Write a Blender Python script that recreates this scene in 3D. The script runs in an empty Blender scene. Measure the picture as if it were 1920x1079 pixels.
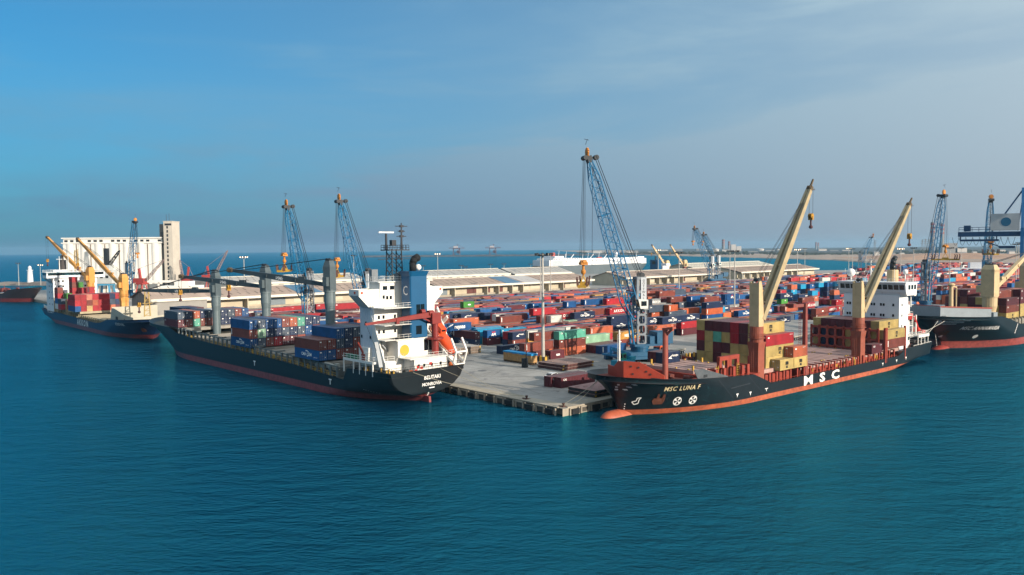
import bpy, bmesh, math, random
from mathutils import Vector, Matrix
random.seed(7)
R = math.radians
scene = bpy.context.scene
COL = scene.collection

# ------------------------------------------------------------------ camera, sky, sun, exposure
CAM_H = 35.5                       # metres above the water
PITCH, ROLL, FPX = math.atan(75 / 1500), math.atan(.0083), 1500.0
cam_data = bpy.data.cameras.new('camera')
cam = bpy.data.objects.new('camera', cam_data); COL.objects.link(cam)
cam_data.sensor_width = 36; cam_data.lens = 36 * FPX / 1920
cam_data.clip_start = .5; cam_data.clip_end = 60000
_f = Vector((0, math.cos(PITCH), -math.sin(PITCH)))
_u0 = Vector((0, math.sin(PITCH), math.cos(PITCH))); _r0 = Vector((1, 0, 0))
CR = _r0 * math.cos(ROLL) - _u0 * math.sin(ROLL)
CU = _r0 * math.sin(ROLL) + _u0 * math.cos(ROLL)
cam.matrix_world = Matrix(((CR.x, CU.x, -_f.x, 0), (CR.y, CU.y, -_f.y, 0), (CR.z, CU.z, -_f.z, CAM_H), (0, 0, 0, 1)))
scene.camera = cam

SUN_AZ, SUN_EL = 127.0, 17.5       # azimuth clockwise from +Y
world = bpy.data.worlds.new('World'); scene.world = world
world.use_nodes = True
wn, wl = world.node_tree.nodes, world.node_tree.links
wn.clear()
w_out = wn.new('ShaderNodeOutputWorld'); w_bg = wn.new('ShaderNodeBackground')
sky = wn.new('ShaderNodeTexSky'); sky.sky_type = 'NISHITA'; sky.sun_disc = False
sky.sun_elevation = R(SUN_EL); sky.sun_rotation = R(SUN_AZ)
sky.air_density = 1.0; sky.dust_density = .5; sky.ozone_density = 3.0; sky.altitude = 0
w_bg.inputs['Strength'].default_value = .0865
# milky air low over the horizon and toward the sun's side, and a thin high cloud veil: all laid out by direction in the sky
tc = wn.new('ShaderNodeTexCoord')
def wmath(op, a, b=None, c=None, clamp=False):
    m_ = wn.new('ShaderNodeMath'); m_.operation = op; m_.use_clamp = clamp
    for k_, x_ in enumerate((a, b, c)):
        if x_ is None: continue
        if isinstance(x_, (int, float)): m_.inputs[k_].default_value = x_
        else: wl.new(x_, m_.inputs[k_])
    return m_.outputs[0]
def wmix(fac, a, b):
    m_ = wn.new('ShaderNodeMix'); m_.data_type = 'RGBA'
    for k_, x_ in ((0, fac), (6, a), (7, b)):
        if isinstance(x_, tuple): m_.inputs[k_].default_value = x_
        else: wl.new(x_, m_.inputs[k_])
    return m_.outputs[2]
sxyz = wn.new('ShaderNodeSeparateXYZ'); wl.new(tc.outputs['Generated'], sxyz.inputs[0])
hs = wn.new('ShaderNodeHueSaturation'); hs.inputs['Saturation'].default_value = 1.1; hs.inputs['Hue'].default_value = .485; hs.inputs['Value'].default_value = 1.0
wl.new(sky.outputs['Color'], hs.inputs['Color'])
def cirrus(scale, rot, sx, lo, hi):
    mp = wn.new('ShaderNodeMapping'); mp.inputs['Scale'].default_value = sx; mp.inputs['Rotation'].default_value = rot
    nz = wn.new('ShaderNodeTexNoise'); nz.inputs['Scale'].default_value = scale; nz.inputs['Detail'].default_value = 7; nz.inputs['Roughness'].default_value = .56; nz.inputs['Distortion'].default_value = .5
    rp = wn.new('ShaderNodeValToRGB'); rp.color_ramp.elements[0].position = lo; rp.color_ramp.elements[1].position = hi; rp.color_ramp.interpolation = 'EASE'
    wl.new(tc.outputs['Generated'], mp.inputs['Vector']); wl.new(mp.outputs['Vector'], nz.inputs['Vector']); wl.new(nz.outputs['Fac'], rp.inputs['Fac']); return rp.outputs['Color']
side = wmath('MULTIPLY_ADD', sxyz.outputs['X'], .62, .47, True)                 # toward the sun's side
low = wmath('POWER', wmath('SUBTRACT', 1.0, wmath('ABSOLUTE', sxyz.outputs['Z']), None, True), 6.0)
c1 = cirrus(1.5, (R(6), R(-22), R(15)), (1.0, 1.4, 5.5), .36, .80); c2 = cirrus(3.4, (R(10), R(-30), R(35)), (.8, 1.2, 7.0), .48, .82)
veil = wmath('ADD', wmath('MULTIPLY', side, .80), wmath('MULTIPLY', low, .8), None, True)
veil = wmath('MULTIPLY', veil, .92, None, True)
veil = wmath('ADD', veil, wmath('MULTIPLY', wmath('MULTIPLY_ADD', c1, .9, wmath('MULTIPLY', c2, .45)), wmath('MULTIPLY_ADD', side, .5, .45)), None, True)
pale = wmix(low, wmix(side, (1.05, 2.75, 4.0, 1), (2.6, 3.5, 4.1, 1)), wmix(side, (.30, 1.05, 2.0, 1), (2.0, 2.4, 2.75, 1)))
tint = wn.new('ShaderNodeMix'); tint.data_type = 'RGBA'; tint.blend_type = 'MULTIPLY'; tint.inputs[0].default_value = 1; tint.inputs[7].default_value = (.10, .50, .72, 1); wl.new(hs.outputs['Color'], tint.inputs[6])
w_col = wmix(veil, tint.outputs[2], pale)
# extra sky brightness, added out of view overhead and sunward to lift ambient light
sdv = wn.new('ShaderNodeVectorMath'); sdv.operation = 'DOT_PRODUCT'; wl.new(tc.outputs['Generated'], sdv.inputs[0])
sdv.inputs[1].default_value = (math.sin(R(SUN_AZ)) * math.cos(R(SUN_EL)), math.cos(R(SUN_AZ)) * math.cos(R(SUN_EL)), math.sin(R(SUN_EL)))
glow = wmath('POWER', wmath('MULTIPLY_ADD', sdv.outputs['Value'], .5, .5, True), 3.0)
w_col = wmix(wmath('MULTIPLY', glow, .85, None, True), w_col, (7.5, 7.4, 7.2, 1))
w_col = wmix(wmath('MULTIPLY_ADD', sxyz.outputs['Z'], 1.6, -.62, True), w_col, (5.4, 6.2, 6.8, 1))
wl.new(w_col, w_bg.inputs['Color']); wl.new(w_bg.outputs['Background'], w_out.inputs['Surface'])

sun_data = bpy.data.lights.new('sun', 'SUN'); sun_data.energy = 3.6; sun_data.angle = R(.6); sun_data.color = (1.0, .88, .74)
sun = bpy.data.objects.new('sun', sun_data); COL.objects.link(sun)
_sd = Vector((math.sin(R(SUN_AZ)) * math.cos(R(SUN_EL)), math.cos(R(SUN_AZ)) * math.cos(R(SUN_EL)), math.sin(R(SUN_EL))))
sun.rotation_euler = _sd.to_track_quat('Z', 'Y').to_euler(); sun.location = (60, -80, 120)

vs = scene.view_settings
vs.view_transform = 'Standard'; vs.look = 'None'; vs.gamma = 1; vs.use_curve_mapping = False; vs.exposure = 0.9
scene.cycles.max_bounces = 6; scene.cycles.volume_bounces = 0
scene.cycles.diffuse_bounces = 2; scene.cycles.glossy_bounces = 3
scene.cycles.caustics_reflective = False; scene.cycles.caustics_refractive = False

# ------------------------------------------------------------------ site grid
QUAY = 1.6
AZ = R(47.6)
AV = Vector((math.sin(AZ), math.cos(AZ), 0)); BV = Vector((-math.cos(AZ), math.sin(AZ), 0))
CORNER = Vector((10.4, 166.1, 0))
A_YAW = math.atan2(AV.y, AV.x)      # rotation that lays local X along the right-hand quay
B_YAW = math.atan2(BV.y, BV.x)
def ST(s, t, z=QUAY): return CORNER + AV * s + BV * t + Vector((0, 0, z))

# ------------------------------------------------------------------ mesh helpers
def lin(h):
    h = h.lstrip('#'); o = []
    for i in (0, 2, 4):
        c = int(h[i:i + 2], 16) / 255
        o.append(c / 12.92 if c <= .04045 else ((c + .055) / 1.055) ** 2.4)
    return (*o, 1)

class MB:
    """collects shapes; build() links them as ONE mesh object"""
    def __init__(s): s.v = []; s.f = []; s.m = []; s.cut = []
    def piece(s): s.cut.append(len(s.f)); return s          # what follows is a piece of its own for build_each
    def add(s, vs_, fs_, mi=0):
        n = len(s.v); s.v += [tuple(p) for p in vs_]
        for f in fs_: s.f.append(tuple(n + i for i in f)); s.m.append(mi)
        return s
    def box(s, c, d, rz=0, mi=0):
        x, y, z = d[0] / 2, d[1] / 2, d[2] / 2; ca, sa = math.cos(rz), math.sin(rz)
        P = []
        for dz in (-z, z):
            for dx, dy in ((-x, -y), (x, -y), (x, y), (-x, y)):
                P.append((c[0] + dx * ca - dy * sa, c[1] + dx * sa + dy * ca, c[2] + dz))
        return s.add(P, [(3, 2, 1, 0), (4, 5, 6, 7), (0, 1, 5, 4), (1, 2, 6, 5), (2, 3, 7, 6), (3, 0, 4, 7)], mi)
    def bb(s, x0, x1, y0, y1, z0, z1, mi=0):
        return s.box(((x0 + x1) / 2, (y0 + y1) / 2, (z0 + z1) / 2), (abs(x1 - x0), abs(y1 - y0), abs(z1 - z0)), 0, mi)
    def _fr(s, p, q, up=(0, 0, 1)):
        p, q = Vector(p), Vector(q); d = q - p
        if d.length < 1e-6: d = Vector((0, 0, 1e-3))
        d.normalize(); u = Vector(up)
        if abs(d.dot(u)) > .98: u = Vector((1, 0, 0))
        r = d.cross(u).normalized(); return p, q, r, r.cross(d).normalized()
    def beam(s, p, q, w, h=None, w2=None, h2=None, mi=0, up=(0, 0, 1)):
        h = h or w; w2 = w2 or w; h2 = h2 or h
        p, q, r, u = s._fr(p, q, up)
        P = [p + r * (a * w / 2) + u * (b * h / 2) for a, b in ((-1, -1), (1, -1), (1, 1), (-1, 1))]
        P += [q + r * (a * w2 / 2) + u * (b * h2 / 2) for a, b in ((-1, -1), (1, -1), (1, 1), (-1, 1))]
        return s.add(P, [(3, 2, 1, 0), (4, 5, 6, 7), (0, 1, 5, 4), (1, 2, 6, 5), (2, 3, 7, 6), (3, 0, 4, 7)], mi)
    def tube(s, p, q, r, r2=None, n=6, mi=0, caps=True):
        r2 = r if r2 is None else r2
        p, q, a, b = s._fr(p, q); P = []
        for c, rr in ((p, r), (q, r2)):
            for i in range(n):
                t = 2 * math.pi * i / n; P.append(c + a * (rr * math.cos(t)) + b * (rr * math.sin(t)))
        F = [(i, (i + 1) % n, n + (i + 1) % n, n + i) for i in range(n)]
        if caps: F += [tuple(range(n - 1, -1, -1)), tuple(range(n, 2 * n))]
        return s.add(P, F, mi)
    def path(s, pts, r, n=5, mi=0):
        for p, q in zip(pts[:-1], pts[1:]): s.tube(p, q, r, n=n, mi=mi)
        return s
    def lathe(s, prof, c=(0, 0, 0), n=16, mi=0):
        P, F = [], []
        for r, z in prof:
            for i in range(n):
                t = 2 * math.pi * i / n; P.append((c[0] + r * math.cos(t), c[1] + r * math.sin(t), c[2] + z))
        for j in range(len(prof) - 1):
            for i in range(n): F.append((j * n + i, j * n + (i + 1) % n, (j + 1) * n + (i + 1) % n, (j + 1) * n + i))
        F += [tuple(range(n - 1, -1, -1)), tuple(range((len(prof) - 1) * n, len(prof) * n))]
        return s.add(P, F, mi)
    def sphere(s, c, r, n=12, k=8, mi=0, sc=(1, 1, 1)):
        prof = [(max(.001, r * math.sin(math.pi * j / k)), -r * math.cos(math.pi * j / k)) for j in range(k + 1)]
        m = MB().lathe(prof, n=n)
        return s.add([(c[0] + x * sc[0], c[1] + y * sc[1], c[2] + z * sc[2]) for x, y, z in m.v], m.f, mi)
    def extr(s, poly, vec, mi=0):
        n = len(poly); v = Vector(vec); P = [Vector(p) for p in poly]; P += [p + v for p in P]
        return s.add(P, [tuple(range(n - 1, -1, -1)), tuple(range(n, 2 * n))] + [(i, (i + 1) % n, n + (i + 1) % n, n + i) for i in range(n)], mi)
    def rail(s, pts, h=1.05, step=1.8, r=.035, bars=2, mi=0):
        for p, q in zip(pts[:-1], pts[1:]):
            p, q = Vector(p), Vector(q); n = max(1, round((q - p).length / step))
            for i in range(n + 1):
                b = p.lerp(q, i / n); s.tube(b, b + Vector((0, 0, h)), r, n=4, mi=mi)
            for k in range(1, bars + 1):
                z = Vector((0, 0, h * k / bars)); s.tube(p + z, q + z, r, n=4, mi=mi)
        return s
    def ladder(s, p, q, w=.5, side=(0, 1, 0), r=.04, step=.5, mi=0):
        p, q, sd = Vector(p), Vector(q), Vector(side).normalized() * (w / 2)
        s.tube(p - sd, q - sd, r, n=4, mi=mi); s.tube(p + sd, q + sd, r, n=4, mi=mi)
        n = max(2, int((q - p).length / step))
        for i in range(1, n): c = p.lerp(q, i / n); s.tube(c - sd, c + sd, r * .8, n=4, mi=mi)
        return s
    def mesh(s, name):
        me = bpy.data.meshes.new(name); me.from_pydata(s.v, [], s.f); me.polygons.foreach_set('material_index', s.m); me.update()
        bm = bmesh.new(); bm.from_mesh(me); bmesh.ops.recalc_face_normals(bm, faces=bm.faces); bm.to_mesh(me); bm.free()
        return me
    def build(s, name, mats, parent=None, loc=None, rz=0, smooth=False):
        me = s.mesh(name)
        for m in (mats if isinstance(mats, (list, tuple)) else [mats]): me.materials.append(m)
        if smooth:
            me.polygons.foreach_set('use_smooth', [True] * len(me.polygons)); me.update()
        o = bpy.data.objects.new(name, me); COL.objects.link(o)
        if parent is not None: o.parent = parent
        if loc is not None: o.location = loc
        o.rotation_euler.z = rz
        return o

    def build_each(s, name, mats, parent=None, smooth=False):
        """one object per piece: pieces start at piece(), else every loose shell is a piece"""
        if s.cut:
            b_ = s.cut + [len(s.f)]; groups = [list(range(i, j)) for i, j in zip(b_[:-1], b_[1:]) if j > i]
        else:
            par = list(range(len(s.v)))
            def root(i):
                while par[i] != i: par[i] = par[par[i]]; i = par[i]
                return i
            for f in s.f:
                r = root(f[0])
                for i in f[1:]: par[root(i)] = r
            g = {}
            for k, f in enumerate(s.f): g.setdefault(root(f[0]), []).append(k)
            groups = list(g.values())
        out = []
        for gr in groups:
            m = MB(); ids = {}
            for k in gr:
                for i in s.f[k]:
                    if i not in ids: ids[i] = len(m.v); m.v.append(s.v[i])
                m.f.append(tuple(ids[i] for i in s.f[k])); m.m.append(s.m[k])
            out.append(m.build(name, mats, parent, smooth=smooth))
        return out

def empty(name, loc, rz=0):
    o = bpy.data.objects.new(name, None); COL.objects.link(o); o.location = loc; o.rotation_euler.z = rz; o.empty_display_size = .5
    return o
def tag(o, label=None, cat=None, group=None, kind=None):
    for k, v in (('label', label), ('category', cat), ('group', group), ('kind', kind)):
        if v: o[k] = v
    return o

_txt = {}
def text_mesh(s, size, bold=.012, spacing=1.0):
    """flat letters in the XY plane, left aligned on the base line"""
    k = (s, size, bold, spacing)
    if k in _txt: return _txt[k]
    cu = bpy.data.curves.new('lettering', 'FONT'); cu.body = s; cu.size = size / .7; cu.offset = bold * size; cu.resolution_u = 2; cu.space_character = spacing
    o = bpy.data.objects.new('lettering_tmp', cu); COL.objects.link(o)
    dg = bpy.context.evaluated_depsgraph_get(); dg.update()
    me = bpy.data.meshes.new_from_object(o.evaluated_get(dg)); bpy.data.objects.remove(o); bpy.data.curves.remove(cu)
    _txt[k] = me; return me
def text_mb(mb, s, size, fn, mi=0, bold=.012, spacing=1.0, centre=False):
    """adds letters to a mesh, mapping each flat letter point (x, y) through fn"""
    me = text_mesh(s, size, bold, spacing)
    xs = [v.co.x for v in me.vertices]; off = (max(xs) + min(xs)) / 2 if centre else min(xs)
    mb.add([fn(v.co.x - off, v.co.y) for v in me.vertices], [tuple(p.vertices) for p in me.polygons], mi)
    return max(xs) - min(xs)

# ------------------------------------------------------------------ materials
_M = {}
def mat(key, col='#808080', rough=.6, var=.14, scale=.6, rust=0, rustcol='#5a3420', metal=0, streak=(1, 1, .22), spec=.4, bump=0, grime=0):
    if key in _M: return _M[key]
    m = bpy.data.materials.new(key); m.use_nodes = True; _M[key] = m
    nt = m.node_tree; n, l = nt.nodes, nt.links; b = n['Principled BSDF']
    b.inputs['Roughness'].default_value = rough; b.inputs['Metallic'].default_value = metal
    b.inputs['Specular IOR Level'].default_value = spec
    tcn = n.new('ShaderNodeTexCoord'); t = n.new('ShaderNodeTexNoise'); t.inputs['Scale'].default_value = scale; t.inputs['Detail'].default_value = 6
    t.inputs['Roughness'].default_value = .62
    l.new(tcn.outputs['Object'], t.inputs['Vector'])
    c = lin(col) if isinstance(col, str) else col
    r1 = n.new('ShaderNodeValToRGB')
    r1.color_ramp.elements[0].position = .3; r1.color_ramp.elements[1].position = .72
    r1.color_ramp.elements[0].color = (*[x * (1 - var) for x in c[:3]], 1); r1.color_ramp.elements[1].color = (*[min(1, x * (1 + var)) for x in c[:3]], 1)
    l.new(t.outputs['Fac'], r1.inputs['Fac']); out = r1.outputs['Color']
    if rust:
        mpn = n.new('ShaderNodeMapping'); mpn.inputs['Scale'].default_value = streak
        l.new(tcn.outputs['Object'], mpn.inputs['Vector'])
        t2 = n.new('ShaderNodeTexNoise'); t2.inputs['Scale'].default_value = 1.1; t2.inputs['Detail'].default_value = 8; t2.inputs['Roughness'].default_value = .7
        l.new(mpn.outputs['Vector'], t2.inputs['Vector'])
        r2 = n.new('ShaderNodeValToRGB'); p = .74 - .26 * rust
        r2.color_ramp.elements[0].position = p; r2.color_ramp.elements[1].position = min(1, p + .13)
        l.new(t2.outputs['Fac'], r2.inputs['Fac'])
        mxn = n.new('ShaderNodeMix'); mxn.data_type = 'RGBA'; mxn.inputs[7].default_value = lin(rustcol)
        l.new(r2.outputs['Color'], mxn.inputs[0]); l.new(out, mxn.inputs[6]); out = mxn.outputs[2]
    l.new(out, b.inputs['Base Color'])
    if bump:
        bp = n.new('ShaderNodeBump'); bp.inputs['Strength'].default_value = bump; bp.inputs['Distance'].default_value = .05
        l.new(t.outputs['Fac'], bp.inputs['Height']); l.new(bp.outputs['Normal'], b.inputs['Normal'])
    return m
def emit(key, col, strength):
    if key in _M: return _M[key]
    m = bpy.data.materials.new(key); m.use_nodes = True; _M[key] = m
    b = m.node_tree.nodes['Principled BSDF']; b.inputs['Emission Color'].default_value = lin(col); b.inputs['Emission Strength'].default_value = strength
    return m
def objcol_mat(key, rough=.55, rust=.35):
    """paint whose colour is the object's own colour, weathered with dull patches and rust"""
    m = bpy.data.materials.new(key); m.use_nodes = True; _M[key] = m
    nt = m.node_tree; n, l = nt.nodes, nt.links; b = n['Principled BSDF']; b.inputs['Roughness'].default_value = rough; b.inputs['Specular IOR Level'].default_value = .35
    oi = n.new('ShaderNodeObjectInfo'); tcn = n.new('ShaderNodeTexCoord')
    ad = n.new('ShaderNodeVectorMath'); ad.operation = 'MULTIPLY_ADD'; ad.inputs[1].default_value = (1, 1, 1)
    cx = n.new('ShaderNodeCombineXYZ'); mu = n.new('ShaderNodeMath'); mu.operation = 'MULTIPLY'; mu.inputs[1].default_value = 91
    l.new(oi.outputs['Random'], mu.inputs[0]); l.new(mu.outputs[0], cx.inputs['X']); l.new(mu.outputs[0], cx.inputs['Y'])
    l.new(tcn.outputs['Object'], ad.inputs[0]); l.new(cx.outputs[0], ad.inputs[2])
    t = n.new('ShaderNodeTexNoise'); t.inputs['Scale'].default_value = .5; t.inputs['Detail'].default_value = 6; l.new(ad.outputs[0], t.inputs['Vector'])
    rp_ = n.new('ShaderNodeValToRGB'); rp_.color_ramp.elements[0].position = .3; rp_.color_ramp.elements[1].position = .75
    rp_.color_ramp.elements[0].color = (.72, .72, .72, 1); rp_.color_ramp.elements[1].color = (1.12, 1.12, 1.12, 1)
    l.new(t.outputs['Fac'], rp_.inputs['Fac'])
    m1 = n.new('ShaderNodeMix'); m1.data_type = 'RGBA'; m1.blend_type = 'MULTIPLY'; m1.inputs[0].default_value = 1
    l.new(oi.outputs['Color'], m1.inputs[6]); l.new(rp_.outputs['Color'], m1.inputs[7])
    t2 = n.new('ShaderNodeTexNoise'); t2.inputs['Scale'].default_value = 1.7; t2.inputs['Detail'].default_value = 8; t2.inputs['Roughness'].default_value = .72
    l.new(ad.outputs[0], t2.inputs['Vector'])
    r2 = n.new('ShaderNodeValToRGB'); r2.color_ramp.elements[0].position = .72 - .22 * rust; r2.color_ramp.elements[1].position = .86 - .2 * rust
    r2.color_ramp.elements[1].color = (.75, .75, .75, 1)
    l.new(t2.outputs['Fac'], r2.inputs['Fac'])
    m2 = n.new('ShaderNodeMix'); m2.data_type = 'RGBA'; m2.inputs[7].default_value = lin('#5c3a2a')
    l.new(r2.outputs['Color'], m2.inputs[0]); l.new(m1.outputs[2], m2.inputs[6])
    # roofs gather grey dust and fade
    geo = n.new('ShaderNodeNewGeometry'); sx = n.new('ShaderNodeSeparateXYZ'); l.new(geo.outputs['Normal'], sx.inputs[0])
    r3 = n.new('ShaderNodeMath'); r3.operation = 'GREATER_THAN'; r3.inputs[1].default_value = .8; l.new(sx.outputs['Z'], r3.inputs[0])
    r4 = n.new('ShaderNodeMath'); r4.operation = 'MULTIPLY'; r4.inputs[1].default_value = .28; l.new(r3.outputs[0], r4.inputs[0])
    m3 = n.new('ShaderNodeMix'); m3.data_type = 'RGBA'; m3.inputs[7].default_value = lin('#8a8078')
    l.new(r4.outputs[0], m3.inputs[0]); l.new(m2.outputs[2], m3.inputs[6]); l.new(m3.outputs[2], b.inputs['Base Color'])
    return m
PAINT = objcol_mat('weathered_container_paint')
M_WHITE = mat('white_paint', '#dcdad2', .5, .06, .5, rust=.16, rustcol='#8a6a50')
M_WHITE2 = mat('clean_white_letters', '#e8e6e0', .5, .05)
M_BLACKL = mat('black_letters', '#17181a', .6, .05)
M_GLASS = mat('dark_window_glass', '#11161b', .12, .1, spec=.6)
M_DARK = mat('dark_steel', '#23262a', .6, .2, rust=.3)
M_ROPE = mat('mooring_rope', '#a39b86', .9, .1)
M_CABLE = mat('steel_cable', '#1d2126', .6, .1)
M_YEL = mat('yellow_safety_paint', '#b8923a', .6, .15, rust=.4)
M_GALV = mat('galvanised_steel', '#8d9194', .5, .1, metal=.3)
# boxes on the ships that the photo hides or hardly shows: they join the uncounted rest of the stacks
_t = "4-5 25-27 42 50-52 58-59 70-72 81 96-98 104-106 111 117 123 126-127 133-135 137 144-146 154-155 164 166-167 171 174 179 181-200 202-204 206-208 215-216 220 222-223 225-226 228-229 231"
TINY = set(n for p in _t.split() for n in range(int(p.split('-')[0]), int(p.split('-')[-1]) + 1)); FAR_EXTRA = []; ALL_CONT = []
# ------------------------------------------------------------------ sea, quay, far shores
def sea():
    m = bpy.data.materials.new('sea_water'); m.use_nodes = True; n, l = m.node_tree.nodes, m.node_tree.links
    n.remove(n['Principled BSDF']); mo = n['Material Output']
    body = n.new('ShaderNodeBsdfDiffuse'); body.inputs['Color'].default_value = (.0, .024, .054, 1)      # light scattered back out of the green-blue water
    gl = n.new('ShaderNodeBsdfGlossy'); gl.inputs['Color'].default_value = (.10, .82, 1.0, 1)
    fr = n.new('ShaderNodeFresnel'); fr.inputs['IOR'].default_value = 2.1; sh = n.new('ShaderNodeMixShader')
    cp = n.new('ShaderNodeMath'); cp.operation = 'MINIMUM'; cp.inputs[1].default_value = .52; l.new(fr.outputs[0], cp.inputs[0]); l.new(cp.outputs[0], sh.inputs[0]); l.new(body.outputs[0], sh.inputs[1]); l.new(gl.outputs[0], sh.inputs[2]); l.new(sh.outputs[0], mo.inputs['Surface'])
    tcn = n.new('ShaderNodeTexCoord')
    def nz(scale, sx, sy, det, rot):
        mp_ = n.new('ShaderNodeMapping'); mp_.inputs['Scale'].default_value = (sx, sy, 1); mp_.inputs['Rotation'].default_value = (0, 0, rot)
        t = n.new('ShaderNodeTexNoise'); t.inputs['Scale'].default_value = scale; t.inputs['Detail'].default_value = det; t.inputs['Roughness'].default_value = .58
        l.new(tcn.outputs['Object'], mp_.inputs['Vector']); l.new(mp_.outputs['Vector'], t.inputs['Vector']); return t
    a = nz(.75, 1, 1.6, 7, R(25)); c = nz(.14, 1, 2.0, 4, R(12)); d = nz(.012, 1, 2.4, 3, R(-20))
    m1 = n.new('ShaderNodeMath'); m1.operation = 'MULTIPLY_ADD'; m1.inputs[1].default_value = 2.2; l.new(c.outputs['Fac'], m1.inputs[0]); l.new(a.outputs['Fac'], m1.inputs[2])
    bp = n.new('ShaderNodeBump'); bp.inputs['Strength'].default_value = 1.0; bp.inputs['Distance'].default_value = .85
    l.new(m1.outputs[0], bp.inputs['Height']); [l.new(bp.outputs['Normal'], q_.inputs['Normal']) for q_ in (body, gl, fr)]
    # cat's paws: wind-roughened and calmer patches
    r = n.new('ShaderNodeValToRGB'); r.color_ramp.elements[0].position = .35; r.color_ramp.elements[1].position = .7
    r.color_ramp.elements[0].color = (.07, .07, .07, 1); r.color_ramp.elements[1].color = (.2, .2, .2, 1)
    l.new(d.outputs['Fac'], r.inputs['Fac']); l.new(r.outputs['Color'], gl.inputs['Roughness'])
    pw = n.new('ShaderNodeMapRange'); pw.inputs['From Min'].default_value = .3; pw.inputs['From Max'].default_value = .7; pw.inputs['To Min'].default_value = .55; pw.inputs['To Max'].default_value = 1.0
    l.new(d.outputs['Fac'], pw.inputs['Value']); l.new(pw.outputs[0], bp.inputs['Strength'])
    N = 96; rad = 10600
    mb = MB(); rings = [0, 120, 300, 700, 1600, 4000, rad]
    P = [(0, 0, 0)]; F = []
    for k in rings[1:]:
        P += [(k * math.cos(2 * math.pi * i / N), k * math.sin(2 * math.pi * i / N), 0) for i in range(N)]
    F += [(0, 1 + i, 1 + (i + 1) % N) for i in range(N)]
    for j in range(len(rings) - 2):
        o1, o2 = 1 + j * N, 1 + (j + 1) * N
        F += [(o1 + i, o2 + i, o2 + (i + 1) % N, o1 + (i + 1) % N) for i in range(N)]
    mb.add(P, F); tag(mb.build('sea', m), kind='structure')
sea()

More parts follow.
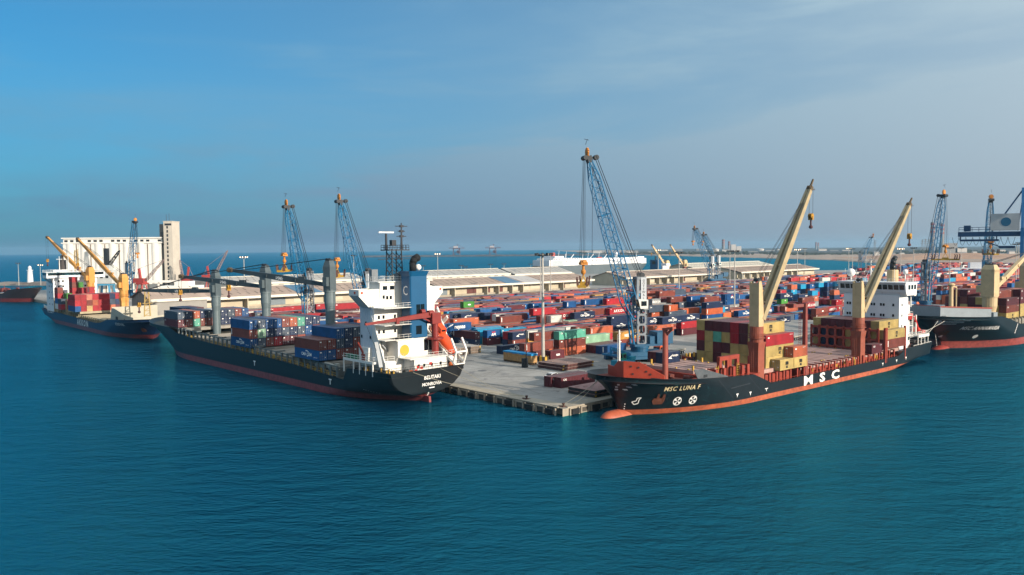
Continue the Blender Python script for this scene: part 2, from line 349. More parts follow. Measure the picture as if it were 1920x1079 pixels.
M_CONC = mat('quay_concrete', '#8d8a84', .85, .38, .06, rust=.62, rustcol='#57555a', streak=(.16, .09, .1), bump=.15)
M_CONC2 = mat('pale_edge_concrete', '#999080', .85, .2, .35, rust=.3, rustcol='#6a6258', streak=(.5, .5, .2))
M_RUBBER = mat('black_rubber', '#15171a', .75, .2)
def quay():
    # plan of the pier in (s, t); the left edge steps out a little beyond the first ship
    plan = [(0, 0), (1500, 0), (1500, 240), (1010, 330), (700, 520), (560, 610), (60, 690), (12, 660), (12, 205), (1.5, 190), (1.5, 1.5)]
    poly = [ST(s, t, 0) for s, t in plan]
    def sheet(z, grow=0): return [Vector((p.x, p.y, z)) for p in poly]
    mb = MB(); top = sheet(QUAY); n = len(top); low = sheet(-3)
    mb.add(top + low, [tuple(range(n))], 0)
    for i in range(n): mb.add([top[i], top[(i + 1) % n], low[(i + 1) % n], low[i]], [(0, 1, 2, 3)], 1)
    tag(mb.build('quay', [M_CONC, M_CONC2]), kind='structure')
    # a paler kerb strip along both edges, laid just above the slab
    mb = MB(); z = QUAY + .006
    for quad in ([(0.4, .4), (120, .4), (120, 4.2), (4.2, 4.2)], [(.4, .4), (4.2, 4.2), (5.7, 180), (1.9, 180)]):
        mb.add([ST(s, t, z) for s, t in quad], [(0, 1, 2, 3)])
    tag(mb.build('quay_edge_pavement', M_CONC2), kind='structure')
    mb = MB()
    mb.beam(ST(1.5, .15, QUAY + .09), ST(140, .15, QUAY + .09), .3, .22); mb.beam(ST(.15, 1.5, QUAY + .09), ST(1.65, 170, QUAY + .09), .3, .22)
    tag(mb.build('kerb', M_CONC2), kind='structure')
    # joints between the slabs, and tyre marks, a few millimetres above the concrete
    mb = MB(); z = QUAY + .004
    for k in range(1, 13): mb.add([ST(a, b, z) for a, b in ((5.8, 8 * k), (95, 8 * k), (95, 8 * k + .09), (5.8, 8 * k + .09))], [(0, 1, 2, 3)])
    for k in range(1, 12): mb.add([ST(a, b, z) for a, b in ((8 * k, 4.4), (8 * k, 110), (8 * k + .09, 110), (8 * k + .09, 4.4))], [(0, 1, 2, 3)])
    tag(mb.build('pavement_joints', mat('joint_dirt', '#4d4b48', .9, .2)), kind='structure')
    mb = MB(); random.seed(14); z = QUAY + .010
    for _ in range(46):
        s, t, a = random.uniform(7, 60), random.uniform(6, 75), random.choice([0, 1.57, .5, 2.2]) + random.uniform(-.3, .3); da = random.uniform(-.05, .05); w = random.uniform(.18, .4)
        for off in (0, random.choice([0, 2.0])):
            p = [(s - off * math.sin(a), t + off * math.cos(a))]; q = a
            for i in range(random.randint(6, 14)): p.append((p[-1][0] + 1.5 * math.cos(q), p[-1][1] + 1.5 * math.sin(q))); q += da
            p = [c for c in p if 6 < c[0] < 90 and 5 < c[1] < 105]
            for (a0, b0), (a1, b1) in zip(p[:-1], p[1:]): mb.add([ST(a0, b0, z), ST(a1, b1, z), ST(a1 + w * .7, b1 + w * .7, z), ST(a0 + w * .7, b0 + w * .7, z)], [(0, 1, 2, 3)]); z += .00002
    tag(mb.build('tyre_marks', mat('tyre_marks', '#67635e', .9, .3, .4)), kind='structure')
    mb = MB(); z = QUAY + .016
    for _ in range(26):
        s, t, r0 = random.uniform(8, 60), random.uniform(7, 80), random.uniform(.5, 2.6); z += .0003
        mb.add([ST(s + r0 * random.uniform(.6, 1.3) * math.cos(a * .45), t + .7 * r0 * random.uniform(.6, 1.3) * math.sin(a * .45), z) for a in range(14)], [tuple(range(14))])
    tag(mb.build('oil_stains', mat('oil_stain', '#5c5a58', .7, .3, .6)), kind='structure')
    # pilasters and recess frames of the quay face
    fen = 0
    for side in (0, 1):
        for i in range(15 if side == 0 else 10):
            d = 2.6 + i * 3.3
            P = (lambda k, o, z: ST(-o + .0085 * k, k, z)) if side == 0 else (lambda k, o, z: ST(k, -o, z))
            yaw = B_YAW if side == 0 else A_YAW
            mb = MB(); root = empty('fender' if i % 2 == 0 else 'quay_face_frame', P(d + .8, 0, .8), yaw)
            sg = 1 if side == 0 else -1
            if i % 2 == 0:
                mb.box((0, sg * .42, -.05), (2.3, .55, 1.05)); b_ = mb.build('rubber_block', M_RUBBER, root)
                mb = MB()
                for x in (-1.35, 1.35): mb.box((x, sg * .2, -.05), (.34, .36, 1.5))
                mb.build_each('pilaster', M_CONC2, root)
                where = 'left-hand' if side == 0 else 'right-hand'
                tag(root, f'black rubber fender block, number {i // 2 + 1} from the corner, {where} quay face', 'fender', 'fenders along the quay wall')
            else:
                for x in (-1.15, 1.15): mb.box((x, sg * .16, -.05), (.3, .3, 1.45))
                mb.box((0, sg * .16, .55), (2.0, .3, .25)); mb.build('frame_posts', M_CONC2, root)
                mb = MB(); mb.box((0, sg * .04, -.1), (2.0, .05, 1.05)); mb.build('recess_panel', mat('recess_concrete', '#4a463f', .9, .2), root)
                where = 'left-hand' if side == 0 else 'right-hand'
                tag(root, f'pale concrete recess frame, number {i // 2 + 1} from the corner, {where} quay face', 'quay frame', 'concrete frames along the quay wall')
quay()

def bollard(s, t, what, rz=0):
    o = empty('bollard', ST(s, t, QUAY), A_YAW + rz)
    mb = MB(); mb.lathe([(.42, 0), (.42, .06), (.24, .12), (.22, .5), (.36, .62), (.34, .76), (.1, .82)], n=12); mb.build('bollard_post', mat('rusty_bollard', '#4b332a', .8, .3, rust=.6), o, smooth=True)
    mb = MB(); mb.box((0, 0, .03), (1.5, 1.1, .06)); mb.box((0, .9, .07), (.5, .7, .14)); mb.build('base_plate', mat('rusty_plate', '#503a30', .85, .3, rust=.6), o)
    tag(o, what, 'bollard', 'bollards along the quay edge')
bollard(1.9, 1.6, 'rusty mooring bollard at the outermost corner of the pier')
bollard(2.4, 13.5, 'rusty mooring bollard with stern ropes on the left-hand quay edge')

def shores():
    """low land across the water on the right and the long breakwater on the horizon"""
    sand = mat('sandy_ground', '#9a8776', .95, .35, .012, rust=.75, rustcol='#4a4438', streak=(.02, .05, .02))
    dark = mat('dark_scrub_ground', '#3d3f3a', .95, .35, .01, rust=.4, rustcol='#6a5f50', streak=(.01, .03, .01))
    rock = mat('breakwater_rock', '#46464a', .9, .4, .05, rust=.4, rustcol='#84796a', streak=(.1, .1, .1))
    def sheet(name, pts, z0, z1, m, rough=0):
        mb = MB(); n = len(pts); random.seed(len(name))
        c = Vector((sum(p[0] for p in pts) / n, sum(p[1] for p in pts) / n, 0))
        top = [Vector((p[0], p[1], z1)) for p in pts]; low = [Vector((p[0] + (p[0] - c.x) * .012, p[1] + (p[1] - c.y) * .012, -1.5)) for p in pts]
        mb.add(top, [tuple(range(n))])
        for i in range(n): mb.add([top[i], top[(i + 1) % n], low[(i + 1) % n], low[i]], [(0, 1, 2, 3)])
        tag(mb.build(name, m), kind='structure')
    sheet('shore', [(640, 1230), (690, 1521), (750, 1868), (715, 2173), (555, 3200), (480, 4200), (430, 8000), (3500, 9000), (6500, 8200), (6500, 4200), (2600, 1350), (800, 1180)], 0, 2.2, sand)
    sheet('far_shore', [(620, 3650), (1500, 2950), (6400, 4300), (6400, 8100), (1350, 8700), (930, 6100)], 0, 6.0, dark)
    # a low sandy bluff beyond the yard
    mb = MB(); pts = []
    random.seed(3)
    N = 60
    for i in range(N + 1):
        x = 800 + i * 34; y = 1730 + 8 * i + 40 * math.sin(i * .4); h = 9 + 5 * math.sin(i * .23 + 1) + random.uniform(-1.5, 1.5)
        h *= min(1, i / 6)
        pts.append([(x, y - 60, 2.2), (x, y - 25, 2.2 + h * .55), (x + 5, y, 2.2 + h), (x + 20, y + 200, 2.0 + h * .9), (x + 30, y + 420, 1.9)])
    for i in range(N):
        for j in range(4): mb.add([pts[i][j], pts[i + 1][j], pts[i + 1][j + 1], pts[i][j + 1]], [(0, 1, 2, 3)])
    tag(mb.build('sandy_bluff_terrain', mat('bluff_sand', '#a07f66', .95, .25, .02, rust=.35, rustcol='#6b5a4a', streak=(.03, .03, .3))), kind='structure')
    # breakwater
    mb = MB(); random.seed(5); prev = None
    line = [(-620 + 26 * i, 3330 + 6 * math.sin(i * .3) - 1.2 * i, 5.5 + random.uniform(-.8, 1.2)) for i in range(90)]
    for x, y, h in line:
        ring = [(x, y - 16, -1), (x, y - 4, h), (x, y + 6, h + 1), (x, y + 22, -1)]
        if prev:
            for j in range(3): mb.add([prev[j], ring[j], ring[j + 1], prev[j + 1]], [(0, 1, 2, 3)])
        prev = ring
    tag(mb.build('breakwater', rock), 'long low dark rock breakwater lying across the water near the horizon', 'breakwater')
    mb = MB(); prev = None
    for i in range(44):
        x = -780 + 13 * i; y = 860 - .9 * i + 5 * math.sin(i); h = 3.0 + random.uniform(-.4, .8)
        ring = [(x, y - 9, -1), (x, y - 3, h), (x, y + 4, h + .4), (x, y + 12, -1)]
        if prev:
            for j in range(3): mb.add([prev[j], ring[j], ring[j + 1], prev[j + 1]], [(0, 1, 2, 3)])
        prev = ring
    tag(mb.build('rubble_mole', mat('mole_rock', '#6b6560', .9, .35, .2, rust=.4, rustcol='#a58f7c', streak=(.3, .3, .3))), 'low rubble mole behind the rusty bow at the left edge', 'breakwater')
shores()
# ------------------------------------------------------------------ shipping containers
CC = {  # code: (paint, plain word)
 'n': ('#14284a', 'navy'), 'b': ('#084a80', 'blue'), 't': ('#1284ac', 'turquoise'), 'r': ('#a02029', 'red'), 'w': ('#7a3b30', 'rust-brown'),
 'm': ('#58222a', 'maroon'), 'o': ('#bb5c34', 'orange'), 'y': ('#b5843c', 'ochre'), 's': ('#b05c3e', 'terracotta'), 'e': ('#b79f62', 'mustard'),
 'g': ('#3f8434', 'bright green'), 'l': ('#8cb394', 'pale green'), 'i': ('#5aa78f', 'mint'), 'k': ('#c4c1b8', 'off-white'), 'd': ('#3f4c5c', 'slate'),
 'h': ('#7f8180', 'grey'), 'p': ('#c47a66', 'pink-brown'), 'c': ('#c8a873', 'beige')}
WID, HGT = 2.44, 2.59
LEN = {40: 12.19, 20: 6.06}
_cm = {}
def corrugated(mb, p, q, up, out, n, depth):
    """ribbed sheet from p to q, height vector up, ribs standing out along out"""
    p, q, up, out = Vector(p), Vector(q), Vector(up), Vector(out).normalized()
    prof = []
    for i in range(n):
        for f, d in ((0, 0), (.3, 0), (.42, 1), (.78, 1), (.9, 0)): prof.append(((i + f) / n, d))
    prof.append((1, 0)); P = []
    for f, d in prof:
        b = p.lerp(q, f) - out * (depth * (1 - d)); P += [b, b + up]
    return mb.add(P, [(2 * i, 2 * i + 2, 2 * i + 3, 2 * i + 1) for i in range(len(prof) - 1)])
def container_meshes(L, lite=False):
    if (L, lite) in _cm: return _cm[(L, lite)]
    l = LEN[L]; x, y, h = l / 2, WID / 2 - .03, HGT - .07; f = .13
    mb = MB()
    for sx in (-1, 1):
        for sy in (-1, 1): mb.box((sx * (x - f / 2), sy * (y - f / 2), h / 2), (f, f, h))           # corner posts
    for sy in (-1, 1):
        for z in (f / 2, h - f / 2): mb.box((0, sy * (y - f / 2), z), (l - 2 * f, f, f))                # side rails
    for sx in (-1, 1):
        for z in (f / 2, h - f / 2): mb.box((sx * (x - f / 2), 0, z), (f, 2 * y - 2 * f, f))
    for sx in (-1, 1):
        for sy in (-1, 1):
            for z in (.07, h - .05): mb.box((sx * (x - .1), sy * (y - .09), z), (.22, .2, .17))          # corner castings
    n = 22 if L == 40 else 11
    corrugated(mb, (-x + f, -y + .02, f), (x - f, -y + .02, f), (0, 0, h - 2 * f), (0, -1, 0), n, .07)
    corrugated(mb, (x - f, y - .02, f), (-x + f, y - .02, f), (0, 0, h - 2 * f), (0, 1, 0), n, .07)
    corrugated(mb, (-x + .02, y - f, f), (-x + .02, -y + f, f), (0, 0, h - 2 * f), (-1, 0, 0), 5, .09)
    mb.bb(-x + f, x - f, -y + f, y - f, h - .06, h - .012)
    for i in range(8 if L == 40 else 4):
        k = 8 if L == 40 else 4; xx = -x + (i + .5) * l / k; mb.box((xx, 0, h - .008), (.5, 2 * y - 2 * f, .012))
    mb.bb(-x + f, x - f, -y + f, y - f, .1, .16)
    body = mb.mesh('container_body'); body.materials.append(PAINT)
    mb = MB(); xd = x - .06
    for sy in (-1, 1):
        corrugated(mb, (xd, -y + f + .02 if sy < 0 else .02, f), (xd, -.02 if sy < 0 else y - f - .02, f), (0, 0, h - 2 * f), (1, 0, 0), 2, .03)
        for yy in (.3, .86):
            mb.tube((xd + .05, sy * yy, .1), (xd + .05, sy * yy, h - .1), .025, n=5, mi=1)
            mb.box((xd + .05, sy * yy, 1.0), (.05, .3, .07), mi=1)
            for z in (.45, 1.3, 2.1): mb.box((xd + .04, sy * yy, z), (.06, .1, .09), mi=1)
    mb.box((xd + .03, -.6, 2.02), (.02, .42, .3), mi=2); mb.box((xd + .03, .62, .72), (.02, .25, .22), mi=2)
    door = mb.mesh('container_door'); door.materials.append(PAINT); door.materials.append(M_GALV); door.materials.append(M_WHITE2)
    _cm[(L, lite)] = (body, door); return body, door

_lg = {}
def logo_mesh(kind, L):
    """markings on the long sides, as thin letters a few centimetres proud of the ribs"""
    k = (kind, L)
    if k in _lg: return _lg[k]
    mb = MB(); half = LEN[L] / 2; y = -WID / 2 - .012
    f = lambda ox, oz: (lambda a, b: (ox + a, y, oz + b))
    W = 0
    if kind == 'A': text_mb(mb, 'AKKON', 1.15, f(0, .72), centre=True, spacing=1.35, bold=.03); text_mb(mb, 'AK', .3, f(-half + .6, 1.9), bold=.02)
    elif kind in 'CD':
        cx = 0 if kind == 'C' else -.4
        text_mb(mb, 'CMA CGM', .78, f(cx, .85), centre=True, bold=.035)
        for a0, a1, r, cz in ((100, 20, 2.0, .1), (280, 330, 1.6, 2.3)):
            pts = [(cx + r * 1.1 * math.cos(R(a0 + (a1 - a0) * i / 8)), cz + r * math.sin(R(a0 + (a1 - a0) * i / 8))) for i in range(9)]
            for i, (p, q) in enumerate(zip(pts[:-1], pts[1:])):
                w = .16 * (1 - i / 8) + .02; mb.add([(p[0], y, p[1] - w), (q[0], y, q[1] - w * .8), (q[0], y, q[1] + w * .8), (p[0], y, p[1] + w)], [(0, 1, 2, 3)])
        if L == 40: text_mb(mb, 'CMDU 542', .28, f(half - 2.6, .55))
    elif kind == 'M':       # the stacked lower-case mark
        mb2 = MB(); text_mb(mb, 'm', 1.15, f(0, 1.2), mi=1, bold=.05, centre=True); text_mb(mb, 'sc', .8, f(0, .42), mi=1, bold=.05, centre=True)
    elif kind == 'K': text_mb(mb, 'MEDKON', .95, f(0, .75), centre=True, bold=.03); text_mb(mb, 'MK', .3, f(-half + .6, 1.9), bold=.02)
    elif kind == 'Y': text_mb(mb, 'reysas', 1.35, f(.9, .7), centre=True, bold=.04); mb.add([(-5.2, y, 1.0), (-2.3, y, 2.0), (-1.9, y, 2.3), (-3.0, y, 2.2)], [(0, 1, 2, 3)])
    elif kind == 'P': text_mb(mb, 'APL', 1.0, f(0, .5), centre=True, bold=.05); mb.add([(-1.0, y, 1.75), (0, y, 1.65), (.9, y, 1.9), (.2, y, 2.2), (-.3, y, 1.95), (-.9, y, 2.15)], [(0, 1, 2, 3, 4, 5)], 2)
    elif kind == 'H':
        mb.add([(-half + 1.6, y, 1.1), (-half + 2.4, y, 1.5), (-half + 3.4, y, 2.05), (-half + 2.6, y, 1.35), (-half + 3.1, y, .9), (-half + 2.3, y, 1.0)], [(0, 1, 2, 3, 4, 5)]); text_mb(mb, 'HANJIN', .42, f(-half + 3.2, 1.45), bold=.03)
    elif kind == 'S': mb.box((-half + .75, y, 1.35), (.34, .02, 1.7))                      # tall vertical stripe of numbers
    elif kind == 'Q': mb.box((-half + 1.1, y, 1.95), (.7, .02, .3)); text_mb(mb, 'TRHU 218', .2, f(half - 1.9, 2.05))
    elif kind == 'B': mb.box((.2, y, 1.2), (1.5, .02, .55))
    elif kind == 'V': text_mb(mb, 'CAI', .5, f(-half + .7, 1.7), bold=.02); text_mb(mb, 'CAXU 90', .2, f(half - 1.6, 2.05))
    me = mb.mesh('lettering')
    for m_ in (M_WHITE2, M_BLACKL, mat('red_mark', '#b3262a', .5, .05)): me.materials.append(m_)
    _lg[k] = me; return me
LOGO_WORDS = {'A': 'with five white letters', 'C': 'with a white swoosh mark', 'D': 'with a white swoosh mark', 'M': 'with a stacked black mark', 'K': 'with white lettering', 'Y': 'with a big white wordmark',
              'P': 'with a white eagle mark', 'H': 'with a small white mark', 'S': 'with a white stripe', 'Q': 'with a small white tag', 'B': 'with a white patch', 'V': 'with small white letters', '': ''}
N_CONT = 0

def container(loc, yaw, code, L=40, logo='', label='', group=None, door=True, flip=False):
    """yaw lays local X along the container; flip turns the door end to local -X"""
    global N_CONT; N_CONT += 1
    if N_CONT in TINY: FAR_EXTRA.append((Vector(loc), yaw, code, L)); return None
    body, dm = container_meshes(L)
    c = lin(CC[code][0]); k = random.uniform(.85, 1.12); c = (*[min(1, v * k) for v in c[:3]], 1)
    o = bpy.data.objects.new('shipping_container', body); COL.objects.link(o); o.location = loc; o.rotation_euler.z = yaw + (math.pi if flip else 0); o.color = c
    tag(o, label, 'container', group); ALL_CONT.append((N_CONT, o))
    if door:
        d = bpy.data.objects.new('door', dm); COL.objects.link(d); d.parent = o; d.color = c
    if logo:
        g = bpy.data.objects.new('lettering', logo_mesh(logo, L)); COL.objects.link(g); g.parent = o
        if flip: g.rotation_euler.z = math.pi
    return o
def cdesc(code, L, logo):
    d = CC[code][1] + (' short' if L == 20 else '') + ' container'
    return d + (' ' + LOGO_WORDS[logo] if LOGO_WORDS.get(logo) else '')
ORD = ['first', 'second', 'third', 'fourth', 'fifth', 'sixth', 'seventh', 'eighth', 'ninth', 'tenth', 'eleventh', 'twelfth']
TIER = ['bottom', 'second', 'third', 'fourth', 'fifth']

class Frame:
    """a ship's own axes: x forward from the stern, y to port, z up from the water line"""
    def __init__(s, origin, yaw): s.o = Vector((origin[0], origin[1], 0)); s.yaw = yaw; s.f = Vector((math.cos(yaw), math.sin(yaw), 0)); s.l = Vector((-s.f.y, s.f.x, 0))
    def W(s, x, y, z): return s.o + s.f * x + s.l * y + Vector((0, 0, z))
def stow(fr, x, y, z, code, L, logo, label, group, aft=True, flip=False):
    """container on a ship, local X pointing aft (aft=True) so that its -Y face looks to port; x, y, z = centre of its base"""
    return container(fr.W(x, y, z), fr.yaw + (math.pi if aft else 0), code, L, logo, label, group, flip=flip)
# ------------------------------------------------------------------ ships
def interp(tab, x):
    if x <= tab[0][0]: return tab[0][1]
    for (a, b), (c, d) in zip(tab[:-1], tab[1:]):
        if x <= c: return b + (d - b) * (x - a) / (c - a) if c > a else d
    return tab[-1][1]
class Hull:
    """half-breadth model of a hull: tables over height z for stem, stern, entrance and run"""
    def __init__(s, L, B, deck, stem, stern, ent, run, tran, epow=((0, .85), (8, .55)), chin=0):
        s.L, s.B, s.deck, s.stem, s.stern, s.ent, s.run, s.tran, s.ep = L, B, deck, stem, stern, ent, run, tran, epow
    def hb(s, x, z):
        xf, xa = interp(s.stem, z), interp(s.stern, z)
        d = max(0, min(1, (xf - x) / interp(s.ent, z))); fb = (1 - (1 - d) ** 2) ** interp(s.ep, z)
        e = max(0, min(1, (x - xa) / interp(s.run, z))); w = interp(s.tran, z); fs = w + (1 - w) * (1 - (1 - e) ** 2.2)
        return s.B / 2 * fb * fs
    def build(s, root, mats, nx=110, nz=26, zmin=-2.0, name='hull', inset=1.05):
        mb = MB(); xs = sorted(set([i / nx for i in range(nx + 1)] + [x / s.L for x, _ in s.deck if 0 < x < s.L]))
        # crowd stations toward the stem
        xs = sorted(set(xs + [1 - .5 * (1 - math.cos(math.pi / 2 * i / 12)) * .16 for i in range(13)])); n = len(xs)
        cols = []
        for u in xs:
            zt = interp(s.deck, u * s.L); c = []
            for j in range(nz + 1):
                z = zmin + (zt - zmin) * (j / nz) ** .9; x = interp(s.stern, z) + (interp(s.stem, z) - interp(s.stern, z)) * u
                c.append((x, s.hb(x, z) if u < 1 else .02, z))
            cols.append(c)
        P = []; m = nz + 1
        for sg in (1, -1):
            for c in cols: P += [(x, sg * y, z) for x, y, z in c]
        F = []; off = n * m
        for i in range(n - 1):
            for j in range(nz):
                a, b, c_, d = i * m + j, (i + 1) * m + j, (i + 1) * m + j + 1, i * m + j + 1
                F += [(a, b, c_, d), (off + d, off + c_, off + b, off + a)]
        for j in range(nz): F.append((j, j + 1, off + j + 1, off + j))                     # transom
        mb.add(P, F)
        top = [c[-1] for c in cols]
        for sg in (1, -1):                                                                 # bulwark cap, so the plating has a thickness
            for (x0, y0, z0), (x1, y1, z1) in zip(top[:-1], top[1:]):
                i0, i1 = max(.01, y0 - .22), max(.01, y1 - .22)
                mb.add([(x0, sg * y0, z0), (x1, sg * y1, z1), (x1, sg * i1, z1), (x0, sg * i0, z0), (x0, sg * i0, z0 - inset), (x1, sg * i1, z1 - inset)], [(0, 1, 2, 3), (3, 2, 5, 4)])
        o = mb.build(name, mats, root, smooth=True)
        for p in o.data.polygons:
            if abs(p.normal.z) > .8 or (abs(p.normal.x) > .9 and p.center.x < 3): p.use_smooth = False
        s.cols = cols; return o
    def deck_mesh(s, root, m, drop=1.05, name='main_deck'):
        mb = MB(); L_, R_ = [], []
        for c in s.cols:
            x, y, z = c[-1]; y = max(.02, y - .1); L_.append((x, y, z - drop)); R_.append((x, -y, z - drop))
        n = len(L_); mb.add(L_ + R_, [(i, i + 1, n + i + 1, n + i) for i in range(n - 1)])
        return mb.build(name, m, root)
    def along(s, x, z, a):
        """x reached from x after going a metres along the plating at height z (a > 0: forward)"""
        st = .12 if a > 0 else -.12; d = abs(a); y = s.hb(x, z)
        while d > 1e-6:
            x1 = x + st; y1 = s.hb(x1, z); q = math.hypot(st, y1 - y)
            if q >= d: return x + st * d / q
            d -= q; x, y = x1, y1
        return x
    def upright(s, x, z, b):
        """x of the point b metres higher, straight up the flare from (x, z)"""
        h = (s.hb(x + .2, z) - s.hb(x - .2, z)) / .4; d = s.hb(x, z + b) - s.hb(x, z); return x - d * h / (1 + h * h)
    def letters(s, root, txt, x, z, size, m, side=1, bold=.02, spacing=1.05, name='lettering', slope=0, off=.16, wide=1):
        """side 1: port, reads from forward to aft; side -1: starboard, reads from aft to forward"""
        mb = MB(); sg = -1 if side == 1 else 1
        def fn(a, b):
            pz = z + b + slope * a; px = s.upright(s.along(x, z, sg * a * wide), z, pz - z); return (px, side * (s.hb(px, pz) + off), pz)
        text_mb(mb, txt, size, fn, bold=bold, spacing=spacing); return mb.build(name, m, root)
    def patch(s, mb, x, z, poly, side=1, off=.13, mi=0):
        q = [(s.upright(s.along(x, z, a), z, b), z + b) for a, b in poly]; return mb.add([(a, side * (s.hb(a, b) + off), b) for a, b in q], [tuple(range(len(poly)))], mi)

def hull_mat(key, top, boot, zb, rust=.34, rough=.42):
    """paint in two bands split at the boot line, with rust runs and scuffs"""
    m = mat(key, top, rough, .25, .5, rust=rust, rustcol='#4a3c36', streak=(.6, .6, .06)); nt = m.node_tree; n, l = nt.nodes, nt.links
    b = n['Principled BSDF']; src = b.inputs['Base Color'].links[0].from_socket
    tcn = n.new('ShaderNodeTexCoord'); sp = n.new('ShaderNodeSeparateXYZ'); l.new(tcn.outputs['Object'], sp.inputs[0])
    t = n.new('ShaderNodeTexNoise'); t.inputs['Scale'].default_value = .9; t.inputs['Detail'].default_value = 8; l.new(tcn.outputs['Object'], t.inputs['Vector'])
    rp_ = n.new('ShaderNodeValToRGB'); c = lin(boot); rp_.color_ramp.elements[0].position = .32; rp_.color_ramp.elements[1].position = .7
    rp_.color_ramp.elements[0].color = (*[v * .62 for v in c[:3]], 1); rp_.color_ramp.elements[1].color = (*[min(1, v * 1.15) for v in c[:3]], 1)
    l.new(t.outputs['Fac'], rp_.inputs['Fac'])
    g = n.new('ShaderNodeMath'); g.operation = 'LESS_THAN'; g.inputs[1].default_value = zb; l.new(sp.outputs['Z'], g.inputs[0])
    mx_ = n.new('ShaderNodeMix'); mx_.data_type = 'RGBA'; l.new(g.outputs[0], mx_.inputs[0]); l.new(src, mx_.inputs[6]); l.new(rp_.outputs['Color'], mx_.inputs[7])
    # plate seams: butts and strakes of the shell, faintly darker
    cv = n.new('ShaderNodeCombineXYZ'); l.new(sp.outputs['X'], cv.inputs['X']); l.new(sp.outputs['Z'], cv.inputs['Y'])
    bk = n.new('ShaderNodeTexBrick'); bk.inputs['Scale'].default_value = 1; bk.inputs['Brick Width'].default_value = 9; bk.inputs['Row Height'].default_value = 2.1; bk.inputs['Mortar Size'].default_value = .035
    bk.inputs['Color1'].default_value = (1, 1, 1, 1); bk.inputs['Color2'].default_value = (.86, .86, .88, 1); bk.inputs['Mortar'].default_value = (.62, .6, .58, 1); l.new(cv.outputs[0], bk.inputs['Vector'])
    mm = n.new('ShaderNodeMix'); mm.data_type = 'RGBA'; mm.blend_type = 'MULTIPLY'; mm.inputs[0].default_value = 1; l.new(mx_.outputs[2], mm.inputs[6]); l.new(bk.outputs['Color'], mm.inputs[7])
    l.new(mm.outputs[2], b.inputs['Base Color']); return m

def windows(mb, pts, w, h, axis, out, mi=0, t=.05):
    """row of window panes; axis = horizontal direction of the wall, out = its outward normal"""
    a, o = Vector(axis).normalized(), Vector(out).normalized()
    for p in pts:
        c = Vector(p) + o * .02
        q = [c - a * w / 2 - Vector((0, 0, h / 2)), c + a * w / 2 - Vector((0, 0, h / 2)), c + a * w / 2 + Vector((0, 0, h / 2)), c - a * w / 2 + Vector((0, 0, h / 2))]
        mb.extr(q, o * t, mi)
    return mb

def sheave_block(mb, c, r=.5, w=.4, mi=0):
    mb.tube((c[0], c[1] - w / 2, c[2]), (c[0], c[1] + w / 2, c[2]), r, n=12, mi=mi); return mb
def hook_block(parent, c, mats, s=1.0, name='hook_block'):
    mb = MB()
    for dy in (-.35, .35): mb.tube((c[0], c[1] + dy * s - .2 * s, c[2]), (c[0], c[1] + dy * s + .2 * s, c[2]), .8 * s, n=12)
    mb.box((c[0], c[1], c[2] - .6 * s), (.7 * s, 1.4 * s, 1.1 * s)); mb.tube((c[0], c[1], c[2] - 1.0 * s), (c[0], c[1], c[2] - 3.0 * s), .28 * s, mi=1)
    mb.lathe([(.2, 0), (.5, .25), (.45, .7), (.2, .9)], (c[0], c[1], c[2] - 3.7 * s), 10, mi=1)
    return mb.build(name, mats, parent)

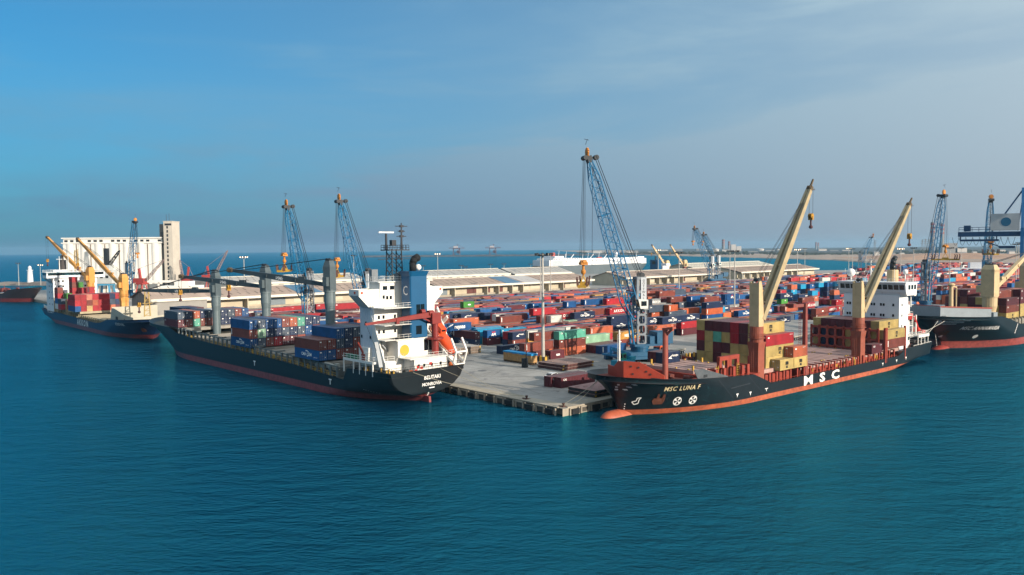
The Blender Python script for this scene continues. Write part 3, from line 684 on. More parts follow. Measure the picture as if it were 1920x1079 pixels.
def deck_posts(mb, xs, y, z0, z1, w=.45, d=.6, brace=True, mi=0):
    for x in xs:
        mb.piece().beam((x, y, z0), (x, y, z1), w, d, mi=mi)
        if brace: mb.beam((x, y, z1 - .15), (x, y - (2.2 if y > 0 else -2.2), z1 - .15), w * .8, .3, mi=mi)
    return mb
def ship_crane(root, name, base, z0, z1, ztop, tip, mats, twin=False, wbase=3.2, hook_drop=8, pivot_side=None, cab=True, round_base=False, words=None, slim=1.0):
    """pedestal + turning house + luffing jib with ropes; base=(x,y); z0 deck, z1 slewing ring, ztop house top"""
    mp, mh, mj = mats; x, y = base; T = Vector(tip)
    cr = empty(name, (x, y, 0)); cr.parent = root
    d = Vector((T.x - x, T.y - y, 0)).normalized(); s = Vector((-d.y, d.x, 0)); yaw = math.atan2(d.y, d.x)
    L = lambda fx, fy, z: (d.x * fx + s.x * fy, d.y * fx + s.y * fy, z)
    mb = MB(); w = wbase
    if round_base:
        mb.lathe([(w * .42, z0), (w * .42, z1 - 5.0), (w * .5, z1 - 3.4), (w * .5, z1)], n=20); mb.lathe([(w * .56, z1 - .35), (w * .56, z1)], n=20)
    else:
        mb.beam((0, 0, z0), (0, 0, z1 - 5.5), w * .82, w * .82, up=(1, 0, 0)); mb.beam((0, 0, z1 - 5.5), (0, 0, z1 - 3.6), w * .82, w * .82, w * .98, w * .98, up=(1, 0, 0))
        mb.lathe([(w * .5, z1 - 3.6), (w * .5, z1)], n=20)
        for zz in (z0 + 2, z0 + 4.5): mb.box((0, 0, zz), (w * .86, w * .86, .12))
        mb.rail([L(w * .62 * math.cos(R(a)), w * .62 * math.sin(R(a)), z1 - 2.6) for a in range(0, 361, 45)], .9, 1.2); mb.lathe([(w * .64, z1 - 2.7), (w * .64, z1 - 2.58)], n=16)
    mb.ladder(L(-w * .52, 0, z0), L(-w * .52, 0, z1), .5, s)
    mb.build('pedestal', mp, cr, smooth=False)
    pv = z1 + 1.6 * slim; mb = MB()
    hw = w * (.30 if twin else .40) * slim
    if twin:
        prof = [(-hw * 1.15, z1), (hw * .9, z1), (hw * 1.0, z1 + 3), (hw * .35, ztop - 1.4), (-hw * .2, ztop), (-hw * 1.15, ztop - .3)]
        for sy in (-1, 1): mb.extr([L(a, sy * hw * 1.15 - .2, b) for a, b in prof], s * .4)
        mb.beam(L(-hw * .85, 0, z1), L(-hw * .85, 0, ztop - .6), hw * 2.0, .5, up=d); mb.lathe([(hw * 1.25, z1), (hw * 1.25, z1 + .5)], n=18)
        mb.box((0, 0, z1 + 1.0), (hw * 1.6, hw * 1.6, 2.0), yaw)
    else:
        mb.beam((0, 0, z1), (0, 0, ztop - 1.6), hw * 2.1, hw * 2.1, up=d); mb.beam((0, 0, ztop - 1.6), (0, 0, ztop), hw * 2.1, hw * 2.1, hw * 1.5, hw * 1.3, up=d)
        mb.lathe([(hw * 1.25, z1), (hw * 1.25, z1 + .4)], n=18)
        mb.rail([L(-hw * 1.3, -hw * 1.2, ztop - 2.6), L(hw * 1.1, -hw * 1.2, ztop - 2.6), L(hw * 1.1, hw * 1.2, ztop - 2.6)], .9, 1.2)
        mb.box(L(-hw * .1, hw * 1.5, z1 + 2.4), (hw * 1.2, hw * .9, 2.4), yaw)
    mb.build('crane_house', mh, cr)
    mb = MB()
    for fy in (-.45, .45): mb.tube(L(hw * .3, fy - .2, ztop + .15), L(hw * .3, fy + .2, ztop + .15), .5, n=12)
    mb.box((0, 0, ztop + .1), (hw * 1.2, hw * 1.3, .5), yaw); mb.build_each('sheave', M_DARK, cr)
    if cab:
        mb = MB(); mb.box(L(hw * 1.5, hw * .6, z1 + 3.4), (1.6, 1.5, 2.0), yaw); mb.build('cab', mh, cr)
        mb = MB(); mb.box(L(hw * 1.5 + .72, hw * .6, z1 + 3.6), (.3, 1.3, 1.2), yaw); mb.build('cab_window', M_GLASS, cr)
    t = Vector((T.x - x, T.y - y, T.z)); p0 = Vector(L(hw * 1.0, 0, pv)); mb = MB()
    jd = (t - p0).normalized(); up = s.cross(jd)
    if twin:
        for sy in (-1, 1):
            a = p0 + s * (sy * hw * 1.05); b = t + s * (sy * hw * .42); m_ = a.lerp(b, .5)
            mb.beam(a, m_, .75, 1.25, .8, 1.55, up=up); mb.beam(m_, b, .8, 1.55, .6, 1.0, up=up)
        for k in (.12, .4, .66, .97):
            h_ = hw * (1.05 + (.42 - 1.05) * k) + .35; c = p0.lerp(t, k); mb.beam(c - s * h_, c + s * h_, .55, .7, up=up)
    else:
        m_ = p0.lerp(t, .45); mb.beam(p0, m_, .9 * slim, 1.0 * slim, 1.15 * slim, 1.7 * slim, up=up); mb.beam(m_, t, 1.15 * slim, 1.7 * slim, .8 * slim, .9 * slim, up=up)
        mb.box(p0.lerp(t, .24) - up * (.9 * slim), (2.2, .9, .8), yaw)
        for k in (.3, .6): mb.beam(p0.lerp(t, k) - s * .75 * slim, p0.lerp(t, k) + s * .75 * slim, .35, .9 * slim, up=up)
    jb = mb.build('jib', mj, cr)
    if words:
        mb = MB(); c = p0.lerp(t, .46); sg = 1 if d.x * 0 + 1 else -1
        for side in (-1, 1):
            ex = jd * (-1 if side > 0 else 1); text_mb(mb, words, .95, lambda a, b, c=c, ex=ex, side=side: tuple(c + ex * a + up * (b - .35) + s * (side * (.62 * slim))), centre=True, bold=.02)
        mb.build('lettering', M_WHITE2, jb)
    mb = MB(); e = t + jd * .6
    for fy in (-.3, .3): mb.tube(tuple(e + s * (fy - .15)), tuple(e + s * (fy + .15)), .75, n=12)
    mb.beam(t - jd * .8, t + jd * 1.2, 1.3, .9, up=up)
    if twin: mb.beam(t + jd * .2 - s * 1.2 + d * .6, t + jd * .2 + d * 2.2, .12, .1); mb.beam(t - jd * .4, t + d * 2.6 + Vector((0, 0, .5)), .14, .12); mb.beam(t, t + jd * 3.4, .5, .5, .35, .35)
    mb.build('jib_head', mat('grimy_tackle', '#5b4c38', .8, .3, rust=.5), cr)
    mb = MB(); top = Vector(L(hw * .3, 0, ztop + .5))
    for fy in (-.75, -.4, .4, .75): mb.tube(top + s * fy, e + s * (fy * .6) + up * .5, .055, n=4)
    hk = Vector((e.x + d.x * .7, e.y + d.y * .7, e.z - hook_drop))
    for fy in (-.5, .5): mb.tube(e + s * fy + d * .7, hk + s * fy + Vector((0, 0, .6)), .045, n=4)
    mb.build('hoist_ropes', M_CABLE, cr)
    hb_ = hook_block(cr, tuple(hk), [mat('hook_ochre', '#a5781f', .7, .3, rust=.5), mat('hook_dark', '#4c2a2c', .7, .2)], .85)
    return cr

def ship_luna():
    fr = Frame((121.4, 251.4), R(-139.7)); O = fr.W(0, 0, 0)
    root = empty('container_ship', O, fr.yaw)
    tag(root, 'black container ship with two cream deck cranes and white bridge, nearest on the right', 'ship')
    H = Hull(136.7, 22.4,
             deck=[(0, 5.7), (19, 5.4), (21.5, 4.8), (24.5, 3.6), (60, 3.6), (93.5, 3.6), (99.3, 6.3), (112, 7.0), (124, 8.0), (136.7, 9.3)],
             stem=[(-2, 128.5), (0, 129.3), (1.1, 130), (4, 131.4), (6.5, 133.4), (9.3, 136.7)], stern=[(-2, 9), (0, 6), (1.2, 2.6), (2.1, .3), (9, 0)],
             ent=[(-2, 36), (0, 33), (4, 27), (9, 17)], run=[(-2, 30), (0, 26), (2.1, 14), (6, 8)], tran=[(-2, .03), (0, .1), (1.2, .5), (2.1, .9), (6, .96)])
    hm = hull_mat('black_hull_salmon_boot', '#121419', '#b05c3d', 1.15)
    H.build(root, hm)
    RED = mat('red_oxide_deck_paint', '#8a3322', .6, .18, .7, rust=.4, rustcol='#4e2a20'); RED2 = mat('bright_red_oxide', '#9c3a26', .6, .14, .5, rust=.22, rustcol='#5a2c20')
    DECK = mat('red_brown_deck', '#6b3326', .85, .25, .5, rust=.5, rustcol='#3f2a24'); HATCH = mat('pinkish_hatch_cover', '#a5867d', .85, .2, .5, rust=.5, rustcol='#5d4138')
    CREAM = mat('cream_crane_paint', '#bda47c', .55, .12, .6, rust=.5, rustcol='#7d5a3c'); SALM = mat('salmon_bulb', '#a8563c', .55, .2, .8, rust=.3, rustcol='#6a3a2a')
    H.deck_mesh(root, DECK)
    mb = MB(); P = [(.02, -7), (1.2, -6.4), (1.75, -4), (1.8, -1), (1.75, 1.5), (1.4, 2.5), (.9, 3.3), (.05, 3.7)]
    m2 = MB().lathe(P, n=20); mb.add([(131.4 + z, -y, -.45 + x * .95) for x, y, z in m2.v], m2.f); mb.build('bulbous_bow', SALM, root, smooth=True)
    H.letters(root, 'MSC LUNA F', 124.6, 5.4, 1.02, mat('ochre_white_letters', '#d9c69a', .6, .25, .9), spacing=1.12, slope=-.012)
    H.letters(root, 'M', 75.6, 1.3, 2.15, M_WHITE2, bold=.05, wide=1.9); H.letters(root, 'S', 68.2, 1.3, 2.15, M_WHITE2, bold=.05, wide=1.9); H.letters(root, 'C', 62.3, 1.3, 2.15, M_WHITE2, bold=.05, wide=1.9)
    mb = MB()      # bow stripes, thruster marks, bulb mark, draught marks, load line
    for k in range(3): mb.piece(); H.patch(mb, 133.2 - k * .35, 7.0 - k * .62, [(0, 0), (-4.2 + k * .7, .05), (-3.7 + k * .6, .38), (0, .34)])
    for cx in (120.2, 116.6):
        ring = [(math.cos(R(a)), math.sin(R(a))) for a in range(0, 361, 20)]; mb.piece()
        for (a, b), (c, d) in zip(ring[:-1], ring[1:]): H.patch(mb, cx, 2.75, [(a, b), (c, d), (c * .82, d * .82), (a * .82, b * .82)])
        for a in (15, 105, 195, 285): H.patch(mb, cx, 2.75, [(0, 0), (.85 * math.cos(R(a)), .85 * math.sin(R(a))), (.85 * math.cos(R(a + 38)), .85 * math.sin(R(a + 38)))])
    bm_ = [(0, 0), (-.9, .25), (-1.1, .9), (-1.9, 1.0), (-1.5, .55), (-1.35, -.35), (-.5, -.6)]
    mb.piece()
    for (a, b), (c, d) in zip(bm_, bm_[1:] + bm_[:1]):
        q = Vector((c - a, d - b)).normalized(); nx, nz = -q.y * .1, q.x * .1
        H.patch(mb, 128.9, 3.0, [(a - nx, b - nz), (c - nx, d - nz), (c + nx, d + nz), (a + nx, b + nz)])
    for i in range(5): mb.piece(); H.patch(mb, 129.75 - .14 * i, 2.4 - i * .55, [(0, 0), (-.22, 0), (-.22, .22), (0, .22)])
    for cx, z in ((103.5, 2.2), (98.5, 2.0), (34, 2.1), (25.5, 2.2), (19.5, 2.4)): mb.piece(); H.patch(mb, cx, z, [(-.5, .55), (.5, .55), (.15, .2), (0, -.35), (-.15, .2)])
    mb.piece(); H.patch(mb, 92, 2.0, [(-.6, .6), (.6, .6), (.6, .42), (.1, .42), (.1, -.1), (-.1, -.1), (-.1, .42), (-.6, .42)])
    mb.build_each('hull_mark', M_WHITE2, root)
    mb = MB()      # anchor with its rusty stain
    H.patch(mb, 124.2, 2.9, [(.6, 1.9), (.2, 1.9), (.1, .9), (-.5, .8), (-.6, 1.8), (-1.1, 1.7), (-1.2, .2), (-.8, -.6), (1.2, -.6), (1.6, .3), (1.2, .9), (.7, .8)], off=.28); mb.build('anchor', mat('anchor_rust', '#5e3322', .9, .35, rust=.5), root)
    mb = MB()      # side fashion plates
    for x0, z0, x1, z1 in ((99.2, 6.1, 93.5, 1.6), (110.5, 6.5, 104.5, 1.6), (106, 4.1, 98.5, 4.4)):
        mb.piece()
        for i in range(8):
            a = i / 8; H.patch(mb, x0 + (x1 - x0) * a, z0 + (z1 - z0) * a, [(0, 0), ((x1 - x0) / 8, (z1 - z0) / 8), ((x1 - x0) / 8, (z1 - z0) / 8 + .17), (0, .17)], off=.07)
    mb.build_each('rubbing_bar', mat('hull_bar', '#2a2d33', .5, .1), root)
    # forecastle: V-shaped breakwater, mast, windlasses, white post
    mb = MB()
    for sg, pts in ((1, [(128.4, 0, 6.4), (123.4, 6.9, 6.2), (123.4, 6.9, 8.4), (126.4, 2.7, 11.1), (128.4, 0, 11.3)]), (-1, [(128.4, 0, 6.4), (124.6, -8.0, 6.2), (124.6, -8.0, 9.3), (126.4, -4.6, 9.5), (127.3, -2.5, 11.0), (128.4, 0, 11.2)])):
        mb.extr(pts, Vector((-.16, 0, 0)))
    mb.build('breakwater_plate', RED2, root)
    mb = MB()
    for y, z in ((1.3, 10.2), (2.6, 10.0), (1.6, 8.6), (3.9, 9.2), (1.3, 7.2), (4.6, 8.6)): mb.tube((128.42 - y * .725, y - .02, z), (128.50 - y * .725, y + .06, z), .2, n=10)
    mb.extr([(125.0, 4.75, 6.2), (123.9, 6.25, 6.2), (123.9, 6.25, 7.8), (125.0, 4.75, 7.9)], (.08, .06, 0)); mb.build_each('opening', M_DARK, root)
    mb = MB(); mb.tube((121.3, 5.4, 6.4), (121.3, 5.4, 18.2), .62, .55, n=14); mb.beam((121.3, 5.0, 17.9), (121.3, 7.8, 18.4), 1.1, .5); mb.beam((121.3, 5.4, 16.4), (121.3, 7.2, 18.1), .25, .5); mb.ladder((120.6, 5.4, 6.6), (120.6, 5.4, 18), .45); mb.build('fore_mast', mat('faded_red_mast', '#8e4638', .6, .15, .8, rust=.35), root)
    mb = MB(); mb.tube((126.8, -2.6, 8.5), (126.8, -2.6, 17.6), .26, .16, n=8); mb.ladder((126.3, -3.3, 9.5), (126.3, -3.3, 16.6), .6, (0, 1, 0)); 
    for z in (11, 13.5, 16): mb.beam((126.8, -2.6, z), (126.3, -3.3, z), .1)
    mb.build('light_mast', M_WHITE, root)
    # fore deckhouse wedge between forecastle and hatch (dark grey plate rising from the bulwark)
    mb = MB(); mb.extr([(118.5, 9.9, 6.2), (104.5, 10.8, 5.6), (106.5, 10.7, 7.0), (114.2, 10.3, 9.2), (117.5, 10.0, 9.4), (116.2, 10.1, 7.2)], (0, -.14, 0)); mb.build('side_screen', mat('scuffed_grey_plate', '#4a4e52', .6, .3, .6, rust=.5, rustcol='#1e1f22'), root)
    mb = MB(); mb.bb(113.2, 114.4, 10.0, 10.32, 7.4, 8.0); mb.build('screen_slot', M_DARK, root)
    # hatch coamings and covers
    mb = MB()
    for x0, x1, y, z in ((96, 112, 8.2, 7.2), (78, 90, 9.4, 5.6), (26, 74.5, 9.4, 4.7)): mb.bb(x0, x1, -y, y, 2.2, z)
    mb.build('hatch_coaming', RED, root)
    def cover(x0, x1, y0, y1, z0, z1):
        mb = MB(); mb.bb(x0, x1, y0, y1, z0, z1)
        for i in range(5):
            xx = x0 + (i + .5) * (x1 - x0) / 5; mb.box((xx, (y0 + y1) / 2, z1 + .05), (.16, (y1 - y0) * .96, .1))
        for i in range(4):
            for j in (x0 + .4, x1 - .4): mb.box((j, y0 + (i + .5) * (y1 - y0) / 4, z1 + .12), (.35, .3, .24), mi=1)
        mb.build('hatch_cover', [HATCH, M_YEL], root)
    for a in ((98.2, 111, -8.6, 5.0, 7.2, 7.9), (76, 90.5, -10.2, 9.6, 5.6, 6.45), (59.5, 74.3, -9.8, 9.6, 4.7, 5.35), (46.5, 59, -9.8, 9.6, 4.7, 5.35), (33.5, 46, -9.8, 9.6, 4.7, 5.35), (20, 32, -9.8, 9.6, 4.7, 5.6)): cover(*a)
    # deck-edge posts, cross-frames and walkway rails
    mb = MB(); yb = 10.5
    deck_posts(mb, [25.5 + 3.05 * i for i in range(22)], yb, 2.3, 5.6, .34, .5); deck_posts(mb, [25.5 + 6.1 * i for i in range(12)], -yb, 2.3, 5.3, .4, .6)
    deck_posts(mb, [97.5, 99.6, 103, 106.5, 109.5, 112], 9.9, 5.0, 8.6, .5, .9); deck_posts(mb, [95, 101, 107, 112], -9.9, 5.0, 8.2, .5, .7)
    for x in (101.3, 105.0):                      # the two tall red portals by the fore hatch
        mb.piece()
        for dx in (-1.6, 1.6): mb.beam((x + dx, 8.6, 5.2), (x + dx * .9, 8.6, 10.6), .7, .9)
        mb.beam((x - 1.9, 8.6, 10.5), (x + 1.9, 8.6, 10.5), .8, .9)
    for i in range(24): mb.piece().box((25 + 2.0 * i, 9.6, 3.2), (.5, .25, 1.6))
    mb.piece().bb(93.8, 96.2, 8.0, 10.4, 2.4, 6.1); mb.bb(93.5, 96.5, 7.6, 10.6, 6.05, 6.25)
    mb.build_each('deck_post', RED, root)
    mb = MB(); mb.rail([(24.5, 10.9, 2.6), (92, 10.9, 2.6)], 1.3, 1.6, .04, 3); mb.rail([(97, 10.5, 5.2), (118, 9.9, 6.3)], 1.2, 1.6, .04, 3); mb.build('side_railing', RED, root)
    mb = MB(); random.seed(11)
    for i in range(30):
        x = random.uniform(26, 74); mb.piece().box((x, random.choice([9.7, 10.1]), random.uniform(3.0, 4.9)), (.3, .25, random.uniform(.4, 1.3)))
    for x, y in ((99, -8.8), (101, -8.9), (103.5, -8.7), (106, -8.8), (109, -8.6), (110.6, 4.6), (98.6, 4.4), (98.4, -2), (94.8, -9.4), (93.4, -9.4), (91.6, -9.4)): mb.piece().box((x, y, 8.4), (.4, .35, 1.1))
    for x in (100.4, 108.2): mb.piece().ladder((x, 9.3, 6.0), (x, 9.3, 9.2), .8, (1, 0, 0), r=.07)
    mb.build_each('yellow_fitting', M_YEL, root)
    # windlasses, hatches and winches seen on the fore deck
    mb = MB(); random.seed(4)
    for x, y in ((123.5, -3), (123.8, 3.8), (117.5, -4), (116, 2), (115, 6.5)):
        mb.tube((x, y - .9, 7.0), (x, y + .9, 7.0), .55, n=10); mb.box((x - .9, y, 6.8), (.9, 1.2, 1.0))
    mb.bb(104, 109, 5.4, 7.6, 5.2, 7.0); mb.bb(99, 101.5, 5.8, 7.8, 5.2, 7.4); mb.build_each('deck_machinery', mat('oily_red_machinery', '#5c2a20', .7, .3, rust=.4), root)
    # starboard screen beside the fore hatch
    mb = MB(); mb.bb(88.5, 97.5, -11.0, -10.86, 5.2, 8.4)
    for x in (89.5, 92, 94.5, 97): mb.bb(x - .08, x + .08, -10.86, -10.6, 5.2, 8.6)
    mb.build('bay_screen', mat('rusty_screen', '#4c3f3c', .8, .3, rust=.5), root)
    # cranes
    cm = (mat('red_oxide_pedestal', '#8a4632', .6, .15, .6, rust=.5, rustcol='#5a2f24'), CREAM, mat('grey_cream_jib', '#a3916f', .6, .16, .5, rust=.5, rustcol='#6b5338'))  # jib in a darker, greyer cream than the crane house, with rust
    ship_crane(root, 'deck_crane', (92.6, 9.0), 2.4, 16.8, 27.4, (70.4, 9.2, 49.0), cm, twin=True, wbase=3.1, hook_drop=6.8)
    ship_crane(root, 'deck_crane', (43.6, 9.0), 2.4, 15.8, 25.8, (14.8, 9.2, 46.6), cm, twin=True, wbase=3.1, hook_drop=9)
    mb = MB(); mb.beam((73.0, 10.0, 2.4), (73.0, 10.0, 7.5), 1.5, 1.7, .9, 1.0); mb.beam((73.0, 10.0, 7.5), (73.0, 10.0, 21.2), .9, 1.0, .8, .9); mb.beam((73.4, 9.6, 20.7), (77.5, 8.2, 20.5), .8, .7); mb.beam((77.0, 8.4, 20.4), (77.0, 8.4, 21.2), 2.2, 1.0); mb.ladder((74.0, 9.2, 5), (74.0, 9.2, 20.5), .5); mb.build('jib_rest_post', mat('dull_red_post', '#7d3a31', .6, .15, .7, rust=.3), root)
    # cell-guide frame ahead of the bridge
    mb = MB(); xf = 32.2
    for i in range(9): mb.beam((xf, -11 + 2.5 * i, 2.4), (xf, -11 + 2.5 * i, 11.9), .55, .5)
    for z in (5.8, 8.6, 11.3): mb.beam((xf, -11.2, z), (xf, 9.2, z), .5, .55)
    for i in range(8):
        for z in (5.8, 8.6):
            y = -11 + 2.5 * i
            for a, b in ((.3, .3), (2.2, .3), (.3, 2.45), (2.2, 2.45)): mb.box((xf, y + a, z + b), (.3, .55, .5))
    mb.beam((xf - 12.4, 11, 2.4), (xf - 12.4, 11, 12), .5, .5); mb.beam((xf, 11, 2.4), (xf, 11, 12.2), .6, .6); mb.beam((xf - 1.0, 11, 2.4), (xf - 1.0, 11, 12.2), .4, .5); mb.build('cell_guide_frame', RED, root)
    # bridge house
    hs = empty('bridge_house', (0, 0, 0)); hs.parent = root
    WG = mat('white_house_paint', '#d5d6d6', .5, .06, .4, rust=.32, rustcol='#9c8a78', streak=(.8, .8, .12))
    mb = MB(); mb.bb(13.5, 19.4, -7.6, 9.1, 2.4, 20.6); mb.bb(7.5, 13.5, -7, 7, 4.5, 17); mb.bb(2.5, 13, -8, 5, 4.5, 8.0); mb.build('deckhouse', WG, hs)
    mb = MB(); mb.extr([(12.4, -9.2, 20.6), (18.8, -9.2, 20.6), (19.4, -9.2, 21.6), (20.0, -9.2, 24.2), (12.0, -9.2, 24.2), (12.4, -9.2, 22.0)], (0, 20.2, 0))
    mb.bb(11.6, 20.3, -9.5, 11.3, 24.2, 24.45)
    br = mb.build('wheelhouse', WG, hs)
    mb = MB(); ex = Vector((0, 1, 0)); wx = lambda z: 19.4 + .6 * (z - 21.6) / 2.6
    for i in range(12):
        y = -8.6 + 1.62 * i; mb.extr([(wx(22.3) + .01, y, 22.3), (wx(22.3) + .01, y + 1.34, 22.3), (wx(23.7) + .01, y + 1.34, 23.7), (wx(23.7) + .01, y, 23.7)], (.05, 0, 0))
    windows(mb, [(13.6 + 1.9 * i, 11.0, 23.0) for i in range(3)], 1.2, 1.3, (1, 0, 0), (0, 1, 0)); mb.build_each('bridge_window', M_GLASS, br)
    mb = MB()
    for z in (8.5, 11.6, 14.7, 17.8):
        for y in (-6.4, -5.6, -2.6, -1.8, 1.0, 1.8, 3.8, 4.6, 7.4): windows(mb, [(19.4, y, z)], .55, .75, (0, 1, 0), (1, 0, 0))
        windows(mb, [(17.6, 9.1, z)], .5, .7, (1, 0, 0), (0, 1, 0))
    mb.build_each('cabin_window', M_GLASS, hs)
    mb = MB(); mb.bb(12.2, 13.4, 8.0, 10.8, 20.3, 20.6); mb.beam((13, 9.6, 17), (13, 9.6, 20.4), .3, .3)
    for z in (8.2, 11.3, 14.4, 17.5): mb.bb(9.4, 13.5, -7.5, 8.9, z - .12, z); mb.rail([(9.5, -7.4, z), (9.5, 8.8, z), (13.4, 8.8, z)], 1.0, 1.6)
    mb.rail([(20.1, -9.3, 24.45), (20.1, 11.1, 24.45), (11.8, 11.1, 24.45), (11.8, -9.3, 24.45)], 1.1, 1.6); mb.build('decks_and_rails', M_WHITE, hs)
    mb = MB(); mb.lathe([(1.6, 24.4), (1.6, 27.6), (1.5, 27.9)], (13.0, 4.2, 0), 18); fn = mb.build('funnel', CREAM, hs, smooth=False)
    mb = MB(); mb.tube((13.0, 4.2, 27.6), (13.0, 4.2, 29.6), .85, n=12); mb.tube((13.0, 4.2, 29.5), (12.6, 4.2, 30.8), .8, .75, n=12); mb.tube((12.6, 4.2, 30.7), (11.4, 4.2, 31.6), .75, .7, n=12); mb.build('exhaust_pipe', mat('sooty_exhaust', '#2c2b2b', .35, .3, metal=.4), fn, smooth=True)
    for (x, y, z, r) in ((17.5, -6.4, 27.0, 1.25), (15.5, 9.0, 27.4, .75)):
        mb = MB(); mb.sphere((x, y, z), r, 16, 10); mb.tube((x, y, z - r), (x, y, 24.4), .18, n=8); mb.build('radome', M_WHITE2, hs, smooth=True)
    mb = MB(); mb.tube((16, -1, 24.4), (16, -1, 31.5), .22, .14, n=8); mb.tube((16, -3, 30), (16, 1, 30), .07, n=5); mb.box((16, -1, 29.2), (.3, 2.6, .25)); mb.box((16, -1, 31.0), (.25, 1.8, .2)); mb.tube((16, -3.2, 24.4), (16, -1, 28.5), .1, n=5); mb.tube((14, -.2, 24.4), (16, -1, 28.5), .1, n=5)
    for y in (-8.5, -5, 6.5, 10.4): mb.tube((17, y, 24.4), (17, y, 28.2), .05, n=4)
    mb.build('signal_mast', M_WHITE, hs)
    # stern fittings: boat davit, rails, winches
    mb = MB(); mb.bb(1.6, 9, 3.0, 10.3, 8.0, 8.25); mb.bb(1.6, 9, 10.0, 10.4, 7.6, 8.4)
    for x in (1.9, 4.2, 6.6, 8.8): mb.beam((x, 10.1, 4.6), (x, 10.1, 8), .22)
    mb.beam((6.5, 8.4, 8.2), (6.5, 8.4, 14.2), .4); mb.beam((3.0, 8.2, 8.2), (6.2, 8.2, 12.4), .3); mb.beam((8.8, 8.4, 8.2), (8.8, 8.4, 13.0), .3)
    mb.rail([(9, 10.2, 8.25), (1.7, 10.2, 8.25), (1.7, 3, 8.25)], 1.1, 1.2, .05); mb.rail([(13, 10.7, 4.4), (.4, 10.5, 4.6), (.3, -10.5, 4.6)], 1.2, 1.6, .05); mb.rail([(8.8, 8.4, 12.8), (6.5, 8.4, 12.8), (6.5, 4, 12.8)], 1.0, 1.2, .05); mb.build('boat_deck', M_WHITE, root)
    mb = MB(); mb.tube((7.6, 6.5, 12.8), (7.6, 6.5, 14.6), 1.4, n=14); mb.beam((7.5, 8.4, 13.6), (4.4, 8.4, 9.0), .5); mb.box((3, 9, 8.9), (2.2, .8, .8)); mb.build_each('red_stern_gear', mat('signal_red', '#b3261c', .5, .12), root)
    mb = MB(); random.seed(9)
    for i in range(7): mb.tube((2 + i * 1.3, 8.6, 5.2), (2 + i * 1.3, 9.8, 5.2), .5, n=8)
    mb.build_each('mooring_winch', M_DARK, root)
    mb = MB(); mb.sphere((3.2, 7.0, 9.4), 1, 12, 8, sc=(2.6, 1.0, .75)); b_ = mb.build('rescue_boat', mat('orange_boat', '#d2421c', .45, .1), None, smooth=True); b_.location = O; b_.rotation_euler.z = fr.yaw
    tag(b_, "small orange-red rescue boat on the white stern deck of the cream-craned ship", 'boat')
    return fr, H
LUNA, LUNA_HULL = ship_luna()
def luna_cargo():
    base = 6.45; g = "containers stowed ahead of the cream crane on the right-hand ship"
    rows = ['eemeee', 'memmee', 'reierm', 'emmmrm']        # tiers from the hatch up, columns from starboard (left) to port
    for k, row in enumerate(rows):
        for i, c in enumerate(row):
            stow(LUNA, 82.0, -10.05 + 2.5 * i, base + HGT * k, c, 40, 'M' if c == 'e' else 'V' if c == 'm' else '', f"{CC[c][1]} container end, {TIER[k]} tier, {ORD[i]} from left, stack at the nearer cream crane", g)
    for k, c in enumerate('reee'):
        stow(LUNA, 82.0, 4.95, base + HGT * k, c, 40, 'M' if c == 'e' else '', f"{CC[c][1]} container, {TIER[k]} tier of the stack half hidden behind the nearer cream crane's pedestal", g)
    for k, (c, lg) in enumerate((('e', 'M'), ('e', 'M'), ('r', 'Q'))):
        stow(LUNA, 82.0, 7.45, base + HGT * k, c, 40, lg, ['mustard container at the foot of the stack, mostly behind two short mustard ones', 'mustard container directly under the bright red one, right of the nearer cream crane', 'bright red container with a white tag, right of the nearer cream crane'][k], g)
    stow(LUNA, 83.0, 9.95, 5.95, 'e', 20, 'M', 'short pale mustard container with its doors to the bow, outboard beside the nearer cream crane', g, flip=True)
    stow(LUNA, 76.8, 9.95, 5.95, 'e', 20, 'M', 'short mustard container outboard, under the short terracotta one', g)
    stow(LUNA, 77.2, 9.95, 5.95 + HGT, 's', 20, 'Q', 'short terracotta-red container on top of a short mustard one at the ship side', g, flip=True)
    stow(LUNA, 104.6, -7.2, 7.95, 'n', 20, 'H', 'navy short container with a white arrow mark on the fore hatch behind the red mast', g); stow(LUNA, 104.6, -9.7, 7.95, 'm', 20, 'V', 'maroon short container on the fore hatch, left of the navy one', g)
    g2 = 'containers stowed in front of the white bridge of the right-hand ship'
    for i, c in enumerate('emmmmwme'): stow(LUNA, 25.4, -9.7 + 2.5 * i, 11.3, c, 40, 'M' if c == 'e' else 'V', f"{CC[c][1]} container on top of the red cell-guide frame, {ORD[i]} column from the left", g2)
    for k, row in enumerate(('ennweemm', 'mnmmeeme')):
        for i, c in enumerate(row[:8]): stow(LUNA, 25.4, -9.7 + 2.5 * i, 5.75 + 2.75 * k, c, 40, '', f"{CC[c][1]} container behind the {['lower', 'upper'][k]} row of frame openings, {ORD[i]} from the left", g2)
    stow(LUNA, 25.4, 10.0, 8.9, 'e', 40, 'M', 'pale mustard container at the ship side below the frame top, near the white bridge', g2); stow(LUNA, 25.4, 10.0, 6.3, 'w', 40, 'S', 'rust-brown container under the pale mustard one at the ship side by the bridge', g2)
    stow(LUNA, 36.8, 9.8, 5.6, 'm', 20, 'V', 'maroon short container standing alone beside the farther cream crane pedestal', g2)
luna_cargo()
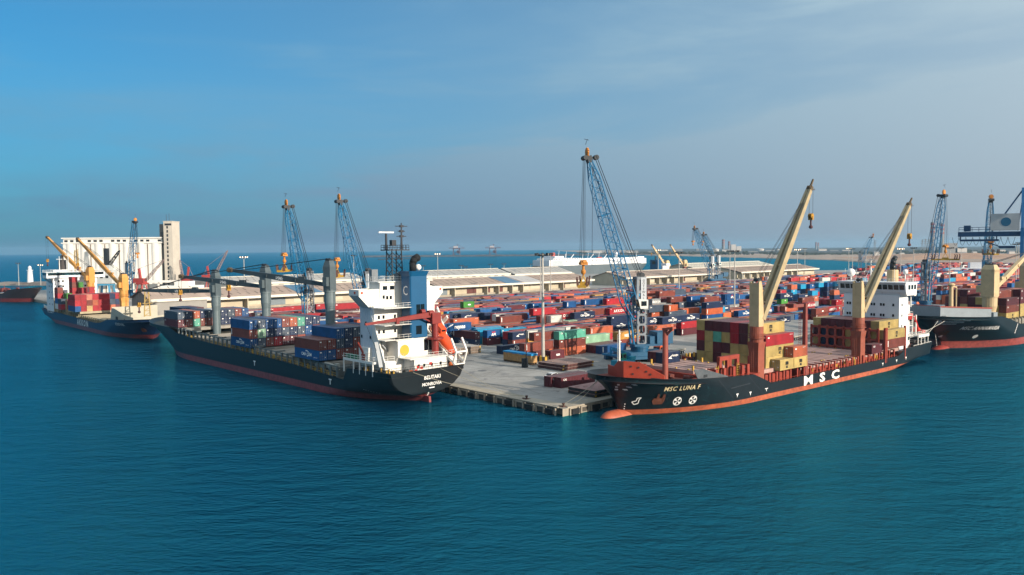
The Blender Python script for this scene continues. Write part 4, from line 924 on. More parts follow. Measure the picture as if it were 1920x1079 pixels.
def ship_belitaki():
    fr = Frame((-19.6, 183.6), R(133.5)); O = fr.W(0, 0, 0)
    root = empty('container_ship', O, fr.yaw)
    tag(root, 'black container ship seen from astern, with tall blue funnel and three grey deck cranes', 'ship')
    H = Hull(164, 22.0,
             deck=[(0, 7.7), (17.5, 7.3), (18.2, 7.2), (20.2, 4.4), (29, 4.7), (46, 5.6), (64, 6.1), (97, 6.8), (114, 7.4), (126, 8.2), (130, 9.6), (150, 9.9), (164, 10.4)],
             stem=[(-2, 146), (0, 147), (1.7, 148), (4, 151), (7, 156), (10.4, 164)], stern=[(-2, 5), (0, 2.6), (1.3, 1.0), (2.2, .3), (8, -.4)],
             ent=[(-2, 40), (0, 38), (4, 33), (10, 22)], run=[(-2, 34), (0, 28), (1.6, 24), (3, 15), (7.7, 7)], tran=[(-2, .02), (0, .03), (1.3, .10), (2.2, .42), (3.4, .70), (5.2, .88), (7.7, .97)], epow=[(0, .85), (10, .6)])
    H.build(root, hull_mat('black_hull_dull_red_boot', '#15181c', '#8c4444', 1.75, rust=.2))
    DECK = mat('grey_green_deck', '#50514a', .85, .25, .5, rust=.5, rustcol='#3b322c'); GREY = mat('grey_crane_paint', '#4c575b', .5, .12, .5, rust=.22, rustcol='#3c4244'); GREYL = mat('pale_grey_pedestal', '#5f6c6f', .5, .12, .5, rust=.3, rustcol='#59554d', streak=(.8, .8, .1))
    HATCH = mat('pale_hatch_cover', '#8d877d', .85, .2, .4, rust=.5, rustcol='#5f554a'); STEEL = mat('grey_lashing_steel', '#5c6261', .6, .2, .6, rust=.45, rustcol='#3f352e')
    H.deck_mesh(root, DECK)
    mb = MB(); mb.sphere((147.5, 0, -.9), 1.9, 14, 10, sc=(2.3, 1, .95)); mb.build('bulbous_bow', mat('dull_red_bulb', '#7d3436', .6, .2, rust=.3), root, smooth=True)
    mb = MB(); mb.extr([(-.9, -.3, -1.5), (2.8, -.3, -1.5), (2.6, -.3, 1.35), (-.6, -.3, 1.35)], (0, .6, 0)); mb.build('rudder', mat('dull_red_bulb'), root)
    for txt, z, sz in (('BELITAKI', 5.3, .85), ('MONROVIA', 3.75, .75)):
        mb = MB(); text_mb(mb, txt, sz, lambda a, b, z=z: (interp([(-2, 5), (0, 2.6), (1.3, 1.0), (2.2, .3), (8, -.4)], z + b) - .06, -a + .0 - 1.2, z + b), centre=True, bold=.025); mb.build('lettering', M_WHITE2, root)
    mb = MB().piece(); mb.box((.1, -1.2, 3.2), (.05, 1.5, .22))
    for x, z in ((24.5, 2.9), (65, 3.4)): mb.piece(); H.patch(mb, x, z, [(-.7, 1), (.7, 1), (.7, .7), (.2, .7), (.2, -.4), (-.2, -.4), (-.2, .7), (-.7, .7)])
    mb.piece()
    for i in range(7): H.patch(mb, 10.5 - i * .55, 2.9 - i * .12, [(0, 0), (-.32, 0), (-.32, .14), (0, .14)])
    mb.piece()
    for i in range(4): mb.box((.25 + .25 * i, -.3, 2.0 - .35 * i), (.06, .3, .16))
    mb.build_each('hull_mark', M_WHITE2, root)
    # hatches
    mb = MB(); mb.bb(26, 124, -8.8, 8.8, 3.4, 6.2); mb.build('hatch_coaming', STEEL, root)
    for x0, x1, z in ((28.5, 42, 7.2), (44.5, 54, 6.9), (54.6, 64.8, 7.0), (66.5, 79.8, 7.3), (83, 93.5, 7.3), (94, 104.5, 7.4), (105, 114, 7.5), (117, 135, 9.8)):
        mb = MB(); mb.bb(x0, x1, -9.4, 9.4, z - .9, z)
        for i in range(4): mb.box((x0 + (i + .5) * (x1 - x0) / 4, 0, z + .05), (.18, 18.4, .1))
        mb.build('hatch_cover', HATCH, root)
    mb = MB(); xs = [22 + 3.1 * i for i in range(33)]
    for i, x in enumerate(xs):
        zt = interp(H.deck, x); hbv = H.hb(x, zt) - .45
        for sg in (-1, 1): mb.piece().beam((x, sg * hbv, zt - 1.0), (x, sg * hbv, zt + 2.3), .42, .55)
        if i % 2 == 0: mb.beam((x, hbv + .2, zt + 2.2), (x, 8, zt + 2.2), .5, .35)
    mb.piece().beam((22, 10.4, 7.0), (120, 10.3, 9.7), .3, .25); mb.build_each('lashing_post', STEEL, root)
    mb = MB(); random.seed(21)
    for x in xs[:-2]:
        zt = interp(H.deck, x); hbv = H.hb(x, zt) - .5
        for k in range(2):
            dx = random.uniform(.5, 2.6); mb.piece().box((x + dx, hbv - random.uniform(0, .8), zt + random.uniform(-.2, .7)), (.22, .2, random.uniform(.5, 1.7)))
        if random.random() < .5: mb.piece().beam((x + .3, hbv, zt + .2), (x + .3, hbv, zt + 2.2), .14)
    mb.piece().rail([(22, 10.6, 4.2), (46, 10.6, 5.4), (64, 10.6, 5.9), (97, 10.5, 6.5)], 1.2, 2.4, .05, 2); mb.build_each('yellow_fitting', M_YEL, root)
    mb = MB(); mb.tube((25.2, 9.4, 6.4), (29.4, 9.4, 6.7), .75, n=12); mb.box((24.6, 9.0, 6.6), (.9, 1.0, 1.6)); mb.tube((30, 9, 6), (34, 9.2, 6.3), .6, n=12)
    mb.build('accommodation_ladder', mat('pale_gear', '#a5a69c', .5, .2), root)
    mb = MB(); mb.bb(41.5, 44, -9, 10, 5, 7.6); 
    for i in range(7): mb.tube((43, -8 + 2.6 * i, 5.4), (43, -8 + 2.6 * i, 9.4), 1.1, n=10)
    mb.bb(54.2, 66, -9.4, 9.4, 6, 6.3); mb.build_each('bay_ventilator', mat('stained_cream_vents', '#8d8371', .7, .25, .5, rust=.5), root)
    # grey cranes on the centre line
    cm = (GREYL, GREY, mat('dark_grey_jib', '#3c4448', .5, .12, .5, rust=.15))
    for x, zr, zt, tip in ((115.6, 20.2, 28.4, (149.5, 12.5, 21.4)), (79.6, 22.8, 30.6, (114.0, 11.5, 27.0)), (42.6, 24.4, 32.4, (77.5, 11.5, 29.6))):
        ship_crane(root, 'deck_crane', (x, 0), 5.5, zr, zt, tip, cm, twin=False, wbase=3.0, hook_drop=5.0, cab=False, round_base=True, words='NMF', slim=.95)
    # accommodation block
    hs = empty('bridge_house', (0, 0, 0)); hs.parent = root
    WP = mat('white_house_paint'); CR = mat('stained_white_house', '#dad7cf', .5, .07, .4, rust=.40, rustcol='#9a7e62', streak=(.9, .9, .12)); RIB = mat('shade_blue_white_side', '#b9c3cc', .5, .08, .5, rust=.2, rustcol='#8c8f90', streak=(.8, .8, .1))  # ribbed side: bluish shade put into the white's colour
    mb = MB(); mb.bb(8.5, 14.2, -8.8, 8.8, 6.2, 22.2); mb.bb(4.5, 8.5, -7.5, 5.5, 6.2, 14.6); mb.bb(9.2, 13.6, -8.0, 6.6, 22.2, 27.6); mb.build('deckhouse', CR, hs)
    mb = MB()
    corrugated(mb, (14.25, 8.98, 9.6), (9.0, 8.98, 9.6), (0, 0, 12.4), (0, 1, 0), 7, .18)
    mb.extr([(14.2, 8.84, 9.6), (7.0, 8.84, 9.6), (10.2, 8.84, 22.0), (14.2, 8.84, 22)], (0, .05, 0)); mb.build('ribbed_side', RIB, hs)
    mb = MB(); mb.extr([(10.2, 8.7, 22.0), (4.4, 8.7, 9.6), (7.6, 8.7, 9.6), (10.2, 8.7, 18)], (0, .24, 0)); mb.extr([(10.2, -8.8, 22.0), (4.4, -8.8, 9.6), (6.2, -8.8, 9.6), (10.2, -8.8, 19.6)], (0, -.24, 0))
    mb.build_each('wing_plate', CR, hs)
    # bridge wings and wheelhouse top
    mb = MB()
    for sg in (1, -1):
        y0, y1 = sg * 5.5, sg * 12.2; mb.piece()
        mb.extr([(9.4, y0, 22.0), (9.4, y0, 26.1), (9.4, y1, 26.1), (9.4, y1, 24.6), (9.4, sg * 9.6, 22.0)], (.25, 0, 0)); mb.extr([(13.4, y0, 22.6), (13.4, y0, 26.1), (13.4, y1, 26.1), (13.4, y1, 24.9), (13.4, sg * 9.6, 22.6)], (.25, 0, 0))
        mb.beam((11.5, sg * 12.1, 24.8), (11.5, sg * 12.1, 26.1), 4.2, .25, up=(0, 1, 0)); mb.extr([(9.5, y0, 24.9), (13.6, y0, 24.9), (13.6, y1, 24.9), (9.5, y1, 24.9)], (0, 0, .2)); mb.extr([(9.5, sg * 9.6, 22.05), (13.6, sg * 9.6, 22.05), (13.6, y1, 24.7), (9.5, y1, 24.7)], (0, 0, .12))
    mb.build_each('bridge_wing', CR, hs)
    mb = MB(); mb.bb(8.8, 14.2, -8.6, 7.2, 27.6, 27.8); mb.rail([(8.9, -8.4, 27.8), (8.9, 7.0, 27.8), (14.0, 7.0, 27.8), (14.0, -8.4, 27.8)], 1.1, 1.5)
    for z in (14.6, 18.0, 21.9): mb.bb(4.0, 9.0, 1.0, 9.0, z - .12, z); mb.rail([(9.0, 9.0, z), (4.1, 9.0, z), (4.1, 1.0, z)], 1.05, 1.3)
    mb.bb(-.2, 9.0, -10.2, 5.0, 10.2, 10.35); mb.rail([(9, 5.0, 10.35), (-.1, 5.0, 10.35), (-.1, -9.8, 10.35)], 1.05, 1.4); mb.build('decks_and_rails', M_WHITE, hs)
    mb = MB(); mb.bb(.3, 8.5, -9.6, 3.6, 6.7, 10.2); mb.bb(4.4, 8.6, 3.6, 8.8, 6.7, 9.6); mb.bb(3.9, 4.5, 1.5, 5.5, 10.4, 14.2); mb.build_each('poop_house', CR, hs)
    mb = MB(); mb.tube((3.86, 3.7, 12.0), (3.80, 3.7, 12.0), 1.3, n=24); mb.build('yellow_disc', mat('yellow_disc_paint', '#c8972e', .5, .08), hs)
    mb = MB()
    for z in (12.6, 16.2, 19.6): windows(mb, [(8.5, 7.5, z), (8.5, 6.2, z), (8.5, 3.0, z)], .55, .8, (0, 1, 0), (-1, 0, 0))
    windows(mb, [(9.2, 4.6, 24.0), (9.2, 3.6, 24.0), (9.2, 5.6, 24.2)], .6, .8, (0, 1, 0), (-1, 0, 0)); windows(mb, [(9.2, 3.2, 26.3), (9.2, 5.2, 26.3)], 1.2, .9, (0, 1, 0), (-1, 0, 0))
    windows(mb, [(.3, y, 8.6) for y in (2.4, .8, -1.4, -4, -6.5)], .6, .7, (0, 1, 0), (-1, 0, 0)); windows(mb, [(9.8 + 1.8 * i, 9.0, 15.0 + 3.2 * (i % 2)) for i in range(3)], .5, .7, (1, 0, 0), (0, 1, 0))
    windows(mb, [(4.5, -3.0, 12.6), (4.5, -4.4, 12.6)], 1.2, 2.6, (0, 1, 0), (-1, 0, 0)); mb.build_each('cabin_window', M_GLASS, hs)
    mb = MB(); mb.piece().ladder((9.7, 2.6, 22.4), (9.7, 2.6, 27.4), .7, (0, 1, 0), r=.05); mb.piece().beam((10.6, 9.6, 25), (10.6, 6.5, 22.2), .5, .3); mb.piece().beam((8, 8.6, 14.8), (8, 5, 11), .5, .3); mb.piece().ladder((4.2, 8.8, 9.8), (2.0, 9.6, 6.8), .8, (1, 0, 0)); mb.piece().beam((6.4, 9.8, 14.2), (4.6, 9.8, 8.6), 1.0, .25); mb.build_each('stairs', M_GALV, hs)
    mb = MB(); mb.tube((11, 12.24, 25.4), (11, 12.36, 25.4), .3, n=14); mb.tube((11, -12.24, 25.4), (11, -12.36, 25.4), .3, n=14); mb.tube((9.4, 11.4, 25.4), (9.3, 11.4, 25.4), .3, n=14); mb.tube((9.4, -11.4, 25.4), (9.3, -11.4, 25.4), .3, n=14); mb.build_each('lifebuoy', mat('faded_orange_ring', '#c8523a', .6, .1), hs)
    # funnel
    fb = mat('blue_funnel_paint', '#034a70', .45, .06, .5, rust=.03, rustcol='#0a2c44')
    mb = MB(); x0, x1, ya, yb_ = 4.0, 7.5, 1.7, -3.1
    plan = [(x1, ya), (x0 + .25, ya), (x0, ya - .25), (x0, yb_), (x1, yb_)]
    mb.extr([(a, b, 14.6) for a, b in plan], (0, 0, 14.6))
    lip = [(x1 + .2, ya + .4), (x0 - .15, ya + .4), (x0 - .4, ya - .1), (x0 - .4, yb_ - .4), (x1 + .2, yb_ - .4)]
    low, top = [(a, b, 29.0) for a, b in plan], [(a, b, 30.2) for a, b in lip]; n = 5
    mb.add(low + top, [(i, (i + 1) % n, n + (i + 1) % n, n + i) for i in range(n)] + [tuple(range(n, 2 * n))]); fn = mb.build('funnel', fb, hs)
    mb = MB(); text_mb(mb, 'C', 2.2, lambda a, b: (5.9 - a * .85, ya + .05, 24.6 + b), centre=True, bold=.0); mb.build('letter', M_WHITE2, fn)
    mb = MB(); mb.bb(x0 - .05, x0, -2.3, -1.2, 20.0, 22.4); mb.bb(x0 - .05, x0, -1.05, .05, 20.0, 22.4); mb.bb(x0 - .05, x0, -1.4, .2, 15.4, 17.4); mb.build_each('louvre', M_GLASS, fn)
    mb = MB(); mb.tube((5.8, -.4, 30), (5.8, -.4, 32.2), .8, .8, n=14); mb.tube((5.8, -.4, 32.0), (5.9, -1.0, 33.0), .82, .86, n=14); mb.tube((5.9, -.9, 32.9), (6.0, -2.1, 33.4), .86, .9, n=14); mb.build('exhaust_pipe', mat('black_soot', '#0e0e10', .8, .3), fn, smooth=True)
    mb = MB(); mb.sphere((6.6, -2.6, 31.0), .75, 12, 8); mb.build('radome', M_WHITE2, fn, smooth=True)
    # lattice mast
    mb = MB(); mx0, my0 = 10.4, 1.6
    for dx in (-1.3, 1.3):
        for dy in (-1.5, 1.5): mb.tube((mx0 + dx, my0 + dy, 27.8), (mx0 + dx * .8, my0 + dy * .9, 35.4), .16, n=6)
    for z in (29.6, 31.6, 33.6):
        for dy in (-1.45, 1.45): mb.tube((mx0 - 1.2, my0 + dy, z - 1), (mx0 + 1.2, my0 + dy, z + 1), .09, n=5); mb.tube((mx0 + 1.2, my0 + dy, z - 1), (mx0 - 1.2, my0 + dy, z + 1), .09, n=5)
        for dx in (-1.2, 1.2): mb.tube((mx0 + dx, my0 - 1.4, z - 1), (mx0 + dx, my0 + 1.4, z + 1), .09, n=5)
    mb.bb(mx0 - 1.8, mx0 + 1.8, my0 - 3.2, my0 + 2.6, 35.0, 35.25); mb.rail([(mx0 - 1.7, my0 - 3.1, 35.2), (mx0 - 1.7, my0 + 2.5, 35.2), (mx0 + 1.7, my0 + 2.5, 35.2), (mx0 + 1.7, my0 - 3.1, 35.2), (mx0 - 1.7, my0 - 3.1, 35.2)], 1.1, 1.0, .06)
    mb.tube((mx0, my0 - 2.2, 35.2), (mx0, my0 - 2.2, 41.6), .3, .12, n=8)
    for z, w in ((38.4, 1.4), (39.6, 1.0), (40.8, 1.7)): mb.tube((mx0, my0 - 2.2 - w, z), (mx0, my0 - 2.2 + w, z), .1, n=5); mb.box((mx0, my0 - 2.2, z), (.6, .9, .5))
    mb.tube((mx0, my0 + 2.2, 35.2), (mx0, my0 + 2.2, 39.0), .3, .25, n=8); mb.box((mx0, my0 + .3, 36.8), (1.0, 1.2, 1.4)); mb.tube((mx0, my0 - 5, 33), (mx0, my0 + 4.6, 33), .08, n=5)
    mb.build('radar_mast', mat('dark_mast_paint', '#2a2a2e', .6, .2, rust=.4, rustcol='#4a3430'), hs)
    mb = MB(); mb.box((mx0, my0 + 2.2, 39.3), (.35, 4.2, .3)); mb.build('radar_scanner', M_WHITE2, hs)
    mb = MB(); mb.bb(9.6, 11.0, -1.0, 1.2, 27.8, 29.6); mb.bb(12.4, 13.6, 4.9, 6.6, 27.8, 30.6); mb.build_each('roof_locker', mat('grey_lockers', '#6d7378', .5, .15), hs)
    # promenade at the poop side
    mb = MB(); mb.bb(6, 18.6, 9.2, 10.9, 9.4, 9.6); mb.bb(6, 18.6, 10.75, 11.05, 9.2, 9.75); mb.beam((5.9, 10.9, 9.5), (4.6, 6, 9.5), .3, .5)
    for x in (6.2, 9, 11.6, 14.2, 18.4): mb.beam((x, 10.9, 6.4), (x, 10.9, 9.4), .26)
    mb.rail([(18.6, 10.9, 9.7), (6, 10.9, 9.7), (4.6, 6, 9.7)], 1.05, 1.5, .05); mb.build('promenade_deck', M_WHITE, root)
    mb = MB(); mb.bb(13.6, 17.8, 9.6, 10.8, 9.6, 10.6); mb.build('green_tarp', mat('green_tarp', '#1d6b4a', .8, .2), root)
    mb = MB(); mb.bb(9.4, 13.2, 8.7, 10, 9.6, 12.6); mb.bb(9.4, 10.6, 9.4, 10.4, 9.6, 11.6); mb.build_each('white_locker', M_WHITE, root)
    mb = MB(); mb.beam((13.2, 10.2, 13.6), (10.4, 10.2, 10.4), .35); mb.bb(10, 11.4, 9.8, 10.6, 9.7, 11.2); mb.build('provision_davit', mat('red_oxide_deck_paint'), root)
    mb = MB(); random.seed(31)
    for i in range(18): mb.piece().box((random.uniform(1, 16), random.uniform(7.2, 9.8), 7.1), (random.uniform(.4, 1.2), random.uniform(.4, 1.0), random.uniform(.6, 1.6)))
    for i in range(6): y = -8 + i * 2.6; mb.piece().tube((1.6, y - .5, 7.4), (1.6, y + .5, 7.4), .6, n=10)
    mb.piece().rail([(16, 10.6, 7.2), (-.2, 10.3, 7.7), (-.2, -10.3, 7.6)], 1.1, 1.3, .05); mb.build_each('mooring_gear', mat('dark_gear', '#393c3b', .7, .3, rust=.5), root)
    mb = MB()
    for i in range(8): mb.box((random.uniform(.6, 14), random.uniform(8.6, 10.2), 7.5), (.3, .3, 1.4))
    mb.box((1.2, -6.5, 8.2), (.9, 2.6, .3)); mb.box((.8, -8.6, 8.4), (.6, 1.8, .4)); mb.build_each('yellow_gear', M_YEL, root)
    mb = MB(); mb.lathe([(.8, 0), (.95, .4), (.5, .9)], (1.4, 4.0, 6.7), 10); mb.lathe([(.8, 0), (1.0, .5), (.5, 1.0)], (.6, -7.2, 7.6), 10); mb.build_each('rope_coil', mat('orange_rope', '#c8692f', .9, .2), root)
    mb = MB(); mb.sphere((.3, -10.6, 8.3), .9, 12, 8, sc=(.8, .6, 1.3)); mb.build('white_fender', mat('dirty_white_fender', '#b9b4a0', .7, .15), root, smooth=True)
    mb = MB()
    for y, z in ((2.6, 8.3), (1.6, 8.1), (3.2, 7.6), (-1, 8.8)): mb.box((.22, y, z), (.15, .7, .6))
    mb.build_each('hose_box', mat('signal_red'), root)
    # red store crane
    cr = empty('store_crane', (0, 0, 0)); cr.parent = root; RC = mat('dark_red_crane', '#7a2620', .5, .15, .7, rust=.25, rustcol='#4a1f1a')
    mb = MB(); mb.tube((3.0, -4.6, 9.5), (3.0, -4.6, 18.6), .85, .8, n=16); mb.tube((3.0, -4.6, 14.0), (3.0, -4.6, 14.4), 2.0, n=16); mb.build('post', RC, cr)
    mb = MB(); mb.box((3.0, -4.4, 19.0), (2.0, 2.6, 2.6)); mb.beam((3.0, -3.4, 19.9), (3.2, 8.0, 19.2), .9, 1.3, .6, .7); mb.beam((3.2, 8.0, 19.2), (3.4, 14.6, 18.8), .6, .7, .45, .5); mb.beam((3.0, -4.2, 17.8), (3.0, -.6, 19.4), .35)
    mb.tube((3, -4, 20.2), (3, -2.6, 20.2), .7, n=12); mb.tube((3.6, -2, 20.6), (3.6, -.9, 20.6), .6, n=12); mb.box((3.1, 6.2, 18.9), (.8, .8, 1.2)); mb.build('boom', RC, cr)
    mb = MB(); mb.tube((3.4, 14.3, 18.7), (6.0, 9.6, 11.5), .04, n=4); mb.build('rope', M_CABLE, cr)
    # free-fall lifeboat and its white launching frame
    mb = MB(); a, b = Vector((9.2, -8.0, 16.2)), Vector((-1.8, -8.0, 8.2))
    for sg in (-1, 1): mb.beam(a + Vector((0, sg * 1.5, 0)), b + Vector((0, sg * 1.5, 0)), .35, .5)
    for k in range(6): c = a.lerp(b, k / 5); mb.beam(c - Vector((0, 1.5, 0)), c + Vector((0, 1.5, 0)), .25)
    for sg in (-1, 1):
        y = -8 + sg * 1.6
        mb.beam((9, y, 6.5), (9, y, 16.6), .4); mb.beam((2.2, y, 7), (2.2, y, 11.5), .35); mb.beam((-1.6, y, 8.8), (-2.6, y, 11.2), .4); mb.beam((-2.6, y, 11.2), (-.8, y, 14.2), .4); mb.beam((8.6, y, 21), (4.6, y, 13.5), .35, .6)
    mb.beam((-2.6, -9.6, 11.2), (-2.6, -6.4, 11.2), .35); mb.beam((7.0, -10.0, 17.2), (5.0, -10.0, 18.8), .3, .8); mb.build('lifeboat_ramp', M_WHITE, root)
    lb = empty('lifeboat', fr.W(4.3, -8.2, 13.2), fr.yaw); lb.rotation_euler = (0, R(0), fr.yaw)
    dirv = (b - a).normalized(); upv = Vector((0, 1, 0)).cross(dirv); upv = upv if upv.z > 0 else -upv
    mb = MB(); prof = [(-5.4, .02, .1), (-5.1, .85, .6), (-4.1, 1.4, 1.1), (-1.6, 1.7, 1.4), (1.6, 1.7, 1.45), (3.9, 1.3, 1.3), (5.1, .65, .9), (5.6, .05, .3)]; N = 16; P = []
    for t_, w, h_ in prof:
        for i in range(N):
            an = 2 * math.pi * i / N; zz = math.sin(an); P.append(dirv * t_ + Vector((0, w * math.cos(an), 0)) + upv * (h_ * (zz * .95 if zz > 0 else zz * 1.15) + .1))
    mb.add(P, [(j * N + i, j * N + (i + 1) % N, (j + 1) * N + (i + 1) % N, (j + 1) * N + i) for j in range(len(prof) - 1) for i in range(N)])
    ORG = mat('lifeboat_orange', '#cf4a1d', .45, .1, .6, rust=.06, rustcol='#9a3a1a'); mb.build('hull', ORG, lb, smooth=True)
    mb = MB(); c0 = dirv * -2.8 + upv * 1.4
    q = [c0 - dirv * 1.5, c0 + dirv * 1.7, c0 + dirv * 1.2 + upv * .95, c0 - dirv * 1.2 + upv * .95]; mb.extr([v - Vector((0, .85, 0)) for v in q], (0, 1.7, 0)); mb.build('canopy', ORG, lb)
    mb = MB(); c1 = c0 + dirv * 1.52 + upv * .48; mb.extr([c1 - Vector((0, .6, 0)) - upv * .25, c1 + Vector((0, .6, 0)) - upv * .25, c1 + Vector((0, .6, 0)) + upv * .25 - dirv * .22, c1 - Vector((0, .6, 0)) + upv * .25 - dirv * .22], dirv * .05); mb.build('window', M_GLASS, lb)
    mb = MB()
    for sg in (-1, 1): mb.path([dirv * t_ + Vector((0, sg * (w + .04), 0)) + upv * .1 for t_, w, _ in prof[1:-1]], .09)
    mb.build('grab_rail', mat('pale_rail', '#d8b49a', .5, .1), lb)
    tag(lb, 'orange enclosed lifeboat on a sloping white ramp at the stern of the blue-funnelled ship', 'lifeboat')
    return fr, H
BEL, BEL_HULL = ship_belitaki()
def bel_cargo():
    g = 'containers stowed amidships on the blue-funnelled ship'
    lab = lambda c, k, i, w: f"{CC[c][1]} container, {TIER[k]} tier, {ORD[i]} from left, {w}"
    w = 'long midship stack of the blue-funnelled ship'
    for k, row in enumerate(('bdwrmmwnn', 'wlnndndbw', 'bdbbwsinn')):
        for i, c in enumerate(row): stow(BEL, 73.6, 10.0 - 2.5 * i, 7.75 + HGT * k, c, 40, 'C' if (i == 0 and k == 0) else 'S' if k == 1 and i == 0 else '', lab(c, k, i, w), g)
    w = "stack before the blue-funnelled ship's house"
    for k, (row, i0) in enumerate((('bbwwwnmm', 0), ('wwdnwmbd', 0), ('bndmn', 2))):
        for i, c in enumerate(row):
            if k == 2 or True: stow(BEL, 35.6, 10.0 - 2.5 * (i + i0), 7.75 + HGT * k, c, 40, 'C' if i == 0 and k == 0 else '', lab(c, k, i + i0, w), g)
    w = 'stack at the blue-funnelled ship\'s fore crane'
    for k, row in enumerate(('mwiwwk', 'dnsndk')):
        for i, c in enumerate(row): stow(BEL, 126.4, 9.8 - 2.5 * i, 10.0 + HGT * k, c, 40 if i < 5 else 20, 'V' if i == 0 else '', lab(c, k, i, w), g)
    for k, row in enumerate(('nnnn', 'ndwb')):
        for i, c in enumerate(row): stow(BEL, 125.0, -5.4 - 2.5 * i + 1.2, 10.0 + HGT * k, c, 40, '', lab(c, k, i, 'rearmost stack at the blue-funnelled ship\'s fore crane'), g)
    for i, c in enumerate('nnm'): stow(BEL, 139.6, 3.0 - 2.5 * i, 10.2 + HGT, c, 40, '', f"{CC[c][1]} container far forward on the blue-funnelled ship, {ORD[i]} from the left of three", g); stow(BEL, 139.6, 3.0 - 2.5 * i, 10.2, 'n', 40, '', f"navy container under the {ORD[i]} of the three far forward on the blue-funnelled ship", g)
bel_cargo()
def ship_kosovak():
    fr = Frame((-233.9, 418.4), R(-47.6)); O = fr.W(0, 0, 0); root = empty('container_ship', O, fr.yaw)
    tag(root, 'navy-blue container ship with ochre deck cranes, moored in front of the white silos', 'ship')
    H = Hull(143, 20, deck=[(-8, 6.3), (0, 6.0), (14, 5.6), (66, 5.0), (97, 4.4), (104, 5.0), (111, 6.9), (128, 7.9), (143, 8.8)],
             stem=[(-2, 131), (0, 132), (1.2, 133), (4, 136), (8.8, 143)], stern=[(-2, 4), (0, 0), (1.5, -3), (3, -8), (9, -8)],
             ent=[(-2, 36), (0, 34), (4, 27), (9, 17)], run=[(-2, 30), (0, 26), (3, 14), (6, 8)], tran=[(-2, .03), (0, .1), (1.5, .5), (3, .85), (6, .95)])
    H.build(root, hull_mat('navy_hull_red_boot', '#12294a', '#7d3a3a', 1.7, rust=.12))
    BEI = mat('weathered_beige_deck', '#8f8468', .8, .2, .5, rust=.5, rustcol='#54493a'); H.deck_mesh(root, BEI)
    H.letters(root, 'AKKON', 62, 1.9, 2.7, M_WHITE2, side=-1, bold=.03, spacing=1.5); H.letters(root, 'KOSOVAK', 118.4, 5.3, 1.1, M_WHITE2, side=-1, bold=.02)
    mb = MB(); H.patch(mb, 132.6, 3.6, [(-.9, -.6), (.9, -.6), (1.2, .4), (.5, 1.2), (-.4, 1.1), (-1.1, .3)], side=-1, off=.25); mb.build('anchor', mat('anchor_rust'), root)
    mb = MB(); mb.bb(18, 112, -8.6, 8.6, 3, 5.6); mb.build('hatch_coaming', BEI, root)
    for x0, x1, z in ((22, 41.5, 7.4), (43, 63.5, 7.7), (66, 79, 6.3), (80, 93, 6.3), (94, 108, 6.3)):
        mb = MB(); mb.bb(x0, x1, -9.2, 9.2, z - 1, z)
        for i in range(3): mb.box((x0 + (i + .5) * (x1 - x0) / 3, 0, z + .06), (.2, 18, .12))
        mb.build('hatch_cover', mat('beige_hatch_cover', '#a3967c', .85, .18, .5, rust=.4, rustcol='#6a5d48'), root)
    mb = MB()
    for i in range(30):
        x = 16 + 3.1 * i; zt = interp(H.deck, x); mb.beam((x, -9.5, zt - 1), (x, -9.5, zt + 1.5), .4, .5); mb.beam((x, 9.5, zt - 1), (x, 9.5, zt + 1.5), .4, .5)
    for x in (20, 41.8): mb.beam((x, -9.6, 4), (x, -9.6, 12.5), .7, .6)
    mb.build_each('lashing_post', mat('beige_steel', '#84795e', .7, .2, rust=.5, rustcol='#54493a'), root)
    # forward breakwater block and mast
    CRB = mat('cream_grey_paint', '#a9a493', .6, .1, .5, rust=.25, rustcol='#7d7561', streak=(.8, .8, .1))
    mb = MB(); mb.extr([(109, -9.3, 5), (131, -7.0, 6.6), (131, -7.0, 8.8), (124, -8, 9.6), (114, -9, 11.8), (111, -9.2, 11.8)], (0, .3, 0)); mb.extr([(131, -7.0, 6.6), (131, 7, 6.6), (131, 7, 9.4), (131, -7, 8.8)], (.3, 0, 0)); mb.bb(110.6, 111, -9, 9.2, 4, 12.2); mb.build('breakwater_plate', CRB, root)
    mb = MB(); mb.bb(121, 123.4, -7.9, -7.6, 7.4, 8.8); mb.bb(115.5, 117.5, -8.98, -8.75, 7.2, 8.6); mb.build_each('opening', M_DARK, root)
    mb = MB()
    for dy in (-1.2, 1.2): mb.tube((126.5, dy, 7.5), (126.5, dy * .6, 19), .25, n=6)
    for z in (9, 11, 13, 15, 17): mb.tube((126.5, -1, z), (126.5, 1, z + 1.4), .12, n=5); mb.tube((126.5, 1, z), (126.5, -1, z), .12, n=5)
    mb.bb(125.6, 127.4, -2, 2, 14, 14.2); mb.build('fore_mast', mat('ochre_mast', '#a58a4e', .6, .2, rust=.4), root)
    YC = mat('ochre_crane_paint', '#c08a43', .55, .1, .5, rust=.2, rustcol='#7d5a30')
    ship_crane(root, 'deck_crane', (80, 5), 3.6, 17.6, 24.9, (45, -4.2, 41.0), (YC, YC, YC), wbase=3.6, hook_drop=12, cab=False); ship_crane(root, 'deck_crane', (27.5, 5), 3.6, 19.6, 27.4, (-8, -5.4, 42.6), (YC, YC, YC), wbase=3.6, hook_drop=12, cab=False)
    hs = empty('bridge_house', (0, 0, 0)); hs.parent = root; WP = mat('white_house_paint', '#d5d6d6', .5, .06, .4)
    mb = MB(); mb.bb(6, 20, -10, 10, 4.5, 22.2); mb.bb(2, 8, -7, 7, 4.5, 26); mb.build('deckhouse', WP, hs)
    mb = MB(); mb.bb(13, 21, -13, 13.6, 22.2, 24.6); mb.extr([(13, -10, 19.6), (20.5, -10, 19.6), (20.5, -13, 22.2), (13, -13, 22.2)], (0, .01, 0)); mb.bb(12.5, 21.4, -13.3, 13.9, 24.9, 25.1); w = mb.build('wheelhouse', WP, hs)
